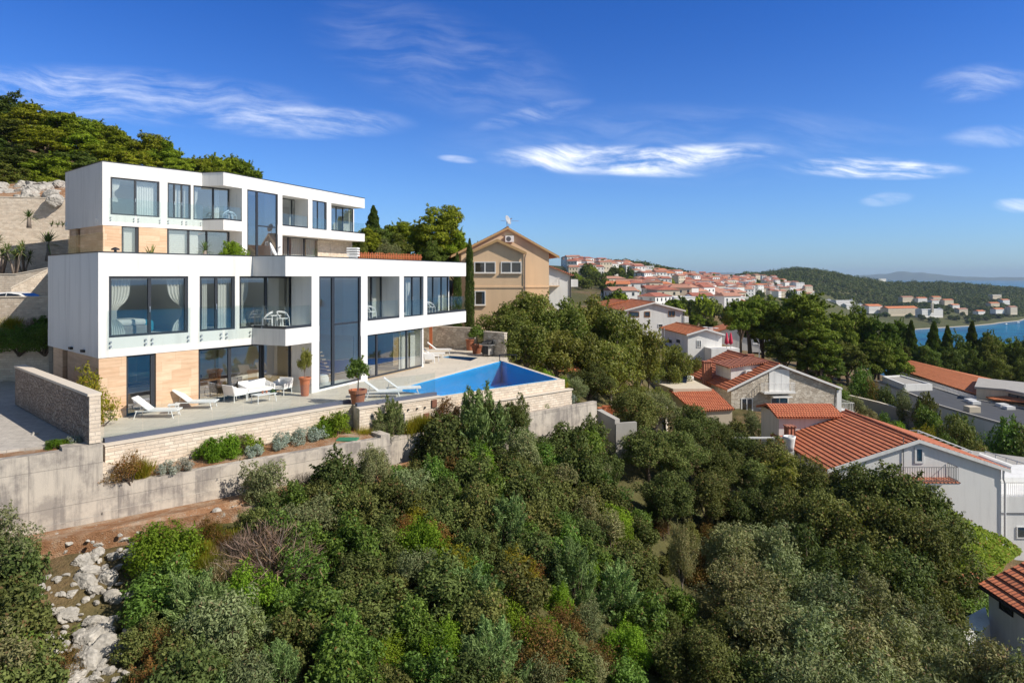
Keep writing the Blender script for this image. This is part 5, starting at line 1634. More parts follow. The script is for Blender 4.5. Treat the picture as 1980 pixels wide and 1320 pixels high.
poly = [PZ(*q, -17.0).xy for q in ((1888, 771), (1945, 776), (2050, 800), (2050, 770), (1895, 752.5))]
mb = MB(); mb.prism(poly, -22, -15.6); mb.build('wall', M['cream'], hall)
mb = MB(); mb.prism([Vector(q).lerp(sum(poly, Vector((0, 0))) / 5, -.05) for q in poly], -15.59, -15.3); mb.build('roof', M['concrete2'], hall)
window(hall, Line(poly[1], poly[2] - poly[1]), .5, 8, -16.9, -15.8, .08, (.2, .4, .6, .8), glass='darkglass')
gw = slope_wall('grey wall of the lane between the stone house and the dark roofs', [PZ(1640, 770, -16.8).xy[:], PZ(1700, 783, -17.0).xy[:], PZ(1770, 806, -17.8).xy[:]], -22, (-16.4, -16.7, -17.4), .35, 'concrete2')
# street lamp, utility poles, pink parasols
lp = thing('street_lamp', 'tall slim street lamp in front of the left big pine', 'street lamp', (P(1468, 720, 92)))
mb = MB(); b_ = P(1468, 722, 92); tp = P(1468, 666, 92); mb.tube([b_, tp, tp + Vector((-.35, -.1, .12))], [.09, .06, .04], 8); mb.build('pole', M['steel'], lp)
mb = MB(); mb.box(tp.x - .9, tp.x - .3, tp.y - .2, tp.y + .05, tp.z + .08, tp.z + .2); mb.build('lamp_head', M['whiteframe'], lp)
up = thing('utility_pole', 'brown wooden utility pole beside the small hipped hut', 'utility pole', P(1286, 885, 45))
mb = MB(); mb.tube([P(1288, 900, 45), P(1283, 790, 45)], [.13, .10], 10); mb.build('pole', M['bark'], up)
mb = MB(); mb.tube([P(1281.5, 836, 44.8), P(1281.5, 808, 44.8)], .05, 6); mb.build('cable_guard', M['whiteframe'], up)
up2 = thing('utility_pole', 'thin pale pole standing in front of the small white house', 'utility pole', P(1284, 670, 88))
mb = MB(); mb.tube([P(1284, 690, 88), P(1284, 634, 88)], .07, 6); mb.build('pole', M['steel'], up2)
for (px, hgt) in ((1405, 1), (1413, 1)):
    pr = thing('parasol', 'folded pink parasol on the terrace beside the small white house', 'parasol', P(px, 676, 93), 'folded pink parasols')
    b_ = P(px, 676, 93)
    mb = MB(); mb.lathe([(.05, .7), (.30, .9), (.22, 1.5), (.10, 2.2), (.03, 2.35)], 10, b_); mb.build('canopy', M['pink'], pr, smooth=True)
    mb = MB(); mb.tube([b_ + Vector((0, 0, -.5)), b_ + Vector((0, 0, .72))], .035, 6); mb.build('pole', M['steel'], pr)
# ------------------------------------------------------------------ plant meshes (shared by many plants)
rng = np.random.default_rng(11)


def unit(v): return v / np.maximum(np.linalg.norm(v, axis=-1, keepdims=True), 1e-9)


def leaf_mesh(name, p, nrm, length, width, mat_, axis=None, fold=.25):
    """one folded rhombus per leaf"""
    n = len(p)
    nrm = unit(nrm)
    if axis is None:
        r = unit(rng.normal(size=(n, 3)))
        ax = unit(r - nrm * (r * nrm).sum(1, keepdims=True))
    else:
        ax = unit(axis)
        nrm = unit(nrm - ax * (nrm * ax).sum(1, keepdims=True))
    b = np.cross(nrm, ax)
    L = (length * (.6 + .8 * rng.random(n)))[:, None] * .5
    W = (width * (.6 + .8 * rng.random(n)))[:, None] * .5
    v = np.empty((n, 4, 3))
    v[:, 0] = p - ax * L
    v[:, 1] = p + b * W + nrm * W * fold
    v[:, 2] = p + ax * L
    v[:, 3] = p - b * W + nrm * W * fold
    me = bpy.data.meshes.new(name)
    me.vertices.add(n * 4); me.loops.add(n * 4); me.polygons.add(n)
    me.vertices.foreach_set('co', v.ravel())
    me.loops.foreach_set('vertex_index', np.arange(n * 4))
    me.polygons.foreach_set('loop_start', np.arange(0, n * 4, 4))
    me.polygons.foreach_set('loop_total', np.full(n, 4))
    me.update()
    me.materials.append(M[mat_])
    return me


def clump_leaves(c, r, n, shell=.55, jit=.7, up=.35, squash=1.0, sprigs=.16):
    """points and normals on leafy clumps (centres c, radii r)"""
    wgt = r ** 2; wgt = wgt / wgt.sum()
    i = rng.choice(len(c), n, p=wgt)
    d = unit(rng.normal(size=(n, 3)))
    rad = r[i] * (shell + (1 - shell) * rng.random(n) ** .5) * (1 + .12 * rng.normal(size=n))
    q = d * rad[:, None]; q[:, 2] *= squash
    p = c[i] + q
    if sprigs:                                # young shoots standing out of the leafy clumps
        k = int(n * sprigs); ns = max(6, k // 26)
        si = rng.choice(len(c), ns, p=wgt)
        sd_ = unit(rng.normal(size=(ns, 3)) + np.array([0, 0, .7]))
        sl = r[si] * rng.uniform(.35, .9, ns)
        j = rng.integers(0, ns, k); tt = rng.random(k)
        p[:k] = c[si[j]] + sd_[j] * (r[si[j]] * .85 + sl[j] * tt)[:, None] + rng.normal(size=(k, 3)) * (.05 * r[si[j]] + .02)[:, None]
    return p, unit(d + jit * rng.normal(size=(n, 3)) + np.array([0, 0, up])), i


def dome(n, R, H, z0=0.0, fill=.5, low=.15):
    """clump centres scattered through a dome, most near its skin"""
    d = unit(rng.normal(size=(n * 3, 3)))
    d = d[d[:, 2] > -low][:n]
    k = fill + (1 - fill) * rng.random(len(d)) ** .6
    a = np.arctan2(d[:, 1], d[:, 0])
    ph = rng.random() * 6
    lob = 1 + .22 * np.sin(3 * a + ph) + .13 * np.sin(5 * a + 2 * ph)
    c = d * k[:, None] * np.array([R, R, H]) * np.stack([lob, lob, 1 + .1 * rng.normal(size=len(d))], 1)
    c[:, 2] += z0
    return c


def branch_mesh(name, mat_, tips, base=(0, 0, 0), r0=.06, n=5, wob=.12, fork=.35):
    mb = MB()
    base = Vector(base)
    for tp in tips:
        tp = Vector(tp)
        k = 5
        pts = []
        for i in range(k + 1):
            s = i / k
            q = base.lerp(tp, s) + Vector((random.uniform(-1, 1), random.uniform(-1, 1), random.uniform(-.5, .5))) * wob * (tp - base).length * .3 * math.sin(math.pi * s)
            pts.append(q)
        mb.tube(pts, [r0 * (1 - .85 * i / k) + .004 for i in range(k + 1)], n, caps=False)
    me = bpy.data.meshes.new(name)
    me.from_pydata([tuple(p) for p in mb.v], [], mb.f)
    me.materials.append(M[mat_])
    me.polygons.foreach_set('use_smooth', [True] * len(me.polygons))
    return me


PROTO = {}


HGT = {}


def add_proto(kind, leaf, stem, leafname='foliage', stemname='stem'):
    z = np.empty(len(leaf.vertices) * 3); leaf.vertices.foreach_get('co', z)
    HGT.setdefault(kind, []).append(float(np.percentile(z[2::3], 99.6)))
    PROTO.setdefault(kind, []).append((leafname, leaf, stemname, stem))


def bush(kind, mat_, R=1.0, H=1.5, nclump=26, nleaf=5200, L=.10, W=.055, cr=(.26, .46), variants=3, stem='bark', **kw):
    for v in range(variants):
        c = dome(nclump, R * .78, H * .72, H * .22)
        r = R * rng.uniform(cr[0], cr[1], len(c))
        p, n, _ = clump_leaves(c, r, nleaf, **kw)
        p[:, 2] = np.maximum(p[:, 2], .02 + .1 * rng.random(len(p)))
        tips = c[rng.choice(len(c), 9, replace=False)]
        add_proto(kind, leaf_mesh(kind, p, n, L, W, mat_), branch_mesh(kind + '_stem', stem, tips, (0, 0, -.3), .05 * R))


bush('oak', 'leaf_oak', 1.15, 2.0, 24, 6800, .115, .064, (.20, .38), variants=5, shell=.7)
bush('laurel', 'leaf_laurel', 1.05, 1.9, 24, 5600, .130, .062, variants=3)
bush('bright', 'leaf_bright', 1.15, 1.7, 44, 9000, .085, .045, (.2, .34), variants=2)
bush('olive', 'leaf_olive', 1.15, 2.1, 24, 6400, .110, .040, (.20, .38), variants=3, jit=.9, shell=.65)
bush('dryleaf', 'leaf_rust', .9, 1.5, 22, 3600, .085, .034, variants=2, jit=1.0)
bush('yellow', 'leaf_yellow', .9, 1.6, 24, 3600, .13, .035, variants=2, jit=1.0)
bush('silver', 'leaf_silver', .45, .62, 16, 2200, .07, .022, (.2, .36), variants=2, jit=.8)
bush('garden', 'leaf_bright', .7, .95, 18, 2600, .15, .035, variants=2, jit=1.0)
bush('hedge', 'leaf_laurel', 1.2, 1.6, 34, 7000, .10, .06, variants=2)
bush('pottop', 'leaf_laurel', .55, .8, 18, 2200, .12, .055, variants=2)
bush('straw', 'leaf_straw', .45, .7, 10, 900, .30, .016, variants=1, jit=.3)

# feathery juniper: upright sprays
for v in range(3):
    c = dome(60, .95, 1.7, .45)
    n = 9500
    i = rng.integers(0, len(c), n)
    tdir = unit(c * np.array([.9, .9, .35]) + np.array([0, 0, .9]) + .25 * rng.normal(size=c.shape))
    s = rng.random(n) ** .8
    p = c[i] + tdir[i] * ((s - .4) * .85)[:, None] + rng.normal(size=(n, 3)) * (.13 * (1 - s) + .02)[:, None]
    ax = unit(tdir[i] + .55 * rng.normal(size=(n, 3)))
    add_proto('juniper', leaf_mesh('juniper', p, rng.normal(size=(n, 3)), .16, .035, 'leaf_juniper', ax), branch_mesh('juniper_stem', 'bark', c[:10], (0, 0, -.3), .05))
# bare twiggy bush
for v in range(2):
    mbt = []
    n = 2600
    a = rng.random(n) * 2 * np.pi; el_ = rng.uniform(.2, 1.5, n); rad = rng.uniform(.25, 1.25, n)
    p = np.stack([np.cos(a) * np.cos(el_) * rad, np.sin(a) * np.cos(el_) * rad, np.sin(el_) * rad * 1.2], 1)
    ax = unit(p + .5 * rng.normal(size=(n, 3)) * np.linalg.norm(p, axis=1, keepdims=True))
    add_proto('twig', leaf_mesh('twig', p, rng.normal(size=(n, 3)), .34, .014, 'leaf_dry', ax), branch_mesh('twig_stem', 'greybark', p[rad > 1.0][:26], (0, 0, -.2), .025))
# grass tuft
for v in range(2):
    n = 1100
    a = rng.random(n) * 2 * np.pi; lean = rng.uniform(.05, .7, n); h = rng.uniform(.25, .8, n)
    b0 = np.stack([rng.normal(size=n) * .16, rng.normal(size=n) * .16, np.zeros(n)], 1)
    ax = np.stack([np.cos(a) * lean, np.sin(a) * lean, np.ones(n)], 1)
    add_proto('tuft', leaf_mesh('tuft', b0 + unit(ax) * (h * .5)[:, None], rng.normal(size=(n, 3)), .62, .016, 'leaf_straw', ax), branch_mesh('tuft_stem', 'bark', [(0, 0, .1)], (0, 0, -.1), .03))
    ga = leaf_mesh('reed', b0 + unit(ax) * (h * .7)[:, None], rng.normal(size=(n, 3)), .8, .018, 'leaf_yellow', ax)
    add_proto('reed', ga, branch_mesh('reed_stem', 'bark', [(0, 0, .1)], (0, 0, -.1), .03))


def tree(kind, mat_, R, H, trunk, nclump, nleaf, L, W, cr, variants=3, bark='bark', squash=1.0, jit=.7, fill=.45, low=.35, up=.35, r0=.16):
    """trunk height, crown radius R and crown height H above it"""
    for v in range(variants):
        c = dome(nclump, R * .8, H * .55, trunk + H * .42, fill, low)
        r = R * rng.uniform(cr[0], cr[1], len(c))
        p, n, _ = clump_leaves(c, r, nleaf, .68, jit=jit, up=up, squash=squash)
        mb = MB()
        top = Vector((random.uniform(-.2, .2), random.uniform(-.2, .2), trunk))
        mb.tube([(0, 0, -.6), (0, 0, trunk * .4), top, top + Vector((0, 0, H * .45))], [r0 * 1.3, r0, r0 * .8, r0 * .25], 8)
        for cc in c[rng.choice(len(c), min(12, len(c)), replace=False)]:
            s = top * random.uniform(.7, 1.0); e = Vector(cc)
            mb.tube([s, s.lerp(e, .5) + Vector((0, 0, .12 * R)), e], [r0 * .5, r0 * .3, r0 * .08], 6, caps=False)
        me = bpy.data.meshes.new(kind + '_trunk'); me.from_pydata([tuple(q) for q in mb.v], [], mb.f); me.materials.append(M[bark])
        me.polygons.foreach_set('use_smooth', [True] * len(me.polygons))
        add_proto(kind, leaf_mesh(kind, p, n, L, W, mat_), me, 'crown', 'trunk')


tree('oaktree', 'leaf_oak', 2.3, 4.2, 1.6, 46, 17500, .155, .085, (.17, .33), 5)
tree('olivetree', 'leaf_olive', 2.2, 3.8, 1.4, 42, 15500, .15, .055, (.17, .33), 4, jit=.9, bark='greybark')
tree('figtree', 'leaf_fig', 2.5, 4.4, 1.4, 56, 12500, .23, .11, (.18, .33), 3, jit=.8, bark='greybark')
tree('pine', 'leaf_pine', 3.0, 5.0, 2.6, 58, 21000, .30, .10, (.15, .28), 4, squash=.52, jit=.55, fill=.4, low=.5, up=.7, r0=.22)
tree('midpine', 'leaf_pinemid', 3.1, 5.0, 2.4, 64, 22000, .30, .10, (.16, .28), 3, squash=.5, jit=.55, fill=.4, low=.5, up=.7, r0=.22)
tree('umbrella', 'leaf_pinemid', 3.2, 3.4, 4.4, 46, 17000, .30, .10, (.15, .27), 2, squash=.5, jit=.55, fill=.4, low=.3, up=.7, r0=.22)
tree('darkpine', 'leaf_pinedark', 2.6, 5.2, 2.2, 50, 15000, .30, .10, (.16, .30), 3, squash=.6, jit=.6, fill=.4, low=.5, up=.5, r0=.2)
tree('fartree', 'leaf_pinedark', 2.4, 3.6, .8, 22, 1300, .75, .42, (.28, .45), 3, jit=.6)
tree('farpine', 'leaf_pine', 2.4, 3.4, 1.0, 22, 1300, .75, .42, (.28, .45), 2, jit=.6)

# cypress columns and dark spires
def spire(kind, mat_, R, H, nleaf, L, W, taper, variants=2, lump=.22):
    for v in range(variants):
        n = nleaf
        z = rng.random(n) ** .85
        a = rng.random(n) * 2 * np.pi
        ph = rng.random() * 6
        prof_ = taper(z) * (1 + lump * np.sin(a * 3 + z * 17 + ph) * np.sin(z * 31 + ph) + .08 * rng.normal(size=n))
        k = (.6 + .4 * rng.random(n) ** .5)
        rr_ = R * prof_ * k
        p = np.stack([rr_ * np.cos(a), rr_ * np.sin(a), .15 + z * H], 1)
        ax = np.stack([np.cos(a) * .45, np.sin(a) * .45, np.ones(n)], 1) + .3 * rng.normal(size=(n, 3))
        nn = np.stack([np.cos(a), np.sin(a), .3 * np.ones(n)], 1) + .5 * rng.normal(size=(n, 3))
        add_proto(kind, leaf_mesh(kind, p, nn, L, W, mat_, ax), branch_mesh(kind + '_trunk', 'bark', [(0, 0, H * .8)], (0, 0, -.5), .08 * R + .05, 6, .02), 'crown', 'trunk')


spire('cypress', 'leaf_cypress', .42, 6.0, 6500, .20, .05, lambda z: (1 - .55 * z ** 2) * np.minimum(1, z * 9 + .45) * np.minimum(1, (1 - z) * 8 + .1))
spire('conifer', 'leaf_pinedark', 1.9, 9.0, 11000, .34, .12, lambda z: (1 - z) ** .75 * np.minimum(1, z * 7 + .3) + .03, 3, .38)

# rosettes: fan palm, agave, yucca with several stems
def blades(centres, nb, L, W, mat_, lo=-.4, hi=1.45, droop=.25, name='palm'):
    mb = MB()
    for c in centres:
        c = Vector(c)
        for k in range(nb):
            a = random.uniform(0, 2 * math.pi); e = random.uniform(lo, hi)
            d = Vector((math.cos(a) * math.cos(e), math.sin(a) * math.cos(e), math.sin(e)))
            s = Vector((-math.sin(a), math.cos(a), 0))
            ln = L * random.uniform(.75, 1.1)
            pts = []
            for i in range(4):
                q = c + d * ln * i / 3 - Vector((0, 0, droop * ln * (i / 3) ** 2))
                w_ = W * (.6, 1, .7, .05)[i]
                pts.append((q - s * w_ / 2, q + s * w_ / 2))
            for i in range(3):
                mb.poly([pts[i][0], pts[i][1], pts[i + 1][1], pts[i + 1][0]])
    me = bpy.data.meshes.new(name); me.from_pydata([tuple(q) for q in mb.v], [], mb.f); me.materials.append(M[mat_])
    return me


def stems(pts, r, mat_='greybark', name='stem'):
    mb = MB()
    for (a, b) in pts: mb.tube([a, Vector(a).lerp(Vector(b), .5) + Vector((random.uniform(-.05, .05), random.uniform(-.05, .05), 0)), b], [r * 1.2, r, r * .8], 8)
    me = bpy.data.meshes.new(name); me.from_pydata([tuple(q) for q in mb.v], [], mb.f); me.materials.append(M[mat_])
    me.polygons.foreach_set('use_smooth', [True] * len(me.polygons))
    return me


add_proto('fanpalm', blades([(0, 0, .55)], 60, .85, .055, 'leaf_palm'), stems([((0, 0, -.2), (0, 0, .55))], .13), 'fronds', 'trunk')
add_proto('agave', blades([(0, 0, .05)], 26, .75, .07, 'leaf_palm', .15, 1.3, .2, 'agave'), stems([((0, 0, -.1), (0, 0, .08))], .08), 'blades', 'stem')
_tp = [(0, 0, 1.25), (.45, .1, 1.5), (-.4, .2, 1.4), (.15, -.4, 1.1), (-.2, -.3, 1.7)]
add_proto('yucca', blades(_tp, 46, .62, .045, 'leaf_palm', -.5, 1.5, .15, 'yucca'), stems([((0, 0, -.2), q) for q in _tp], .06), 'fronds', 'trunk')


TILT = ('oak', 'laurel', 'olive', 'dryleaf', 'juniper', 'bright', 'twig', 'yellow')


def plant(kind, name, label, cat, loc, scale=1.0, rz=None, group=None, v=None):
    pr = PROTO[kind]
    ln, lm, sn, sm = pr[(random.randrange(len(pr)) if v is None else v % len(pr))]
    r = thing(name, label, cat, loc, group, random.uniform(0, 6.28) if rz is None else rz)
    r.scale = scale if hasattr(scale, '__len__') else (scale,) * 3
    if sn == 'stem' and kind in TILT: r.rotation_euler = (random.uniform(-.22, .22), random.uniform(-.22, .22), r.rotation_euler[2])
    for nm, me in ((ln, lm), (sn, sm)):
        o = bpy.data.objects.new(nm, me); COL.objects.link(o); o.parent = r
    return r


def gplant(kind, name, label, cat, px, Y, scale=1.0, dz=-.1, group=None, **kw):
    x = (px - CX) / F * Y
    return plant(kind, name, label, cat, (x, Y, gz(x, Y) + dz), scale, group=group, **kw)


def top_scale(px, py, Y, h, dz=-.1):
    """scale that brings a plant of height h to the picture row py"""
    x = (px - CX) / F * Y
    return ((HY - py) / F * Y - gz(x, Y) - dz) / h
# ------------------------------------------------------------------ garden plants
Z1 = -7.12
def bed(px, off, L, z=Z1):
    t = L.s(px); return L.pt(t, off, z)


for (px, sc, kd, lab) in ((388, .95, 'garden', 'spreading green garden shrub against the pale terrace wall, left of the middle'),
                          (428, .85, 'garden', 'green garden shrub beside the spreading one against the pale terrace wall'),
                          (463, .75, 'garden', 'small upright green shrub next to a purple-grey one by the terrace wall'),
                          (603, .85, 'garden', 'green shrub on the left of the pair near the green lid'),
                          (632, 1.1, 'garden', 'taller green shrub on the right of the pair near the green lid')):
    p = bed(px, .8, La); plant(kd, 'shrub', lab, 'shrub', p, sc)
for i, (px, off, sc) in enumerate(((290, 1.5, .9), (324, 1.5, .9), (458, 1.5, .85), (508, 1.35, .8), (525, .9, 1.1), (552, 1.0, 1.05), (584, 1.15, 1.15))):
    plant('silver', 'shrub', 'small silvery grey shrub in the red soil of the planting strip', 'shrub', bed(px, off, La), sc, group='silvery shrubs in the planting strip')
plant('twig', 'shrub', 'purple-grey bare shrub between the green shrubs by the terrace wall', 'shrub', bed(447, .7, La), .5)
plant('reed', 'grass_tuft', 'tall dry yellowish grass beside the stone steps', 'grass tuft', bed(246, 1.3, La), .8)
plant('dryleaf', 'shrub', 'low brownish bush in the shade beside the stone steps', 'shrub', bed(222, 1.5, La), .65)
for i, (px, off, kd, sc, lab) in enumerate(((693, .5, 'reed', .8, 'tall thin grasses left of the dark doorway'), (716, .45, 'olive', .5, 'thin sapling left of the dark doorway'), (742, .7, 'juniper', .75, 'feathery green plant in front of the dark doorway'),
                                            (774, .8, 'reed', .85, 'tuft of tall grasses just right of the louvred shutter'), (797, .8, 'reed', 1.05, 'tallest tuft of dry grasses in the strip below the pool'), (818, .9, 'reed', .8, 'tuft of grasses in front of the lower rusty hatch'), (846, .7, 'dryleaf', .9, 'reddish brown bush below the corner of the pool wall'))):
    plant(kd, 'grass_tuft' if kd == 'reed' else 'shrub', lab, 'grass tuft' if kd == 'reed' else 'shrub', bed(px, off, Lc_, -7.5), sc)
mb = MB(); c = LK.pt(LK.s(688), -.75, Z1); mb.box(c.x - .45, c.x + .45, c.y - .28, c.y + .28, Z1, Z1 + .07, M=None)
setp(mb.build('utility_box', M['green'], loc=c, bevel=.02), 'flat green utility box in the soil behind the concrete wall', 'utility box')
for (px, py, Y, kd, sc, lab) in ((1112, 770, 41.5, 'olive', .75, 'round grey-green bush on the soil right of the pool wall'), (1098, 790, 40.0, 'silver', 1.3, 'pale silvery bush at the top of the grey wall right of the pool'), (1075, 788, 39.6, 'garden', .8, 'green bush left of the silvery one above the grey wall'),
                                 (1035, 775, 38.8, 'garden', 1.1, 'green bush below the right corner of the pool'), (1090, 735, 44, 'yellow', .85, 'yellow-green shrub beside the right corner of the pool')):
    x = (px - CX) / F * Y; plant(kd, 'shrub', lab, 'shrub', (x, Y, max(gz(x, Y), -7.6) if Y < 43 else -8.2), sc)
for k, (px, Y) in enumerate(((1035, 50.5), (1050, 48.5), (1068, 46.5), (1085, 45.0))):
    x = (px - CX) / F * Y; plant('bright', 'shrub', 'bright green shrub of the row along the right side of the pool', 'shrub', (x, Y, -8.4), (.95, .95, 1.0), group='bright shrubs along the right side of the pool')
x = (172 - CX) / F * 26.4
plant('yellow', 'bamboo', 'yellow-green bamboo clump behind the rough stone wall', 'bamboo', (-16.5, 26.7, -5.9), (1.05, 1.05, 1.35))
for (px, kd, sc, lab) in ((112, 'garden', .45, 'low yellowish ground shrub on the strip in front of the driveway'), (140, 'garden', .42, 'low green ground shrub beside the stone wall end'), (153, 'silver', .85, 'small silvery bush at the foot of the stone wall end')):
    t_ = LK.s(px); plant(kd, 'shrub', lab, 'shrub', LK.pt(t_, -.8, -5.73), (sc, sc, sc * .7))
# hanging hedge on the shaded wall
for k in range(15):
    x = -23.9 - 1.3 * k
    y = 37.05 - (x + 23.2) * -.127
    plant('hedge', 'hedge', 'dark hedge plant hanging over the shaded wall at the back of the driveway', 'hedge', (x, y + .05, -4.05), (.9, .6, .85), group='hedge plants over the shaded wall')
for (px, kd, sc, lab) in ((28, 'reed', 1.1, 'slim yellowish plant above the hedge at the left edge'), (66, 'twig', .6, 'thin bare plant above the hedge'), (88, 'pottop', 1.2, 'dark bush above the hedge next to the villa wall')):
    x = (px - CX) / F * 38.4; plant(kd, 'shrub', lab, 'shrub', (x, 38.2, -3.2), sc)
for (px, py, Y, kd, sc, lab) in ((4, 530, 50.4, 'yucca', 1.15, 'multi-stemmed palm at the left picture edge in the walled bed'), (30, 532, 49.9, 'yucca', 1.25, 'multi-stemmed palm in the middle of the walled bed'), (46, 530, 50.8, 'yucca', 1.05, 'multi-stemmed palm nearest the ramp in the walled bed'),
                                 (24, 478, 55.0, 'pottop', 1.0, 'bright leafy shrub on the upper garden terrace'), (56, 430, 57.6, 'fanpalm', 1.2, 'fan palm standing against the tall pale wall'), (92, 478, 55.6, 'fanpalm', 1.9, 'dark fan palm in the shade of the upper villa'),
                                 (-8, 470, 54.2, 'fanpalm', 1.7, 'yellowish palm fronds reaching in at the left picture edge')):
    x = (px - CX) / F * Y; plant(kd, 'palm' if kd != 'pottop' else 'shrub', lab, 'palm' if kd != 'pottop' else 'shrub', (x, Y, {50: .0, 49: .0, 55: 1.6, 57: 4.3, 54: 1.6}.get(int(Y), .0)), sc)
mb = MB(); c = Vector(((8 - CX) / F * 54.4, 54.4, 1.62)); mb.lathe([(.18, 0), (.26, .1), (.30, .32), (.24, .32), (.22, .2)], 14, c)
setp(mb.build('pot', M['potdark'], loc=c, smooth=True), 'small brown pot on the upper garden terrace at the left edge', 'pot')
for k, (px, Y) in enumerate(((100, 58.6), (112, 58.9), (122, 59.3))):
    x = (px - CX) / F * Y; plant('agave', 'agave', 'spiky dark agave on top of the wall beside the upper villa', 'agave', (x, Y, 4.35), .8, group='agaves beside the upper villa')
# roof terrace plants
for (px, Y, kd, sc, lab) in ((396, 39.5, 'fanpalm', 1.0, 'small fan palm on the roof terrace in front of the sliding windows'), (453, 43, 'garden', 1.35, 'bushy green plant on the roof terrace beside the tall window'), (292, 36, 'agave', 1.25, 'spreading agave on the roof terrace near the stone wall')):
    x = (px - CX) / F * Y; plant(kd, 'roof_plant', lab, 'plant', (x, Y, .93), sc)
# rocks on the left bank above the tall wall
rk = []


def rock_mesh(seed, sub=3):
    bm = bmesh.new(); bmesh.ops.create_icosphere(bm, subdivisions=sub + 1, radius=1)
    r_ = random.Random(seed)
    planes = [(Vector((r_.gauss(0, 1), r_.gauss(0, 1), r_.gauss(0, 1))).normalized(), r_.uniform(.55, .9)) for _ in range(11)]
    for v in bm.verts:
        d = v.co.normalized(); k = 1.0
        for n_, h_ in planes:
            c_ = d.dot(n_)
            if c_ > 1e-3: k = min(k, h_ / c_)
        v.co = d * k * (1 + .10 * mnoise.noise(d * 4 + Vector((seed, 0, 0))) + .07 * mnoise.noise(d * 11 + Vector((0, seed, 0))))
    me = bpy.data.meshes.new('rock'); bm.to_mesh(me); bm.free(); me.materials.append(M['rock'])
    return me


ROCKS = [rock_mesh(s_) for s_ in range(6)]


def rock(loc, s_, label, group=None):
    o = bpy.data.objects.new('rock', random.choice(ROCKS)); COL.objects.link(o)
    o.location = loc; o.scale = (s_ * random.uniform(.8, 1.3), s_ * random.uniform(.7, 1.1), s_ * random.uniform(.5, .8))
    o.rotation_euler = (random.uniform(-.5, .5), random.uniform(-.5, .5), random.uniform(0, 6.3))
    return setp(o, label, 'rock', group)


for k in range(46):
    px = random.uniform(-15, 128); Y = random.uniform(60.5, 68.0)
    x = (px - CX) / F * Y
    rock((x, Y, 6.75 + (Y - 60.5) * .32 + random.uniform(-.2, .3)), random.uniform(.3, .9), 'pale limestone boulder on the bank above the tall stone wall', 'boulders above the tall stone wall')
mb = MB(); mb.prism([(-62, 57.5), (-50.5, 58.7), (-33.6, 62.9), (-33.6, 70), (-62, 70)], 3, (6.1, 6.8, 6.8, 9.4, 9.6))
setp(mb.build('soil', M['soil'], uv=False), 'red earth bank above the tall stone wall', 'soil', kind='structure')
# white rocks on the path of the left foreground
for k in range(205):
    v = random.random()
    px = 120 + 90 * math.sin(v * 2.4) * .5 + random.gauss(0, 66) + (70 if v < .25 else 10); py = 1040 + 300 * v
    Y = None
    for Yt in np.arange(15, 27, .1):
        x = (px - CX) / F * Yt
        if gz(x, Yt) >= (HY - py) / F * Yt: Y = Yt; break
    if Y is None: continue
    rock((x, Y, gz(x, Y) + .08), random.choice((.05, .07, .09, .11, .13, .16, .20, .26)), 'pale limestone rock of the stony strip in the lower left foreground', 'rocks of the stony strip at lower left')
for (px, py, s_, lab) in ((277, 1018, .34, 'upright white boulder at the edge of the orange path'), (343, 1012, .26, 'white boulder beside the round bright green bush'), (172, 1240, .52, 'big white boulder on the stony strip'), (170, 1285, .6, 'largest white boulder at the lower end of the stony strip'),
                          (200, 1260, .55, 'flat grey boulder beside the big white one'), (200, 1220, .34, 'white rock above the flat grey boulder'), (175, 1110, .42, 'white boulder in the upper part of the stony strip'), (160, 1130, .5, 'grey weathered boulder in the upper stony strip'), (205, 1125, .45, 'grey boulder half under the bush beside the stony strip'), (690, 1015, .4, 'pale rock between the golden bushes'), (1158, 1100, .3, 'small white block on the bare patch of the slope'), (575, 960, .45, 'pale rocks at the foot of the concrete wall by the olive bush'), (64, 846, .22, 'white flat stone on the strip in front of the driveway')):
    for Yt in np.arange(15, 40, .1):
        x = (px - CX) / F * Yt
        g_ = gz(x, Yt) if py > 860 else -5.75
        if g_ >= (HY - py) / F * Yt: break
    rock((x, Yt, g_ + .03), s_ * .85, lab)

for k in range(34):
    t_ = random.uniform(-4, 9); u_ = random.uniform(.3, 1.9); q = LK.pt(t_, u_)
    rock((q.x, q.y, max(gz(q.x, q.y), -8.35) + .04), random.choice((.04, .05, .07, .09, .13, .18)), 'small pale stone on the orange path along the foot of the concrete wall', 'small stones on the orange path')
# ------------------------------------------------------------------ thicket, trees, far woods
def inpoly(x, y, poly):
    c = False; n = len(poly)
    for i in range(n):
        (x0, y0), (x1, y1) = poly[i][:2], poly[(i + 1) % n][:2]
        if (y0 > y) != (y1 > y) and x < (x1 - x0) * (y - y0) / (y1 - y0) + x0: c = not c
    return c


def darts(poly, dmin, ntry, seed, taken=None):
    r_ = random.Random(seed)
    xs = [p[0] for p in poly]; ys = [p[1] for p in poly]
    out = taken if taken is not None else []
    new = []
    for _ in range(ntry):
        x, y = r_.uniform(min(xs), max(xs)), r_.uniform(min(ys), max(ys))
        if not inpoly(x, y, poly): continue
        if any((x - a) ** 2 + (y - b) ** 2 < dmin * dmin for a, b in out): continue
        out.append((x, y)); new.append((x, y))
    return new


def pick(r_, table):
    s_ = sum(w_ for _, w_ in table); k = r_.random() * s_
    for a, w_ in table:
        k -= w_
        if k <= 0: return a
    return table[-1][0]


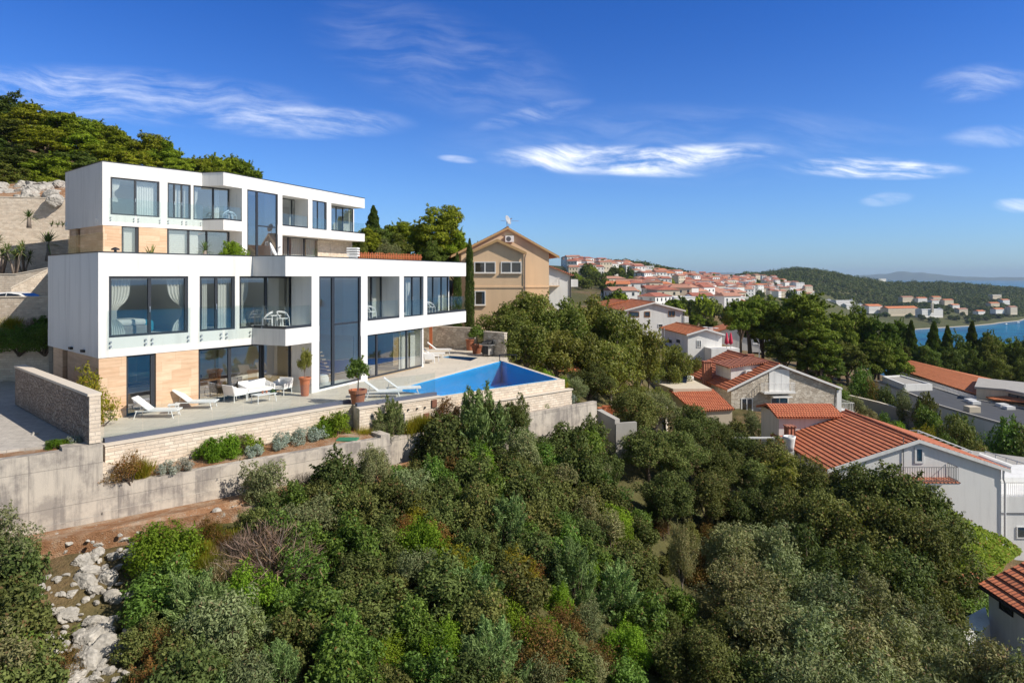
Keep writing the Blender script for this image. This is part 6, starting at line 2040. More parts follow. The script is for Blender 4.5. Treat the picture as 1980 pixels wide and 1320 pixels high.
KIND = {'oak': ('dark green evergreen oak bush', 'bush'), 'laurel': ('glossy green laurel bush', 'bush'), 'bright': ('bright green dense bush', 'bush'), 'olive': ('grey-green wild olive bush', 'bush'), 'dryleaf': ('half dry brownish bush', 'bush'),
        'juniper': ('feathery green juniper', 'juniper'), 'twig': ('bare grey twiggy bush', 'bush'), 'yellow': ('yellowing broom bush', 'bush'), 'tuft': ('dry straw-coloured grass tuft', 'grass tuft'), 'oaktree': ('dark green evergreen oak tree', 'tree'), 'olivetree': ('grey-green wild olive tree', 'tree'), 'figtree': ('light green broad-leaved tree', 'tree')}
NAMES = {'bush': 'bush', 'juniper': 'juniper', 'grass tuft': 'grass_tuft', 'tree': 'tree'}
TAKEN = []


def single(kind, px, py, Y, label, h=None, sc=None, name=None, r=1.0):
    """a plant of its own look: top at picture row py, or scale sc"""
    x = (px - CX) / F * Y
    v = random.randrange(len(PROTO[kind]))
    if sc is None: sc = ((HY - py) / F * Y - gz(x, Y) + .1) / HGT[kind][v]
    lab, cat = KIND[kind]
    TAKEN.append((x, Y))
    return plant(kind, name or NAMES[cat], label, cat, (x, Y, gz(x, Y) - .1), (sc * r, sc * r, sc), v=v)


single('bright', 305, 1010, 21.0, 'round bright green bush beside the stony strip', 1.95, r=1.05)
single('laurel', 330, 1080, 20.2, 'deep green bush just below the round bright green one', sc=.8)
single('juniper', 395, 1085, 19.4, 'big feathery pale green juniper in the left foreground', 2.55, r=1.05)
single('juniper', 490, 1170, 19.0, 'lower feathery juniper right of the big pale green one', 2.55)
single('juniper', 545, 1265, 18.2, 'feathery juniper near the bottom edge', sc=.6)
single('twig', 520, 1010, 21.6, 'purple-grey bare bush above the junipers', 1.5, r=1.15)
single('twig', 470, 1035, 21.8, 'bare drooping grey bush behind the straw tuft', sc=.9)
single('tuft', 432, 1060, 21.2, 'tall straw-coloured grass tuft beside the bare bush', sc=1.3)
single('tuft', 448, 1075, 20.9, 'smaller straw-coloured grass tuft', sc=1.0)
single('olive', 520, 885, 25.6, 'grey-green wild olive in front of the concrete wall, with the wall showing on both sides', 2.4, r=.95)
single('twig', 588, 925, 26.6, 'thin bare bush between the two olives at the concrete wall', sc=.8)
single('olivetree', 722, 858, 27.6, 'tallest leafy tree in front of the concrete wall end', 5.3, r=.78)
single('oak', 690, 960, 25.2, 'dark bush below the tallest tree at the concrete wall', sc=.9)
single('yellow', 690, 1010, 24.0, 'golden dry bush around a pale rock', sc=.62)
single('yellow', 805, 975, 26.0, 'round golden-brown bush in the middle of the thicket', sc=.72)
single('dryleaf', 785, 985, 25.6, 'orange-brown dry bush beside the round golden one', sc=.6)
single('bright', 960, 1150, 21.6, 'large bright lime green bush in the lower middle of the thicket', 1.95, r=1.15)
single('bright', 860, 1210, 20.0, 'lime green bush near the bottom edge left of the large one', sc=.7)
single('dryleaf', 1040, 1200, 20.6, 'dry brown bush right of the large lime green bush', sc=1.1)
single('yellow', 1000, 1060, 23.6, 'yellow-green broom above the large lime green bush', 1.9)
single('oaktree', 955, 775, 33.6, 'dark bush tree rising in front of the pool wall', 5.3, r=.68)
single('oaktree', 1000, 762, 35.6, 'taller dark bush tree in front of the pool wall near its right end', 5.3, r=.72)
single('juniper', 925, 778, 33.6, 'feathery green shrub in front of the pool wall', sc=1.6)
single('oaktree', 1110, 832, 36.5, 'dark bush in front of the grey wall below the planting strip', 5.3, r=.7)
single('oak', 865, 800, 32.0, 'dark bush at the corner where the concrete wall steps back', 2.3)
single('olivetree', 1318, 1010, 29.0, 'thin pointed olive sapling standing alone above the gully', 5.3, r=.45)
single('olivetree', -12, 985, 18.6, 'large grey-green bush in front of the concrete wall at the left edge', 2.4, r=.95)
single('oak', 38, 1030, 18.6, 'dark bush right of the large grey-green one at the left edge', 2.3, r=.8)
single('oak', 5, 1060, 17.4, 'dark bush cut by the left edge below the grey-green one', sc=1.15)
single('laurel', 30, 1150, 16.8, 'glossy green bush in the left edge thicket', sc=.75)
single('oak', 15, 1230, 15.6, 'dark bush cut by the left edge near the bottom', sc=1.0)
single('olive', 60, 1300, 14.8, 'grey-green bush at the bottom edge near the left corner', sc=.55)
single('oak', 22, 1095, 17.2, 'dark green bush at the left edge below the grey-green one', sc=1.0)
single('olive', 15, 1180, 16.2, 'grey-green bush at the lower left edge', sc=.95)
single('oak', 40, 1250, 15.2, 'dark low bush in the lower left corner', sc=.8)
single('dryleaf', 112, 1190, 17.0, 'small browning bush between the left bushes and the stony strip', sc=.55)
single('oak', 268, 1190, 18.0, 'low dark bush right of the big white boulder', sc=.55)
single('dryleaf', 305, 1220, 18.2, 'low brown bush below the dark one by the boulders', sc=.6)
single('dryleaf', 300, 1290, 16.8, 'dry brown bush around the satellite dish', sc=.7)

single('dryleaf', 408, 985, 22.8, 'dry brown weeds on the orange path edge', sc=.6)
single('dryleaf', 445, 1000, 22.4, 'dry reddish weeds above the straw tuft', sc=.55)
for k_, (px_, Y_) in enumerate(((372, 22.2), (392, 22.0), (418, 22.2), (398, 21.4), (436, 22.6), (455, 22.9), (360, 21.5), (425, 21.6), (380, 22.9), (345, 22.4), (470, 23.2), (412, 23.0))):
    x_ = (px_ - CX) / F * Y_; plant(('tuft', 'reed')[k_ % 2], 'grass_tuft', 'short dry grass tuft between the orange path and the straw tuft', 'grass tuft', (x_, Y_, gz(x_, Y_)), random.uniform(.4, .7), group='short dry grass tufts by the orange path')

single('oak', 1085, 845, 36.0, 'dark bush at the foot of the grey wall right of the pool', sc=1.25)
single('laurel', 1140, 850, 36.6, 'green bush at the foot of the grey wall corner', sc=1.1)
single('oak', 1168, 880, 36.0, 'dark bush in front of the short angled wall', sc=1.0)
# zones: polygon, spacing, tries, scale range, mix, where
zA1 = [LK.pt(6.2, 1.6).xy, LK.pt(9.5, 1.2).xy, LK.pt(12.6, 1.0).xy, (-3.0, 30.3), (-2.2, 27.0), (-4.5, 23.5), (-8.2, 21.5), (-9.6, 22.8)]
zA2 = [LK2.pt(13.5, 1.0).xy, LK2.pt(k2e - 1.5, 1.0).xy, (5.0, 35.5), (4.6, 31.0), (1.5, 27.0), (-2.0, 27.2), (-2.8, 30.3)]
zA3 = [(-10.6, 20.2), (-8.2, 21.4), (-4.5, 23.4), (-2.0, 27.0), (1.5, 26.9), (4.6, 30.8), (5.4, 27), (4.6, 23.5), (3.6, 19.0), (2.0, 15.5), (-9.0, 14.0), (-9.6, 17.0)]
zA4 = [(-10.4, 20.0), (-9.5, 17.0), (-9.0, 13.6), (-16.0, 13.0), (-15.6, 16.2), (-13.2, 17.2), (-12.0, 18.6)]
zA5 = [(-14.6, 20.6), (-13.7, 18.6), (-12.6, 16.2), (-18, 14), (-18, 19.5)]
ZONES = [
    (zA1, .86, 1500, (.62, 1.0), [('oak', 5), ('laurel', 3), ('olive', 3), ('dryleaf', .4), ('twig', .4), ('yellow', .2)], 'in the thicket below the long concrete wall', 1),
    (zA2, .98, 1500, (.72, 1.12), [('oak', 6), ('laurel', 2.6), ('olive', 2), ('dryleaf', .3), ('bright', .7), ('yellow', .2)], 'in the tall thicket below the swimming pool', 2),
    (zA3, .88, 3000, (.55, .98), [('oak', 6), ('laurel', 2.4), ('olive', 1.6), ('juniper', 1.4), ('yellow', .35), ('bright', 1.6), ('dryleaf', .55), ('twig', .2)], 'in the lower thicket of the foreground slope', 3),
    (zA4, .85, 700, (.16, .36), [('dryleaf', 2), ('oak', 2), ('olive', 2), ('tuft', 5), ('laurel', 1), ('yellow', .5)], 'around the stony strip at lower left', 4),
    ([(4.6, 23.5), (5.2, 27), (5.4, 31), (6.5, 35), (9.5, 38.5), (11.5, 36), (9.5, 31), (9.0, 27), (8.2, 22.5), (6.5, 17), (3.8, 17)], 1.15, 900, (.45, .85), [('oak', 5), ('olive', 2), ('dryleaf', 1.5), ('laurel', 1.5), ('yellow', .5)], 'in the shaded gully', 6),
    (zA5, .75, 600, (.6, 1.05), [('oak', 4), ('olive', 3), ('laurel', 2)], 'at the left edge below the concrete wall', 5),
]
for (poly, dm, nt, (s0, s1), table, where, sd_) in ZONES:
    r_ = random.Random(100 + sd_)
    for (x, y) in darts(poly, dm, nt, sd_, TAKEN):
        if sd_ == 6 and y < 26 and r_.random() < .35: continue
        if sd_ == 3 and -1.0 < x - (y - 20) * .1 - 4.2 < 1.4 and 22 < y < 27 and r_.random() < .5: continue
        k = pick(r_, table); lab, cat = KIND[k]
        sc = r_.uniform(s0, s1)
        plant(k, NAMES[cat], f'{lab} {where}', cat, (x, y, gz(x, y) - .12), (sc * r_.uniform(.9, 1.15), sc * r_.uniform(.9, 1.15), sc * r_.uniform(.85, 1.15)), group=f'{lab}es {where}'.replace('treees', 'trees').replace('tuftes', 'tufts').replace('juniperes', 'junipers'))

# trees on the far side of the gully: (px, row of the top, distance, kind, width factor)
BT = [(1228, 838, 42, 'oaktree', .85), (1268, 826, 44, 'olivetree', .7), (1330, 830, 44, 'oaktree', .9), (1385, 812, 46, 'oaktree', .85), (1440, 838, 44, 'oaktree', .8), (1490, 850, 43, 'oaktree', .8),
      (1255, 885, 38, 'oaktree', .85), (1320, 880, 39, 'oaktree', .8), (1390, 880, 40, 'oaktree', .8), (1455, 890, 40, 'oaktree', .75), (1520, 880, 40, 'figtree', .7), (1580, 895, 39, 'oaktree', .7), (1640, 900, 37.5, 'oaktree', .72), (1700, 893, 37, 'oaktree', .78), (1765, 915, 36.5, 'oaktree', .72), (1800, 960, 36, 'oaktree', .7),
      (1290, 940, 34, 'oaktree', .75), (1370, 935, 36, 'oaktree', .7), (1440, 945, 36, 'oaktree', .68), (1520, 945, 35, 'oaktree', .65), (1600, 950, 34, 'oaktree', .68), (1680, 965, 33, 'oaktree', .7), (1745, 985, 32.5, 'oaktree', .72), (1815, 1010, 32.5, 'oaktree', .66),
      (1420, 1010, 31, 'olivetree', .7), (1500, 1010, 31, 'olivetree', .72), (1570, 1030, 30, 'oaktree', .68), (1650, 1050, 29.5, 'oaktree', .7), (1740, 1065, 29.5, 'oaktree', .7), (1800, 1110, 29, 'oaktree', .65),
      (1440, 1075, 27.5, 'olivetree', .72), (1530, 1085, 27.5, 'olivetree', .72), (1610, 1110, 26.5, 'olivetree', .72), (1700, 1130, 26.5, 'olivetree', .75), (1780, 1165, 26, 'olivetree', .7),
      (1480, 1150, 24.5, 'olivetree', .75), (1570, 1170, 24, 'olivetree', .75), (1660, 1190, 24, 'olivetree', .75), (1750, 1215, 24, 'olivetree', .75), (1420, 1180, 25, 'oaktree', .7), (1830, 1255, 23.5, 'olivetree', .65), (1930, 1245, 23, 'olivetree', .6),
      (1350, 1240, 22.5, 'oaktree', .6), (1560, 1255, 21.5, 'olivetree', .7), (1680, 1275, 21.5, 'olivetree', .7), (1460, 1265, 22, 'oaktree', .65), (1790, 1300, 21, 'olivetree', .65), (1985, 1270, 22, 'olivetree', .55)]
for (px, py, Y, k, wf) in BT:
    x = (px - CX) / F * Y
    h = sum(HGT[k]) / len(HGT[k])
    sc = max(.55, ((HY - py) / F * Y - gz(x, Y) + .15) / h)
    lab, cat = KIND[k]
    where = 'on the far side of the gully' if py < 1000 else 'on the lower right slope'
    wd = min(wf * 1.0, 1.25 * sc) if False else sc * (wf if sc < 1.1 else wf * .95) + .25
    plant(k, 'tree', f'{lab} {where}', 'tree', (x, Y, gz(x, Y) - .15), (wd, wd, sc), group=f'{lab}s {where}')

# trees right of the pool
for (px, py, Y, k, wf, lab) in [(985, 588, 56, 'figtree', .95, 'light green tree in front of the peach house, left of the group'), (1030, 565, 58, 'figtree', 1.0, 'tallest light green tree in front of the peach coloured house'),
                               (1085, 578, 57, 'figtree', 1.0, 'light green tree in the middle of the group right of the pool'), (1140, 572, 60, 'figtree', 1.0, 'light green tree below the white house behind the peach one'), (1190, 600, 58, 'figtree', .95, 'yellowing tree in front of the brown shuttered house'), (1235, 625, 59, 'figtree', .85, 'tree at the right end of the group, under the small white house'),
                               (1020, 625, 52, 'figtree', .85, 'dense tree just behind the far pool corner'), (1075, 640, 52, 'figtree', .9, 'dense tree above the little red roofed shelter'), (1130, 645, 53, 'figtree', .85, 'tree above the dark fig bushes'), (1180, 660, 53, 'figtree', .85, 'yellow-green tree left of the beige terrace roof'),
                               (1140, 705, 48.5, 'oaktree', .7, 'dark tree right of the little red roofed shelter'), (1185, 722, 56, 'figtree', .6, 'dark broad-leaved bush left of the beige roof'), (1225, 738, 57.5, 'figtree', .5, 'dark broad-leaved bush below the beige roof'), (1272, 752, 59, 'figtree', .5, 'broad-leaved bush beside the lean-to roof'),
                               (1300, 668, 76, 'figtree', .8, 'green tree left of the small white house'), (1255, 690, 70, 'figtree', .7, 'green tree behind the solar panels'), (1340, 690, 84, 'figtree', .6, 'small yellow-green tree above the stone house roof')]:
    x = (px - CX) / F * Y
    h = sum(HGT[k]) / len(HGT[k])
    sc = max(.3, ((HY - py) / F * Y - gz(x, Y) + .15) / h)
    plant(k, 'tree', lab, 'tree', (x, Y, gz(x, Y) - .15), (wf, wf, sc))
for k, (px, py, Y) in enumerate(((908, 466, 57.5), (884, 492, 60))):
    x = (px - CX) / F * Y; b_ = -6.0
    sc = ((HY - py) / F * Y - b_) / 6.0
    plant('cypress', 'cypress', ('slender cypress touching the left edge of the peach house bay', 'slender cypress seen beyond the balcony corner of the villa')[k], 'cypress', (x, Y, b_ - .1), (1.0, 1.0, sc))

# pines of the hill behind the villas: (px, row of the top, distance, kind, width)
PN = [(-25, 205, 92, 'darkpine', 1.4), (30, 185, 96, 'darkpine', 1.2), (75, 205, 90, 'pine', 1.35), (30, 235, 82, 'darkpine', 1.3), (-20, 265, 78, 'darkpine', 1.3), (120, 228, 90, 'pine', 1.2), (165, 232, 92, 'pine', 1.2), (90, 250, 82, 'pine', 1.2), (205, 238, 94, 'pine', 1.1), (150, 265, 84, 'pine', 1.15), (245, 258, 92, 'pine', 1.15), (50, 285, 74, 'darkpine', 1.15), (100, 300, 74, 'pine', .95), (200, 275, 84, 'pine', 1.1), (290, 262, 92, 'pine', 1.15), (320, 280, 90, 'pine', 1.05), (255, 290, 84, 'pine', 1.0), (5, 310, 70, 'darkpine', .9), (130, 325, 71, 'pine', .75), (80, 335, 69, 'pine', .6),
      (385, 300, 88, 'pine', .9), (430, 298, 90, 'pine', .95), (470, 305, 92, 'pine', .85), (350, 305, 86, 'pine', .9), (410, 320, 84, 'pine', .8), (150, 295, 76, 'darkpine', 1.0)]
PN += [(-90, 170, 95, 'pine', 1.3), (-140, 200, 88, 'darkpine', 1.4), (-70, 230, 84, 'darkpine', 1.3), (-200, 150, 98, 'pine', 1.4), (-190, 210, 84, 'pine', 1.3), (-120, 260, 76, 'pine', 1.2), (-260, 190, 90, 'darkpine', 1.4), (-240, 250, 78, 'pine', 1.3), (-60, 290, 72, 'pine', 1.1), (-330, 170, 95, 'pine', 1.4), (-320, 240, 80, 'darkpine', 1.3)]
for (px, py, Y, k, wf) in PN:
    x = (px - CX) / F * Y
    h = sum(HGT[k]) / len(HGT[k])
    zt = (HY - py) / F * Y
    g_ = gz(x, Y); sc = max(.6, (zt - g_ + .2) / h)
    lab = 'sunlit yellow-green pine on the hill behind the villas' if k == 'pine' else 'dark pine on the hill at the left edge'
    plant(k, 'pine_tree', lab, 'pine tree', (x, Y, zt - h * sc), (wf * 1.05, wf * 1.05, sc), group=('sunlit pines on the hill' if k == 'pine' else 'dark pines on the hill'))
for (px, py, Y, k, wf, sz, lab) in [(722, 398, 80, 'conifer', .8, None, 'dark spiky conifer beyond the right end of the upper villa'), (850, 404, 76, 'pine', 1.15, None, 'big bright green pine left of the peach coloured house'), (815, 440, 78, 'pine', .7, None, 'smaller bright pine leaning on the big one beside the peach house'), (775, 426, 82, 'pine', .85, None, 'bright pine between the dark conifer and the big pine'), (740, 440, 78, 'darkpine', .85, None, 'dark pine above the orange wooden fence'), (775, 455, 74, 'darkpine', .8, None, 'dark shrubby pine behind the middle of the orange fence'), (705, 440, 76, 'pine', .7, None, 'bright shrubby pine at the end of the upper villa'), (690, 455, 72, 'darkpine', .6, None, 'dark bush under the upper villa balcony'), (830, 470, 72, 'darkpine', .8, None, 'dark bush at the right end of the orange fence'), (880, 455, 74, 'pine', .75, None, 'lower right branch mass of pine touching the peach roof'), (750, 465, 70, 'olivetree', .8, None, 'grey-green bush behind the orange fence'), (918, 475, 84, 'pine', .5, None, 'bit of bright pine showing above the left eave of the peach house')]:
    x = (px - CX) / F * Y
    h = sum(HGT[k]) / len(HGT[k])
    zt = (HY - py) / F * Y; g_ = gz(x, Y); sc = max(.5, (zt - g_ + .2) / h)
    plant(k, 'pine_tree' if 'pine' in k or k == 'conifer' else 'bush', lab, 'pine tree' if k != 'olivetree' else 'bush', (x, Y, zt - h * sc), (wf, wf, sc))

# pines and conifers of the middle distance
MP = [(1450, 578, 103, 'umbrella', 1.15, 'broad umbrella pine left of the big pair, beside the street lamp'), (1432, 598, 100, 'umbrella', .75, 'dark lower crown of the left big pine'), (1475, 590, 104, 'midpine', 1.0, 'middle crown between the two big pines'), (1545, 566, 100, 'midpine', 1.55, 'tallest big pine in front of the town'), (1560, 620, 97, 'midpine', 1.1, 'lower right crown of the tallest big pine'), (1520, 640, 97, 'darkpine', 1.0, 'shaded crown below the tallest big pine'), (1585, 660, 96, 'midpine', .8, 'lowest bright pine branch mass beside the dark lane'),
      (1622, 604, 122, 'midpine', 1.25, 'first pine right of the big pair'), (1655, 600, 124, 'midpine', 1.2, 'second pine right of the big pair, below the white hotel'), (1700, 606, 122, 'midpine', 1.35, 'third pine right of the big pair, below the long orange hotel roof'), (1640, 660, 114, 'darkpine', 1.1, 'shaded pine above the grey lane'), (1690, 655, 116, 'midpine', 1.0, 'bright pine above the grey flat roof'), (1725, 670, 116, 'midpine', .8, 'low bright pine at the end of the orange roof'), (1742, 618, 140, 'midpine', .9, 'pine with the bay behind it'), (1735, 650, 128, 'darkpine', .9, 'dark pine left of the conifer spires'),
      (1762, 620, 138, 'conifer', 1.15, 'leftmost dark conifer spire before the bay'), (1806, 622, 138, 'conifer', 1.35, 'second dark conifer spire before the bay'), (1832, 630, 142, 'conifer', 1.25, 'third dark conifer spire before the bay'), (1880, 622, 142, 'conifer', 1.3, 'tallest dark conifer spire before the bay'), (1855, 652, 136, 'darkpine', 1.2, 'dark pine between the two right conifer spires'), (1915, 642, 140, 'midpine', 1.1, 'bright topped pine before the bay at right'), (1950, 648, 144, 'midpine', 1.1, 'bright topped pine near the right edge before the bay'), (1905, 655, 134, 'darkpine', 1.3, 'dark pine near the right edge'), (1955, 660, 134, 'darkpine', 1.3, 'dark pine at the right edge'), (1992, 652, 138, 'darkpine', 1.3, 'dark pine cut by the right edge'), (1930, 690, 126, 'darkpine', 1.1, 'low dark pine above the end of the orange roof'), (1790, 665, 130, 'darkpine', 1.2, 'dark pine above the left end of the orange roof'), (1840, 675, 130, 'darkpine', 1.1, 'dark pine above the middle of the orange roof'), (1885, 680, 130, 'darkpine', 1.1, 'dark pine above the right part of the orange roof'), (1985, 700, 124, 'darkpine', 1.1, 'low dark pine at the right edge beyond the orange roof'),
      (1605, 690, 106, 'darkpine', .8, 'dark pine bush left of the grey lane'), (1345, 606, 150, 'midpine', .8, 'round bright pine beside the brown shuttered house'), (1372, 612, 152, 'darkpine', .7, 'dark round tree beside the bright pine near the brown shuttered house')]
for (px, py, Y, k, wf, lab) in MP:
    x = (px - CX) / F * Y
    h = sum(HGT[k]) / len(HGT[k])
    zt = (HY - py) / F * Y; g_ = gz(x, Y); sc = max(.6, (zt - g_ + .3) / h)
    plant(k, 'pine_tree' if k != 'conifer' else 'conifer', lab, 'pine tree' if k != 'conifer' else 'conifer', (x, Y, zt - h * sc), (wf * (1.22 if Y < 120 else .98), wf * (1.22 if Y < 120 else .98), sc))

# bushes and small trees among the right-hand houses
for (px, py, Y, k, sc, r, lab) in [(1665, 712, 97, 'hedge', None, 1.5, 'large clipped round bush left of the grey flat roof'), (1700, 730, 95, 'dryleaf', None, 1.3, 'reddish brown tall bush beside the clipped round one'), (1722, 745, 92, 'oak', None, 1.5, 'dark bush along the grey flat roof'), (1752, 760, 88, 'olive', None, 1.5, 'flowering grey-green bush along the dark roof'), (1785, 755, 86, 'oak', None, 1.5, 'dark pointed bush before the middle of the dark roof'), (1800, 785, 82, 'laurel', None, 1.6, 'green bush at the white corner of the dark roof'), (1840, 795, 78, 'oak', None, 1.8, 'dark bush below the white roof edge'), (1870, 805, 76, 'oak', None, 1.6, 'dark bush at the right end of the white roof edge'), (1825, 825, 72, 'laurel', None, 1.2, 'low shrub with palm-like leaves behind the pergola'), (1710, 800, 76, 'laurel', None, 1.0, 'green shrub on the lane behind the big tiled roof'), (1735, 820, 70, 'garden', None, 1.6, 'yellow-green shrub just behind the ridge of the big roof'), (1775, 812, 72, 'yellow', None, 1.4, 'yellowish shrub behind the big roof ridge'), (1680, 790, 80, 'olive', None, 1.2, 'grey-green bush behind the white railing of the stone house'), (1650, 765, 84, 'olive', None, 1.2, 'grey-green slope bush right of the stone house'), (1620, 742, 90, 'laurel', None, 1.4, 'green bush behind the right roof edge of the stone house'), (1590, 728, 94, 'laurel', None, 1.5, 'green bush below the tallest pine'), (1560, 712, 98, 'oak', None, 1.5, 'dark bush below the tallest pine on the left'), (1925, 812, 70, 'laurel', None, 1.9, 'large rounded green bush at the right edge'), (1965, 820, 70, 'oak', None, 2.0, 'dark bush at the right edge beside the rounded green one'), (1900, 850, 66, 'oak', None, 1.5, 'dark bush behind the end of the pergola'),
                                   (1465, 800, 62, 'olive', None, 1.2, 'white flowering shrub in front of the stone house'), (1420, 812, 60, 'oak', None, 1.4, 'dark shrub below the lean-to roof'), (1490, 790, 66, 'laurel', None, .8, 'green shrub at the foot of the stone house door'), (1370, 803, 58, 'olive', None, 1.2, 'olive bush in front of the lean-to'), (1325, 806, 55, 'olive', None, 1.2, 'olive bush between the hut and the lean-to'), (1215, 812, 47, 'olive', None, 1.1, 'pale olive bush in front of the small hut'), (1245, 818, 46, 'olive', None, 1.1, 'pale olive bush right of the small hut front')]:
    x = (px - CX) / F * Y
    h = sum(HGT[k]) / len(HGT[k])
    s_ = max(.3, ((HY - py) / F * Y - gz(x, Y) + .2) / h)
    plant(k, 'bush' if k != 'olivetree' else 'tree', lab, 'bush' if k != 'olivetree' else 'tree', (x, Y, gz(x, Y) - .15), (r, r, s_))

# creeper on the wall below the big house
def creeper(name, label, quad, n, L, W, thick=.22, mat_='leaf_ivy'):
    q = [Vector(v) for v in quad]
    nn = (q[1] - q[0]).cross(q[3] - q[0]).normalized()
    if nn.y > 0: nn = -nn
    u, v = rng.random(n), rng.random(n)
    A_ = [np.array(v_) for v_ in q]
    p = (A_[0][None] * ((1 - u) * (1 - v))[:, None] + A_[1][None] * (u * (1 - v))[:, None] + A_[2][None] * (u * v)[:, None] + A_[3][None] * ((1 - u) * v)[:, None])
    bump = np.array([mnoise.noise((a[0] * .9, a[1] * .9, a[2] * .9)) for a in p])
    p = p + np.array(nn)[None] * (thick * (.3 + rng.random(n) + bump))[:, None]
    me = leaf_mesh('creeper', p, np.array(nn)[None] + .55 * rng.normal(size=(n, 3)) + np.array([0, 0, .4]), L, W, mat_)
    o = bpy.data.objects.new(name, me); COL.objects.link(o)
    return setp(o, label, 'creeper')


creeper('creeper', 'yellow-green creeper covering the sloping bank below the big white house', [P(1790, 1120, 34), P(1925, 1112, 35.0), P(1975, 1068, 41), P(1830, 985, 41)], 15000, .16, .12)
creeper('creeper', 'dark green creeper hanging on the wall below the orange pots', [P(1835, 1230, 30), P(1912, 1222, 31), P(1912, 1142, 33.6), P(1838, 1142, 33.6)], 6000, .13, .10, .2, 'leaf_laurel')
for k, (px, py) in enumerate(((1884, 1128), (1858, 1131))):
    c = P(px, py + 8, 34.3); mb = MB(); mb.lathe([(.16, 0), (.27, .25), (.30, .55), (.22, .72), (.17, .70)], 14, c)
    setp(mb.build('pot', M['terracotta'], loc=c, smooth=True), ('tall orange clay jar on the white ledge', 'smaller orange clay pot left of the tall jar on the ledge')[k], 'pot')
# ------------------------------------------------------------------ the town across the valley
def far_house(x, y, z, w_, d_, h, rz, wall, roof, label, group, hip=False, name='town_house', roofh=1.25):
    r = thing(name, label, 'house', (x, y, z), group, rz)
    mb = MB()
    mb.box(-w_ / 2, w_ / 2, -d_ / 2, d_ / 2, -4, h, 0)
    if not hip:
        mb.poly([(-w_ / 2, -d_ / 2, h), (-w_ / 2, d_ / 2, h), (-w_ / 2, 0, h + roofh * .96)], 0)
        mb.poly([(w_ / 2, -d_ / 2, h), (w_ / 2, 0, h + roofh * .96), (w_ / 2, d_ / 2, h)], 0)
    nf = max(1, int(h // 2.8)); nw = max(2, int(w_ // 2.6))
    for fl_ in range(nf):
        for k in range(nw):
            cx = -w_ / 2 + w_ * (k + .5) / nw; cz = (fl_ + .55) * h / nf
            mb.box(cx - .5, cx + .5, -d_ / 2 - .03, -d_ / 2 + .3, cz - .65, cz + .65, 1)
        for s_ in (-1, 1):
            for k in range(2):
                cy = -d_ / 2 + d_ * (k + .5) / 2; cz = (fl_ + .55) * h / nf
                mb.box(s_ * w_ / 2 - (.03 if s_ < 0 else .3), s_ * w_ / 2 + (.3 if s_ < 0 else .03), cy - .5, cy + .5, cz - .65, cz + .65, 1)
    mb.build('wall', [M[wall], M['darkglass']], None, recalc=False).parent = r
    rb = MB(); o_ = .4
    a, b = w_ / 2 + o_, d_ / 2 + o_
    zz = h - .12
    if roof is None:
        rb.box(-a + .2, a - .2, -b + .2, b - .2, h + .002, h + .35); roof = 'hotel'
    else:
        e = a * .55 if hip else a
        pts = [(-a, -b, zz), (a, -b, zz), (a, b, zz), (-a, b, zz), (-e, 0, zz + roofh + .2), (e, 0, zz + roofh + .2)]
        rb.mesh(pts, [(0, 1, 5, 4), (1, 2, 5), (2, 3, 4, 5), (3, 0, 4), (3, 2, 1, 0)])
    ro = rb.build('roof', M[roof], None); ro.parent = r
    return r


TH = []


def spread(quad, dmin, n, seed, y_pow=1.0):
    """house sites inside a quad of (px, Y) bearings and distances"""
    r_ = random.Random(seed); out = []
    for _ in range(6000):
        if len(out) >= n: break
        u, v = r_.random(), r_.random() ** y_pow
        a = quad[0][0] + (quad[1][0] - quad[0][0]) * u; b = quad[3][0] + (quad[2][0] - quad[3][0]) * u
        Ya = quad[0][1] + (quad[1][1] - quad[0][1]) * u; Yb = quad[3][1] + (quad[2][1] - quad[3][1]) * u
        px = a + (b - a) * v; Y = far(Ya + (Yb - Ya) * v)
        x = (px - CX) / F * Y
        if any((x - q[0]) ** 2 + (Y - q[1]) ** 2 < dmin * dmin for q in TH): continue
        TH.append((x, Y)); out.append((x, Y))
    return out


WALLS = ['white2', 'white2', 'hotel', 'hotel', 'cream']
def district(quad, dmin, n, seed, where, sz=(8, 12.5), hh=(7, 11)):
    r_ = random.Random(seed)
    for (x, y) in spread(quad, dmin, n, seed):
        wl = r_.choice(WALLS); rf = pick(r_, [('roof3', 2), ('roof2', 1.5), ('roof4', 4), ('roof5', 3.5), (None, 2.2)])
        hip = r_.random() < .35
        shade = {'cream': 'cream', 'white2': 'white', 'hotel': 'white'}[wl]
        kind_ = 'flat roofed' if rf is None else ('hipped red roofed' if hip else 'red roofed')
        lab = f'small {shade} {kind_} house {where}'
        far_house(x, y, gz(x, y) - .2, r_.uniform(*sz), r_.uniform(8, 10.5), r_.uniform(*hh), r_.choice((.35, .5, .65, .2, 1.9, -.1)) + r_.uniform(-.2, .2), wl, rf, lab, f'{shade} {kind_} houses {where}', hip)


district([(1092, 520), (1215, 560), (1235, 400), (1100, 350)], 13, 56, 1, 'on the hillside beyond the peach house')
district([(1215, 470), (1340, 540), (1345, 400), (1235, 350)], 13, 52, 2, 'on the slope below the green hill')
district([(1180, 300), (1330, 340), (1330, 225), (1200, 205)], 14, 26, 3, 'behind the brown shuttered house', (9, 14), (5.5, 8))
district([(1335, 560), (1440, 640), (1450, 440), (1340, 400)], 14, 62, 4, 'in the middle of the far town')
district([(1330, 390), (1420, 420), (1420, 250), (1325, 215)], 14, 34, 5, 'in the lower town left of the big pines', (9, 14), (5.5, 8.5))
district([(1440, 640), (1560, 690), (1560, 480), (1450, 440)], 14, 46, 6, 'below the wooded ridge')
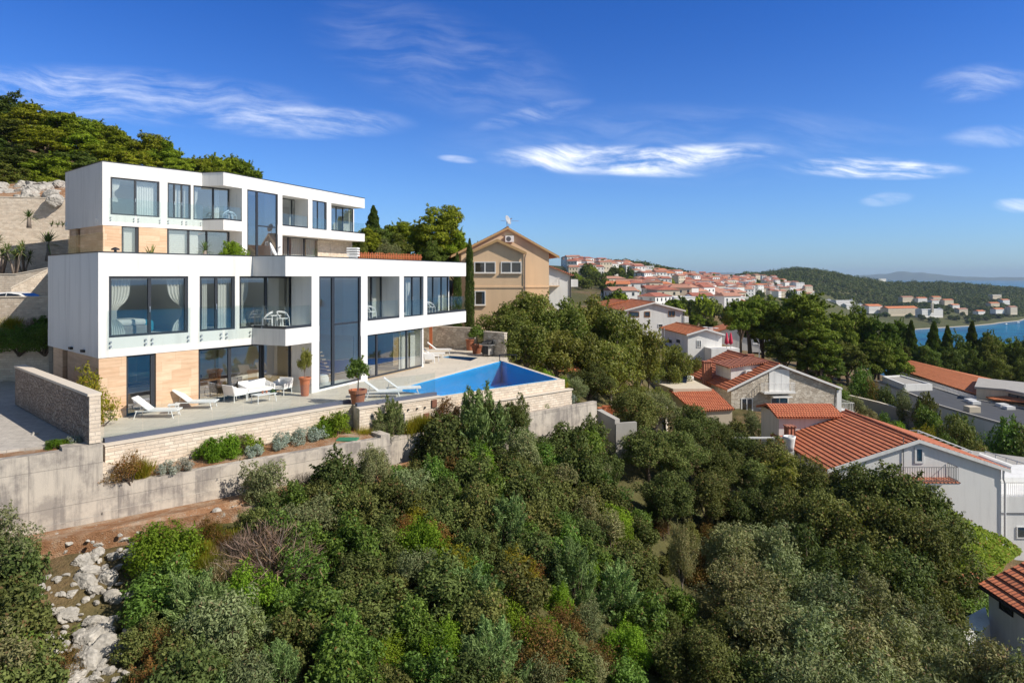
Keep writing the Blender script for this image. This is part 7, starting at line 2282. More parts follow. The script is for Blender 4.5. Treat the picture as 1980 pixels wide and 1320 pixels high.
# the smaller remaining houses of the town, read as one mass
def house_mass(quads, seed):
    r_ = random.Random(seed); mb = MB()
    for q, n in quads:
        for (x, y) in spread(q, 10.5, n, seed + n):
            z = gz(x, y) - 3; rz = r_.choice((.35, .5, .65, .2, 1.9, -.1)) + r_.uniform(-.2, .2)
            w_, d_, h = r_.uniform(7, 10), r_.uniform(7, 9), r_.uniform(8.5, 13)
            Mx = Matrix.Translation((x, y, z)) @ Matrix.Rotation(rz, 4, 'Z')
            mb.box(-w_ / 2, w_ / 2, -d_ / 2, d_ / 2, 0, h, 0 if r_.random() < .8 else 1, Mx)
            for f_ in range(2):
                for k in range(3):
                    cx = -w_ / 2 + w_ * (k + .5) / 3; cz = h - 1.8 - 2.8 * f_
                    mb.box(cx - .45, cx + .45, -d_ / 2 - .03, -d_ / 2 + .2, cz - .6, cz + .6, 4, Mx)
            a, b = w_ / 2 + .4, d_ / 2 + .4
            mb.mesh([Mx @ Vector(v) for v in ((-a, -b, h - .1), (a, -b, h - .1), (a, b, h - .1), (-a, b, h - .1), (-a * .6, 0, h + 1.5), (a * .6, 0, h + 1.5))], [(0, 1, 5, 4), (1, 2, 5), (2, 3, 4, 5), (3, 0, 4), (3, 2, 1, 0)], r_.choice((2, 2, 3)))
    o = mb.build('town_houses', [M['hotel'], M['cream'], M['roof4'], M['roof5'], M['darkglass']], recalc=False)
    setp(o, 'densely packed smaller white houses of the distant town', 'houses', kind='stuff')


house_mass([([(1095, 500), (1215, 560), (1235, 400), (1105, 350)], 45), ([(1215, 480), (1340, 560), (1345, 380), (1235, 320)], 50), ([(1335, 580), (1450, 650), (1450, 400), (1335, 330)], 70), ([(1445, 650), (1570, 690), (1560, 450), (1450, 430)], 50), ([(1320, 380), (1425, 420), (1425, 240), (1310, 220)], 40)], 31)
# buildings along the far shore
SH = []


def shore(px0, px1, y0, y1, Y, d_, rz, wall, roof, label, name='town_house', roofh=1.6):
    """a building spanning the bearings px0-px1, eaves at row y0, foot at row y1"""
    x = ((px0 + px1) / 2 - CX) / F * Y
    z = (HY - y1) / F * Y
    SH.append((x, Y, (px1 - px0) / F * Y / 2))
    return far_house(x, Y, z, (px1 - px0) / F * Y, d_, (y1 - y0) / F * Y, rz, wall, roof, label, None, name=name, roofh=roofh)


for a in [(1579, 1605.5, 580, 594, 1270, 16, 'hotel', None, 'white flat-roofed hotel block with rows of balconies by the bay, left wing'), (1607, 1651, 581, 596, 1262, 16, 'hotel', None, 'white flat-roofed hotel block by the bay, middle wing'), (1628, 1667, 589, 600, 1235, 14, 'hotel', None, 'lower white hotel block by the bay, in front of the middle wing'),
          (1669, 1701, 591, 601, 1230, 20, 'hotel', 'roof2', 'cream hotel wing with orange roof beside the white hotel blocks'), (1703, 1774, 595, 606, 1220, 18, 'cream', 'roof2', 'long low building with orange roof on the beach of the bay'), (1771, 1822, 598, 610, 1195, 14, 'hotel', None, 'long white flat-roofed building at the water of the bay')]:
    shore(*a[:6], R(16), *a[6:], name='hotel', roofh=3.0)
for i, (a, b, c, d, Y, rf, lab) in enumerate([(1738, 1765, 574, 581, 1400, 'roof4', 'pale villa left of the row in the wooded shore'), (1768, 1791, 576, 582.5, 1400, 'roof2', 'orange roofed villa, second of the row in the wooded shore'), (1798, 1818, 574, 580, 1420, 'roof2', 'orange roofed villa, third and highest of the row in the wooded shore'), (1796, 1813, 580, 586, 1380, 'roof4', 'small villa just below the highest one in the wooded shore'), (1819, 1842, 579.5, 586, 1390, 'roof2', 'wide villa at the right of the row in the wooded shore'), (1835, 1853, 589, 594, 1330, 'roof2', 'orange roofed house between the row and the water'),
                                              (1847, 1869, 597, 606, 1280, 'roof4', 'tall pale house near the water beside the pines'), (1884, 1902, 601, 604.5, 1290, 'roof2', 'single house half hidden right of the tall pale one'), (1908, 1931, 585.5, 590, 1400, 'roof2', 'orange roofed house above the low one at right'), (1932, 1950, 579.5, 587, 1430, 'roof2', 'small house above the others near the right edge'), (1912, 1935, 570, 575, 1500, None, 'flat pale house highest at the right of the shore'), (1917, 1940, 597, 602, 1300, 'roof2', 'low orange roofed house near the right end of the shore'), (1946, 1964, 593, 604, 1300, 'roof4', 'tall house near the right end of the shore'),
                                              (1533, 1552, 547, 560, 1000, None, 'large pale stepped building alone at the edge of the woods'), (1551, 1568, 553, 560, 1000, 'roof4', 'building beside the large stepped one at the edge of the woods'), (1604, 1622, 601, 607, 1180, 'roof4', 'small house in front of the white hotel'), (1582, 1596, 604, 613, 1120, 'roof4', 'house seen between the pines below the hotel'), (1694, 1712, 539, 542, 1780, None, 'lone pale house on the wooded crest')]):
    shore(a, b, c, d, Y, 11, R(18), 'white2' if i % 2 else 'cream', rf, lab)
tw = thing('tower', 'slim pale tower with a pointed top standing by the water of the bay', 'tower', P(1802, 600, 1185))
b_ = P(1802.5, 600, 1185)
mb = MB(); mb.prism([(b_.x - 1.6, b_.y - 1.6), (b_.x + 1.6, b_.y - 1.6), (b_.x + 1.6, b_.y + 1.6), (b_.x - 1.6, b_.y + 1.6)], b_.z - 4, b_.z + 12); mb.build('wall', M['cream'], tw)
mb = MB(); mb.mesh([(b_.x - 1.7, b_.y - 1.7, b_.z + 12), (b_.x + 1.7, b_.y - 1.7, b_.z + 12), (b_.x + 1.7, b_.y + 1.7, b_.z + 12), (b_.x - 1.7, b_.y + 1.7, b_.z + 12), (b_.x, b_.y, b_.z + 17)], [(0, 1, 4), (1, 2, 4), (2, 3, 4), (3, 0, 4), (3, 2, 1, 0)]); mb.build('roof', M['cream'], tw)
# small boats on the bay
for k, (px, py) in enumerate(((1768, 616), (1790, 619), (1812, 621), (1835, 620), (1880, 624), (1915, 625), (1945, 627), (1968, 624), (1755, 622))):
    Y = -SEA * F / (py - HY); c = P(px, py, Y)
    r = thing('boat', 'small white motor boat on the bay beyond the dark conifers', 'boat', (c.x, c.y, SEA), 'boats on the bay', random.uniform(0, 3))
    mb = MB(); mb.mesh([(-3, -1, .1), (2, -1, .1), (4.2, 0, .5), (2, 1, .1), (-3, 1, .1), (-3, -1.2, 1.0), (2, -1.2, 1.1), (5, 0, 1.5), (2, 1.2, 1.1), (-3, 1.2, 1.0)], [(0, 1, 6, 5), (1, 2, 7, 6), (2, 3, 8, 7), (3, 4, 9, 8), (4, 0, 5, 9), (5, 6, 7, 8, 9)])
    h_ = mb.build('hull', M['whiteframe']); h_.parent = r
    mb = MB(); mb.box(-1, 1.2, -.7, .7, 1.0, 1.9); h_ = mb.build('cabin', M['whiteframe']); h_.parent = r
# trees among the houses of the town
TT = [((1100, 330), (1235, 360), (1240, 290), (1110, 250), 40, 6.5, 'on the dark strip between the town houses'), ((1225, 350), (1320, 400), (1320, 290), (1235, 290), 22, 7, 'on the dark strip between the town houses'),
      ((1110, 430), (1340, 540), (1340, 330), (1110, 340), 34, 8, 'among the houses of the town slope'), ((1335, 600), (1560, 680), (1560, 400), (1335, 300), 52, 9, 'among the houses of the far town'), ((1330, 330), (1440, 340), (1430, 200), (1300, 190), 18, 8, 'in the lower town'), ((1440, 330), (1620, 380), (1640, 240), (1450, 220), 24, 8, 'behind the big pines'), ((1150, 240), (1320, 250), (1280, 160), (1150, 150), 5, 7, 'in the valley behind the leafy trees')]
for i, (a, b, c, d, n, dm, where) in enumerate(TT):
    r_ = random.Random(50 + i)
    for (x, y) in spread([a, b, c, d], dm, n, 70 + i):
        k = r_.choice(('fartree', 'fartree', 'farpine'))
        s_ = r_.uniform(.9, 1.5) if i in (0, 1, 6) else r_.uniform(1.1, 2.0)
        lab = ('dark' if k == 'fartree' else 'light green') + ' rounded tree ' + where
        plant(k, 'tree', lab, 'tree', (x, y, gz(x, y) - .3), (s_, s_, s_ * r_.uniform(.9, 1.3)), group=lab.replace('tree ', 'trees '))

# far woods: one mass of crowns on the ridges
def woods(name, label, quads, n, seed, size=(4.2, 7.6), k=44, mat_='leaf_pinedark'):
    r_ = np.random.default_rng(seed)
    P_, N_ = [], []
    pts = []
    for (a, b, c, d, w_) in quads:
        m_ = int(n * w_)
        u, v = r_.random(m_), r_.random(m_)
        px = (a[0] * (1 - u) + b[0] * u) * (1 - v) + (d[0] * (1 - u) + c[0] * u) * v
        Y = (a[1] * (1 - u) + b[1] * u) * (1 - v) + (d[1] * (1 - u) + c[1] * u) * v
        Y = Y + .9 * np.maximum(0, Y - 150)
        pts.append(np.stack([(px - CX) / F * Y, Y], 1))
    pts = np.concatenate(pts)
    hs = np.array(TH) if TH else np.zeros((0, 2))
    z = ground(pts[:, 0], pts[:, 1])
    ok = z > SEA + 4.0
    pts, z = pts[ok], z[ok]
    if len(hs):
        dmin = np.min(((pts[:, None] - hs[None]) ** 2).sum(-1), 1)
        pts, z = pts[dmin > 80], z[dmin > 80]
    keep = np.ones(len(pts), bool)
    for (hx, hy, hw) in SH:
        keep &= ~((np.abs(pts[:, 0] - hx * pts[:, 1] / hy) < hw + 4) & (pts[:, 1] > hy - 24) & (pts[:, 1] < hy + 9))
    pts, z = pts[keep], z[keep]
    for (x, y), zz in zip(pts, z):
        s_ = r_.uniform(*size) * r_.choice((.65, .85, 1.0, 1.25, 1.5)) * (.55 if y < 1480 and name == 'woods' and x > 500 else 1.0)
        d_ = unit(r_.normal(size=(k, 3))); d_[:, 2] = np.abs(d_[:, 2]) * 1.0 - .15
        P_.append(np.array([x, y, zz + s_ * .45]) + d_ * np.array([s_, s_, s_ * .85]) * (.75 + .35 * r_.random((k, 1))))
        N_.append(d_ + .45 * r_.normal(size=(k, 3)) + np.array([0, 0, .3]))
    p, nn = np.concatenate(P_), np.concatenate(N_)
    me = leaf_mesh(name, p, nn, 2.9, 2.1, mat_)
    o = bpy.data.objects.new(name, me); COL.objects.link(o)
    setp(o, label, 'woods', kind='stuff')


M['leaf_farwood'] = mat_leaf('far_wood_leaves', (.038, .058, .018), (.125, .155, .042), (.17, .15, .08), .06, .15, .7, .05)
woods('woods', 'dense pine woods covering the peninsula beyond the bay', [((1440, 900), (1700, 1010), (1700, 800), (1440, 720), .40), ((1700, 1010), (2020, 1100), (2020, 800), (1700, 800), .48), ((1560, 720), (1720, 800), (1700, 735), (1575, 680), .20), ((1700, 800), (2030, 820), (2030, 745), (1700, 735), .32)], 5600, 5, mat_='leaf_farwood')
woods('woods', 'low woods on the green hill above the town', [((1120, 640), (1340, 620), (1340, 560), (1120, 450), .65), ((1425, 880), (1475, 900), (1475, 740), (1425, 720), .22)], 1900, 6, (3.0, 5.2), 30, 'leaf_farwood')

r_ = random.Random(91)
for k in range(95):
    px, Y = r_.uniform(1690, 1985), r_.uniform(1120, 1330)
    x = (px - CX) / F * Y
    if gz(x, Y) < SEA + 1.2 or any(abs(x - hx * Y / hy) < hw and hy - 18 < Y < hy + 8 for hx, hy, hw in SH): continue
    s_ = r_.uniform(1.1, 2.0)
    plant('fartree', 'tree', 'dark rounded tree among the villas on the far shore of the bay', 'tree', (x, Y, gz(x, Y) - .3), (s_ * 1.2, s_ * 1.2, s_), group='dark trees on the far shore of the bay')
# ------------------------------------------------------------------ furniture (built once at the origin, then copied)
def at0(parts, name, label, cat, loc, rz=0.0, group=None, scale=None):
    r = thing(name, label, cat, (0, 0, 0), group)
    for nm, mb, mt, kw in parts:
        mb.build(nm, M[mt], r, **kw)
    r.location = loc; r.rotation_euler = (0, 0, rz)
    if scale: r.scale = (scale,) * 3
    return r


def lounger_parts():
    parts = []
    f = MB()
    for y in (-.32, .32): f.tube([(-.62, y, .30), (1.05, y, .30)], .022, 6)
    for x in (-.62, .2, 1.05): f.tube([(x, -.32, .30), (x, .32, .30)], .018, 6)
    parts.append(('frame', f, 'plastic', {}))
    for (x, y) in ((-.55, -.33), (-.55, .33), (.85, -.33), (.85, .33)):
        l = MB(); l.tube([(x, y, .31), (x + (-.10 if x < 0 else .10), y * 1.08, 0)], .020, 6); parts.append(('leg', l, 'plastic', {}))
    s = MB(); s.box(-.10, 1.08, -.29, .29, .315, .355); parts.append(('seat', s, 'plastic', {'bevel': .01}))
    b = MB(); Mx = Matrix.Translation((-.10, 0, .335)) @ Matrix.Rotation(R(38), 4, 'Y')
    b.box(-.86, 0, -.29, .29, -.02, .02, M=Mx); parts.append(('backrest', b, 'plastic', {'bevel': .01}))
    p = MB(); p.tube([Mx @ Vector((-.5, 0, -.02)), (-.55, 0, .30)], .015, 5); parts.append(('prop', p, 'plastic', {}))
    return parts


def armchair_parts(w=.78):
    parts = []; h = w / 2
    for (x, y) in ((-h + .05, -.33), (h - .05, -.33), (-h + .05, .33), (h - .05, .33)):
        l = MB(); l.tube([(x, y, .38), (x * 1.05, y * 1.06, 0)], .020, 6); parts.append(('leg', l, 'plastic', {}))
    s = MB(); s.box(-h, h, -.36, .36, .30, .38); parts.append(('seat', s, 'plastic', {'bevel': .02}))
    c = MB(); c.box(-h + .09, h - .09, -.34, .28, .382, .46); parts.append(('cushion', c, 'cloth', {'bevel': .03}))
    b = MB(); Mx = Matrix.Translation((0, .33, .36)) @ Matrix.Rotation(R(-14), 4, 'X')
    b.box(-h + .01, h - .01, -.03, .03, 0, .46, M=Mx); parts.append(('backrest', b, 'plastic', {'bevel': .02}))
    for s_ in (-1, 1):
        a = MB(); x = s_ * (h - .03)
        a.hexa([(x - .03, -.34, .36), (x + .03, -.34, .36), (x + .03, .36, .36), (x - .03, .36, .36), (x - .03 + s_ * .03, -.36, .58), (x + .03 + s_ * .03, -.36, .58), (x + .03 + s_ * .03, .40, .72), (x - .03 + s_ * .03, .40, .72)])
        parts.append(('armrest', a, 'plastic', {'bevel': .015}))
    return parts


def loopchair_parts(mt='plastic'):
    """white chair with a back of crossing loops"""
    parts = []
    for (x, y) in ((-.22, -.21), (.22, -.21), (-.22, .22), (.22, .22)):
        l = MB(); l.tube([(x, y, .45), (x * 1.15, y * 1.12, 0)], .018, 6); parts.append(('leg', l, mt, {}))
    s = MB(); s.lathe([(.02, .445), (.25, .44), (.26, .455), (.25, .47), (.02, .465)], 18); parts.append(('seat', s, mt, {}))
    b = MB()
    for ph, zt in ((0, .82), (.35, .76), (-.35, .76)):
        pts = []
        for k in range(17):
            a = math.pi * (k / 16) + ph * .6
            x = .29 * math.cos(a); y = .26 * math.sin(a)
            z = .62 + (zt - .62) * math.sin(math.pi * k / 16) ** .45
            pts.append((x, y, z))
        pts = [(pts[0][0] * .9, -.2, .46)] + pts + [(pts[-1][0] * .9, -.2, .46)]
        b.tube(pts, .014, 5)
    parts.append(('backrest', b, mt, {}))
    return parts


def table_parts(w, d, h, mt='plastic', leg='plastic', th=.03, lr=.02):
    parts = []
    t_ = MB(); t_.box(-w / 2, w / 2, -d / 2, d / 2, h - th, h); parts.append(('tabletop', t_, mt, {'bevel': .006}))
    for sx in (-1, 1):
        for sy in (-1, 1):
            l = MB(); l.tube([(sx * (w / 2 - .06), sy * (d / 2 - .06), h - th), (sx * (w / 2 - .03), sy * (d / 2 - .03), 0)], lr, 6); parts.append(('leg', l, leg, {}))
    return parts


AL = math.atan2(L1.d.y, L1.d.x); AR = math.atan2(LR.d.y, LR.d.x)
lo1 = at0(lounger_parts(), 'sun_lounger', 'white sun lounger nearest the glass door', 'sun lounger', PZ(297, 806, ZF), R(4))
dup(lo1, PZ(372, 789, ZF), R(6), 'white sun lounger in front of the stone clad wall, right of the side table')
dup(lo1, PZ(735, 768, ZF), R(10), 'white sun lounger beside the big terracotta pot')
dup(lo1, PZ(772, 761.5, ZF), R(14), 'white sun lounger nearest the left tip of the pool')
dup(lo1, PZ(846, 683, ZF), R(3), 'white sun lounger in front of the pale garden wall')
dup(lo1, PZ(832, 691, ZF), R(3), 'white sun lounger beside the rear armchair, half hidden by the glazing')
at0(table_parts(.45, .45, .40), 'side_table', 'small white side table between the two front loungers', 'side table', PZ(336, 799, ZF), R(20))
sf = at0(armchair_parts(1.55), 'sofa', 'white two-seat outdoor sofa on the terrace', 'sofa', PZ(497, 767, ZF), AL)
ac = at0(armchair_parts(.80), 'armchair', 'white outdoor armchair left of the coffee table', 'armchair', PZ(455, 775, ZF), AL + R(95))
dup(ac, PZ(544, 762, ZF), AL - R(70), 'white outdoor armchair right of the coffee table')
ct = at0(table_parts(1.05, .6, .40), 'coffee_table', 'white outdoor coffee table in front of the sofa', 'coffee table', PZ(510, 777, ZF), AL)
c = PZ(509, 777, ZF) + Vector((0, 0, .401))
for k, (dx, dy) in enumerate(((-.05, .05), (.10, .16))):
    mb = MB(); q = c + Vector((dx, dy, 0)); mb.lathe([(.035, 0), (.05, .05), (.05, .12), (.042, .12), (.04, .03)], 10, q)
    setp(mb.build('candle_jar', M['terracotta'], loc=q), ('orange jar on the coffee table, nearer one', 'orange jar on the coffee table, farther one')[k], 'jar')
plant('pottop', 'table_plant', 'little green plant on the right end of the coffee table', 'plant', c + Vector((.32, .36, 0)), .22)

# terrace pots and plants
p_ = PZ(589.5, 765, ZF)
mb = MB(); mb.lathe([(.17, 0), (.19, .05), (.25, .80), (.29, .82), (.30, .93), (.25, .93), (.23, .80)], 22)
pt = thing('plant_pot', 'tall tapering terracotta pot with a straggly climber beside the hall window', 'plant pot', (0, 0, 0)); mb.build('pot', M['terracotta'], pt, smooth=False); pt.location = p_
plant('figtree', 'potted_tree', 'straggly climber growing from the tall terracotta pot', 'plant', p_ + Vector((0, 0, .82)), (.14, .14, .25))
p_ = PZ(692, 780, ZF)
mb = MB(); mb.lathe([(.26, 0), (.28, .03), (.36, .48), (.42, .50), (.43, .66), (.36, .66), (.35, .52), (.02, .50)], 26)
pt = thing('plant_pot', 'wide terracotta pot at the terrace edge holding a round-headed tree', 'plant pot', (0, 0, 0)); mb.build('pot', M['terracotta'], pt); pt.location = p_
rt_ = thing('potted_tree', 'small tree with a round green head in the wide terracotta pot', 'potted tree', p_ + Vector((0, 0, .5)))
o = bpy.data.objects.new('crown', PROTO['pottop'][0][1]); COL.objects.link(o); o.parent = rt_; o.location = (0, 0, .72); o.scale = (1.0, 1.0, 1.05)
mb = MB(); mb.tube([(0, 0, -.1), (.02, .01, .5), (0, 0, 1.15)], [.035, .03, .02], 7); o = mb.build('trunk', M['bark']); o.parent = rt_
p_ = PZ(908.5, 677, ZF)
mb = MB(); mb.lathe([(.24, 0), (.27, .04), (.30, .75), (.35, .80), (.35, .88), (.28, .88), (.27, .7)], 20)
pt = thing('plant_pot', 'tall empty brown terracotta urn beside the shrub pot by the grill', 'plant pot', (0, 0, 0)); mb.build('pot', M['potdark'], pt); pt.location = p_
p_ = PZ(922, 683.5, ZF)
mb = MB(); mb.lathe([(.28, 0), (.31, .03), (.38, .50), (.45, .54), (.45, .70), (.38, .70), (.36, .5), (.02, .5)], 22)
pt = thing('plant_pot', 'low brown terracotta pot with a leafy shrub beside the grill', 'plant pot', (0, 0, 0)); mb.build('pot', M['potdark'], pt); pt.location = p_
rt_ = thing('potted_tree', 'leafy shrub in the low brown terracotta pot beside the grill', 'potted tree', p_ + Vector((0, 0, .5)))
o = bpy.data.objects.new('crown', PROTO['pottop'][1][1]); COL.objects.link(o); o.parent = rt_; o.location = (0, 0, .75); o.scale = (1.3, 1.3, 1.15)
mb = MB(); mb.tube([(0, 0, -.05), (.03, .02, .4), (0, 0, 1.2)], [.06, .05, .03], 7); o = mb.build('trunk', M['bark']); o.parent = rt_
# grill
g = []
b = MB(); b.box(-.32, .32, -.26, .26, .12, .82); g.append(('cabinet', b, 'greycloth', {'bevel': .015}))
b = MB(); b.box(-.30, -.01, -.272, -.262, .16, .78); b.box(.01, .30, -.272, -.262, .16, .78); g.append(('door', b, 'darkmetal', {}))
b = MB(); b.box(-.60, .60, -.30, .28, .82, .90); g.append(('side_shelf', b, 'steel', {'bevel': .01}))
b = MB(); b.prism([(-.33, -.27), (.33, -.27), (.33, .25), (-.33, .25)], .902, (1.04, 1.04, 1.20, 1.20)); g.append(('lid', b, 'darkmetal', {'bevel': .04}))
b = MB(); b.tube([(-.25, -.33, 1.0), (.25, -.33, 1.0)], .018, 6); g.append(('handle', b, 'steel', {}))
for sx in (-.27, .27):
    b = MB(); b.tube([(sx, -.22, .12), (sx, -.22, 0)], .03, 6); g.append(('wheel', b, 'rubber', {}))
    b = MB(); b.tube([(sx, .22, .12), (sx, .22, 0)], .03, 6); g.append(('wheel', b, 'rubber', {}))
at0(g, 'gas_grill', 'steel and black gas grill in front of the shaded garden wall', 'grill', PZ(943, 688.5, ZF), R(-42))
cr = at0(armchair_parts(.72), 'armchair', 'white armchair with a dark cushion behind the far end of the glazing', 'armchair', PZ(830, 702, ZF), R(100))
mb = MB(); q = PZ(830, 702, ZF) + Vector((0, 0, .47)); mb.box(q.x - .25, q.x + .25, q.y - .25, q.y + .25, q.z, q.z + .1)
setp(mb.build('cushion', M['brown'], loc=q, bevel=.03), 'dark cushion on the rear white armchair', 'cushion')
at0(table_parts(.5, .5, .45), 'side_table', 'small white table in front of the rear armchair by the hot tub', 'side table', PZ(842, 699, ZF), R(10))

# balcony chairs
lc = at0(loopchair_parts(), 'balcony_chair', 'white loop-backed chair at the left of the lower villa balcony table', 'chair', PZ(517, 633.6, ZS), R(-75))
dup(lc, PZ(546.5, 633.0, ZS), R(60), 'white loop-backed chair at the right of the lower villa balcony table')
dup(lc, PZ(717.5, 617.5, ZS), R(70), 'white loop-backed chair alone on the middle balcony of the lower villa')
dup(lc, PZ(833, 606.5, ZS), R(70), 'white loop-backed chair at the far right balcony of the lower villa')
at0(table_parts(.5, .5, .62), 'balcony_table', 'small white table between the two balcony chairs', 'table', PZ(531, 633.2, ZS), R(40))
lb = at0(loopchair_parts('paleblue'), 'balcony_chair', 'pale blue chair on the upper villa balcony, left one', 'chair', ((436 - CX) / F * 52.6, 52.6, US_ + .002), R(-60))
dup(lb, ((449 - CX) / F * 53.5, 53.5, US_ + .002), R(80), 'pale blue chair on the upper villa balcony, right one')
at0(table_parts(.5, .5, .65, 'paleblue', 'paleblue'), 'balcony_table', 'small pale blue table between the upper balcony chairs', 'table', ((443 - CX) / F * 53.0, 53.0, US_ + .002), R(30))

# curtains, lower villa
Li = L1.off(-.42)
cu = lambda L, a, b, z0, z1, lab, tie=None, mt='cloth', folds=6, amp=.05: curtain('curtain', lab, L, L.s(a), L.s(b), 0, z0, z1, tie, mt, folds=folds, amp=amp)
zc0, zc1 = ZS + .04, ZW - .10
cu(Li, 215, 252, zc0, zc1, 'white curtain tied back at the left of the large corner bedroom window', 'l')
cu(Li, 322, 362, zc0, zc1, 'white curtain tied back at the right of the large corner bedroom window', 'r')
cu(Li, 390, 400, zc0, zc1, 'narrow white curtain at the left of the second bedroom window', None, folds=3)
cu(Li, 421, 442, zc0, zc1, 'straight white curtain in the right half of the second bedroom window', None, folds=4, amp=.03)
cu(Li, 466, 480, zc0, zc1, 'white curtain gathered at the left of the balcony window', 'l', folds=4)
cu(Li, 549, 560, zc0, zc1, 'beige curtain at the right of the balcony window', None, 'greycloth', folds=4)
Lk = LRi.off(-.35)
cu(Lk, 718, 727, zc0, zc1, 'pale curtain in the middle balcony room of the lower villa', None, 'cloth', 4)
Lm = LR.off(-.5)
cu(Lm, 784, 793, zc0, zc1, 'white curtain at the left of the narrow window of the lower villa', 'l', folds=4)
cu(Lk, 846, 862, zc0, zc1, 'cream curtain in the last window of the lower villa', None, folds=5)
zg0, zg1 = ZF + .08, ZB - .06
Ln = LR.off(-.55)
cu(Ln, 771, 789, zg0, zg1, 'long white curtain in the living room opening', None, folds=5)
cu(Ln, 760, 770, zg0 + .3, zg1, 'brown patterned curtain beside the long white one in the living room', None, 'paleoak', 4)
cu(Ln, 793, 815, zg0, zg1, 'sheer pale curtain behind the last pane of the living room', None, 'cloth', 9, .03)
# curtains, upper villa
Ui = UL.off(-.45)
zu0, zu1 = US_ + .04, UW - .1
cu(Ui, 217, 232, zu0 + .9, zu1, 'white curtain tied at the left of the upper corner window', 'l', folds=5)
cu(Ui, 264, 306, zu0, zu1, 'pleated white curtain filling the right half of the upper corner window', None, folds=9)
cu(Ui, 338, 352, zu0, zu1, 'white curtain behind the middle pane of the second upper window', None, folds=5)
cu(Ui, 355, 366, zu0, zu1, 'white curtain behind the right pane of the second upper window', None, folds=4)
cu(Ui, 376, 382, zu0, zu1, 'thin white curtain at the left of the upper balcony window', 'l', folds=3)
cu(Ui, 411, 424, zu0, zu1, 'pale curtain in the right half of the upper balcony window', None, folds=4)
Uk = URi.off(-.35)
cu(Uk, 559, 566, zu0, zu1, 'pale curtain in the small upper balcony room', None, folds=3)
cu(Uk, 644, 652, zu0, zu1, 'pale curtain at the left of the last upper window', None, folds=3)
cu(Uk, 662, 676, zu0, zu1, 'white curtain at the right of the last upper window', None, folds=5)
for (a, b, lab) in ((548, 559, 'first'), (562, 588, 'second'), (591, 614, 'third'), (618, 636, 'fourth')):
    cu(Uk, a, b, UF + .08, UBt - .06, f'white curtain behind the {lab} pane of the long upper terrace window', None, folds=6)
for (a, b, lab) in ((327, 360, 'wide white slatted blind in the left pane of the upper terrace door'), (364, 383, 'narrow white slatted blind in the middle pane of the upper terrace door')):
    mb = MB(); L = Ui
    for k in range(16): mb.fbox(L, L.s(a), L.s(b), -.03, .02, UF + .1 + k * .15, UF + .235 + k * .15)
    setp(mb.build('blind', M['cloth'], loc=L.pt(L.s(a), 0, UF)), lab, 'blind')
mb = MB()
for k in range(14): mb.fbox(Ui, Ui.s(239), Ui.s(263), -.03, .02, UF + .45 + k * .15, UF + .585 + k * .15)
setp(mb.build('blind', M['cloth'], loc=Ui.pt(Ui.s(239), 0, UF)), 'white slatted blind in the single glass door of the upper villa', 'blind')

# rooms seen through the glass
bd = thing('bed', 'bed with a white duvet behind the large corner bedroom window', 'bed', Li.pt(2.0, -1.1, ZS))
mb = MB(); mb.fbox(Li, .5, 2.5, -2.2, -.5, ZS + .02, ZS + .38); mb.build('base', M['greycloth'], bd, bevel=.03)
mb = MB(); mb.fbox(Li, .5, 2.45, -2.15, -.55, ZS + .382, ZS + .66); mb.build('duvet', M['cloth'], bd, bevel=.10)
mb = MB(); mb.fbox(Li, 2.5, 3.0, -1.6, -.9, ZS + .03, ZS + .58)
setp(mb.build('pouf', M['blueth'], loc=Li.pt(2.75, -1.2, ZS), bevel=.15), 'turquoise blue pouf at the foot of the bed', 'pouf')
tb = at0(table_parts(2.6, 1.0, .76, 'wood', 'darkmetal', .05, .03), 'dining_table', 'long wooden dining table inside the ground floor glazing', 'dining table', L1.pt(6.0, -2.1, ZF + .06), AL)
dc = []
for (x, y) in ((-.2, -.2), (.2, -.2), (-.2, .2), (.2, .2)):
    l = MB(); l.tube([(x * .9, y * .9, .44), (x * 1.1, y * 1.1, 0)], .014, 5); dc.append(('leg', l, 'darkmetal', {}))
s_ = MB(); s_.box(-.25, .25, -.24, .24, .43, .50); dc.append(('seat', s_, 'brown', {'bevel': .02}))
b = MB(); b.prism([(-.26, .18), (.26, .18), (.24, .26), (-.24, .26)], .50, .84); dc.append(('backrest', b, 'brown', {'bevel': .02}))
for s2 in (-1, 1):
    b = MB(); b.box(s2 * .25 - .025, s2 * .25 + .025, -.16, .18, .50, .66); dc.append(('armrest', b, 'brown', {'bevel': .015}))
ch = at0(dc, 'dining_chair', 'brown leather chair on the terrace side of the dining table, left end', 'dining chair', L1.pt(5.2, -1.25, ZF + .06), AL + math.pi)
for k, (tt, uu, rr_, lab) in enumerate(((6.1, -1.25, math.pi, 'brown leather chair on the terrace side of the dining table, middle'), (7.0, -1.25, math.pi, 'brown leather chair on the terrace side of the dining table, right end'), (5.2, -3.0, 0, 'brown leather chair on the far side of the dining table, left end'), (6.1, -3.0, 0, 'brown leather chair on the far side of the dining table, middle'), (7.0, -3.0, 0, 'brown leather chair on the far side of the dining table, right end'))):
    dup(ch, L1.pt(tt, uu, ZF + .06), AL + rr_, lab)
ll = thing('pendant_lamp', 'wide white pendant lamp above the dining table', 'pendant lamp', (0, 0, 0))
mb = MB(); mb.lathe([(.10, .12), (.42, .10), (.46, 0), (.42, -.10), (.10, -.12)], 22); mb.build('lamp_shade', M['cloth'], ll, smooth=True)
mb = MB(); mb.tube([(0, 0, .12), (0, 0, .55)], .008, 5); mb.build('cord', M['darkmetal'], ll)
ll.location = L1.pt(5.7, -2.1, ZB - .56)
plant('fanpalm', 'house_plant', 'spiky green house plant on the dining table', 'plant', L1.pt(6.5, -2.1, ZF + .83), .5)
kc = thing('kitchen_counter', 'white kitchen counter inside the single glass door', 'counter', L1.pt(2.6, -2.2, ZF + .06))
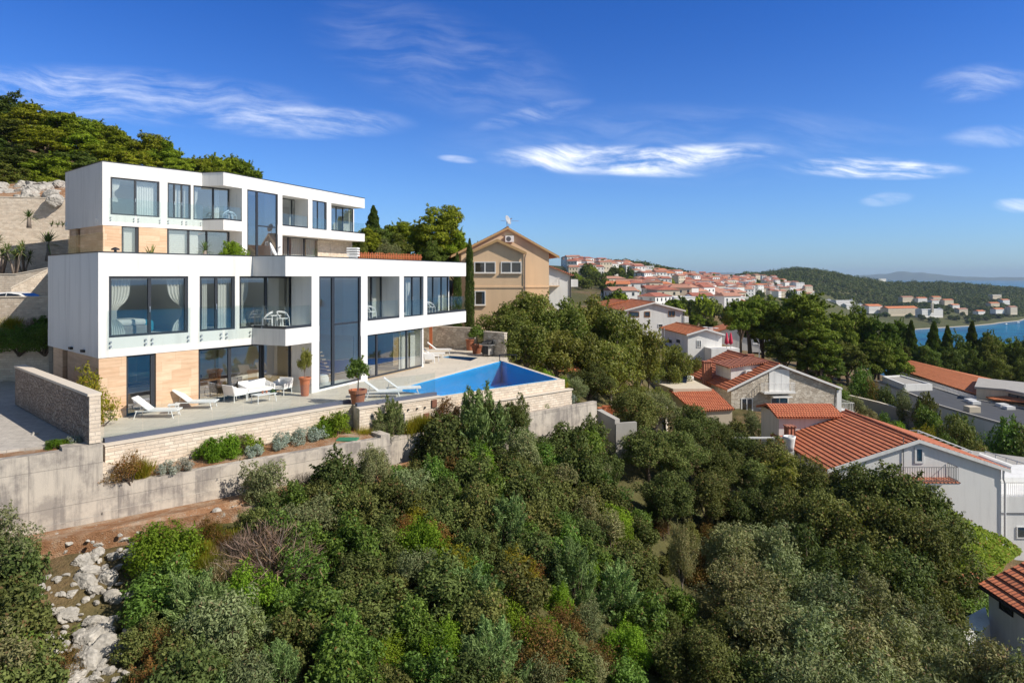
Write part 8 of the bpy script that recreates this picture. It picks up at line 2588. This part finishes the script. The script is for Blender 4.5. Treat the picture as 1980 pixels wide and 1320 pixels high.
mb = MB(); mb.fbox(L1, 1.3, 3.3, -3.0, -1.9, ZF + .07, ZF + .92); mb.build('cabinet', M['whiteframe'], kc)
mb = MB(); mb.fbox(L1, 1.25, 3.35, -3.05, -1.85, ZF + .922, ZF + .97); mb.build('worktop', M['darkmetal'], kc)
# hall: floating stairs, pouf
sr = thing('staircase', 'floating wooden staircase behind the tall hall window', 'staircase', LR.pt(3.2, -3, ZF))
for k in range(15):
    tt = LR.s(617.5) + .25 + (2.3 - k * .14 if k < 8 else 1.15 - (7 - (k - 8)) * 0 - (k - 8) * .0 + .0)
    uu = -1.2 - (.0 if k < 8 else (k - 7) * .24)
    mb = MB(); mb.fbox(LR, tt - .14, tt + .14, uu - 1.1, uu, ZF + .28 + k * .215, ZF + .34 + k * .215) if k < 8 else mb.fbox(LR, .0 + LR.s(617.5) + .3, LR.s(617.5) + 1.4, uu - .14 - .9, uu + .14 - .9, ZF + .28 + k * .215, ZF + .34 + k * .215)
    mb.build('tread', M['paleoak'], sr)
mb = MB(); q = LR.pt(LR.s(655), -1.1, ZF + .06); mb.lathe([(.20, 0), (.33, .10), (.36, .32), (.28, .52), (.20, .55)], 18, q)
setp(mb.build('pouf', M['cloth'], loc=q, smooth=True), 'round white pouf inside the tall hall window', 'pouf')
mb = MB(); q = LR.pt(LR.s(628), -1.1, ZF + .06); mb.fbox(LR, LR.s(620), LR.s(634), -1.6, -.5, ZF + .07, ZF + .55)
setp(mb.build('ottoman', M['cloth'], loc=q, bevel=.06), 'square white ottoman at the left of the tall hall window', 'ottoman')
# living room
so_ = thing('sofa', 'grey sofa with white cushions inside the living room', 'sofa', LR.pt(8.6, -2, ZF))
mb = MB(); mb.fbox(LR, 7.4, 9.4, -2.3, -1.3, ZF + .12, ZF + .48); mb.build('seat', M['greycloth'], so_, bevel=.05)
mb = MB(); mb.fbox(LR, 7.4, 9.4, -2.6, -2.32, ZF + .12, ZF + .86); mb.build('backrest', M['greycloth'], so_, bevel=.05)
mb = MB(); mb.fbox(LR, 7.6, 8.3, -2.25, -1.6, ZF + .482, ZF + .62); mb.build('cushion', M['cloth'], so_, bevel=.06)
ot = thing('ottoman', 'low grey bench with a white cushion near the living room opening', 'ottoman', LR.pt(7.4, -.9, ZF))
mb = MB(); mb.fbox(LR, 7.15, 8.5, -1.05, -.55, ZF + .10, ZF + .40); mb.build('seat', M['greycloth'], ot, bevel=.04)
mb = MB(); mb.fbox(LR, 7.3, 7.9, -1.0, -.6, ZF + .402, ZF + .47); mb.build('cushion', M['cloth'], ot, bevel=.03)
lv = at0(dc, 'dining_chair', 'white slip-covered chair group standing deeper in the living room', 'dining chair', LR.pt(8.9, -4.0, ZF + .06), AR + R(160))
for o in lv.children: o.data = o.data.copy(); o.data.materials.clear(); o.data.materials.append(M['cloth'])
tl = at0(table_parts(1.3, .9, .75, 'whiteframe', 'whiteframe'), 'dining_table', 'white table standing deeper in the living room', 'dining table', LR.pt(9.8, -4.3, ZF + .06), AR)

# ------------------------------------------------------------------ car
def car(label, loc, rz):
    r = thing('parked_car', label, 'car', (0, 0, 0))
    prof_ = [(-2.15, .35), (-2.2, .62), (-2.05, .86), (-1.55, .93), (-1.05, 1.18), (-.45, 1.38), (.15, 1.42), (.75, 1.33), (1.35, 1.02), (1.95, .86), (2.2, .66), (2.2, .35)]
    n = len(prof_)
    vs, fs = [], []
    for s_, w_ in ((-1, .86), (1, .86)):
        for (x, z) in prof_:
            ww = w_ * (1.0 if z < .95 else 1.0 - .24 * (z - .95) / .47)
            vs.append((x, s_ * ww, z))
    for i in range(n):
        fs.append((i, (i + 1) % n, n + (i + 1) % n, n + i))
    fs.append(tuple(range(n - 1, -1, -1))); fs.append(tuple(range(n, 2 * n)))
    mb = MB(); mb.mesh(vs, fs); mb.build('body', M['carpaint'], r, bevel=.05)
    for s_ in (-1, 1):
        for k, pts in enumerate(([(-1.02, .98), (-.42, 1.30), (-.05, 1.345), (-.05, .98)], [(.02, .98), (.02, 1.35), (.68, 1.27), (1.22, .99)])):
            mb = MB()
            p = [Vector((x, s_ * (.865 * (1 - .24 * max(0, z - .95) / .47)), z)) for x, z in pts]
            q = [v + Vector((0, s_ * .012, 0)) for v in p]
            mb.mesh(p + q, [(0, 1, 2, 3), (4, 5, 6, 7), (0, 1, 5, 4), (1, 2, 6, 5), (2, 3, 7, 6), (3, 0, 4, 7)])
            mb.build('window', M['darkmetal'] if False else M['darkglass'], r)
    mb = MB(); mb.mesh([(.80, -.64, 1.315), (.80, .64, 1.315), (1.38, .80, 1.025), (1.38, -.80, 1.025), (.81, -.64, 1.335), (.81, .64, 1.335), (1.395, .80, 1.045), (1.395, -.80, 1.045)], [(0, 1, 2, 3), (4, 5, 6, 7), (0, 1, 5, 4), (1, 2, 6, 5), (2, 3, 7, 6), (3, 0, 4, 7)]); mb.build('windscreen', M['darkglass'], r)
    for x in (-1.35, 1.35):
        for s_ in (-1, 1):
            mb = MB(); mb.tube([(x, s_ * .70, .32), (x, s_ * .88, .32)], .32, 18); wh = mb.build('wheel', M['rubber'], r)
            mb = MB(); mb.tube([(x, s_ * .875, .32), (x, s_ * .89, .32)], .20, 14); mb.build('rim', M['steel'], wh)
    r.location = loc; r.rotation_euler = (0, 0, rz)
    return r


xc = (27 - CX) / F * 43.0
car('white hatchback parked on the upper road behind the pale stone wall', (xc, 43.0, -2.40), R(6))

# ------------------------------------------------------------------ roof things, dishes, wooden fence
dish_antenna('large white satellite dish on the roof terrace before the tall window', P(525, 493, 42) + Vector((0, 0, -.2)), .50, R(100), R(25), 'whiteframe', mast=.45)
x, y = P(223, 480, 31.5).xy
vt = thing('roof_vent', 'dark mushroom shaped roof vent near the left end of the lower villa roof', 'roof vent', (x, y, ZT))
mb = MB(); mb.tube([(x, y, ZT - .15), (x, y, ZT + .22)], .06, 10); mb.build('pipe', M['darkmetal'], vt)
mb = MB(); mb.lathe([(.18, 0), (.17, .06), (.04, .13)], 14, (x, y, ZT + .22)); mb.build('cap', M['darkmetal'], vt)
c = P(683, 497, 46)
vs_ = thing('chimney', 'white chimney with stacked louvre caps on the lower villa roof', 'chimney', (c.x, c.y, ZT))
mb = MB(); mb.box(c.x - .25, c.x + .25, c.y - .25, c.y + .25, ZT - .1, ZT + .35); mb.build('shaft', M['white2'], vs_)
for k in range(4):
    mb = MB(); mb.box(c.x - .36, c.x + .36, c.y - .36, c.y + .36, ZT + .36 + k * .16, ZT + .45 + k * .16); mb.build('cap', M['white2'], vs_)
mb = MB(); mb.box(c.x - .2, c.x + .2, c.y - .2, c.y + .2, ZT + .35, ZT + .85); mb.build('flue', M['greycloth'], vs_)
fn = thing('wooden_fence', 'orange stained picket fence behind the lower villa roof', 'fence', P(750, 500, 58))
fa_, fb_ = P(693, 500, 56), P(816, 501, 62)
L = Line(fa_.xy, (fb_ - fa_).xy); n = (fb_ - fa_).xy.length
for k in range(int(n / .20)):
    h_ = random.uniform(.0, .10)
    mb = MB(); mb.fbox(L, k * .20, k * .20 + .10, .02, .05, 1.0, 1.92 + h_); mb.build('picket', M['fencewood'], fn)
for zz in (1.25, 1.68):
    mb = MB(); mb.fbox(L, 0, n, -.04, .018, zz, zz + .09); mb.build('rail', M['fencewood'], fn)
mb = MB(); mb.fbox(L, -6, n + 2, -3, .0, -2, .98)
setp(mb.build('garden_terrace', M['deck']), 'ground of the upper garden behind the villa roof', 'terrace', kind='structure')
fs_ = thing('garden_post', 'orange stained wooden post under the far end of the villa', 'post', P(833, 655, 55.5))
mb = MB(); c = P(833, 672, 56); mb.box(c.x - .12, c.x + .12, c.y - .12, c.y + .12, ZF, -2.9); mb.build('post', M['fencewood'], fs_)
# grey dish lying in the scrub at the bottom edge
Yd = 16.6; xd = (338 - CX) / F * Yd
dish_antenna('grey satellite dish standing in the dry scrub at the bottom edge', (xd, Yd, (HY - 1330) / F * Yd), .23, R(20), R(35), mast=.22)
# stair stringer and palms shadow wall details: sloped handrail caps on the ramp
rp = thing('ramp_wall', 'sloping stone cap of the ramp beside the car wall', 'wall', P(60, 540, 47))
mb = MB(); a, b = P(22, 558, 46.8), P(93, 522, 48.0)
mb.hexa([a + Vector((0, 0, -2.5)), b + Vector((0, 0, -2.5)), b + Vector((0, .25, -2.5)), a + Vector((0, .25, -2.5)), a, b, b + Vector((0, .25, 0)), a + Vector((0, .25, 0))]); mb.build('stone_cladding', M['stonewall'], rp)
mb = MB(); mb.hexa([a + Vector((0, -.05, .002)), b + Vector((0, -.05, .002)), b + Vector((0, .3, .002)), a + Vector((0, .3, .002)), a + Vector((0, -.05, .09)), b + Vector((0, -.05, .09)), b + Vector((0, .3, .09)), a + Vector((0, .3, .09))]); mb.build('coping', M['coping'], rp)

c = P(1164, 806, 45.5)
mb = MB(); mb.lathe([(.20, 0), (.24, .3), (.30, .55), (.33, .62), (.27, .62), (.24, .4)], 14, c)
setp(mb.build('plant_pot', M['terracotta'], loc=c), 'orange clay pot behind the corner of the grey retaining wall', 'plant pot')
mb = MB(); c = P(1174, 806, 46.5); mb.box(c.x - .35, c.x + .35, c.y - .1, c.y + .3, c.z - 1, c.z + .75)
setp(mb.build('cabinet', M['fencewood'], loc=c, bevel=.02), 'ochre wooden cabinet beside the orange clay pot near the hut', 'cabinet')
# ------------------------------------------------------------------ the air
hb = MB(); hb.box(-17800, 17800, -17800, 17800, -135, 150)
hz_ = hb.build('haze', [], None, uv=False) if False else None
me = bpy.data.meshes.new('haze'); me.from_pydata([tuple(v) for v in hb.v], [], hb.f)
hm = bpy.data.materials.new('haze_air'); hm.use_nodes = True
ht = NT(hm.node_tree)
pv = ht.n('ShaderNodeVolumePrincipled')
pv.inputs['Color'].default_value = (.58, .76, .98, 1)
pv.inputs['Density'].default_value = 6.0e-5
pv.inputs['Anisotropy'].default_value = 0.0
ho = ht.n('ShaderNodeOutputMaterial'); ht.t.links.new(pv.outputs[0], ho.inputs['Volume'])
me.materials.append(hm)
o = bpy.data.objects.new('haze', me); COL.objects.link(o); setp(o, 'thin blue haze over the bay', 'haze', kind='stuff')
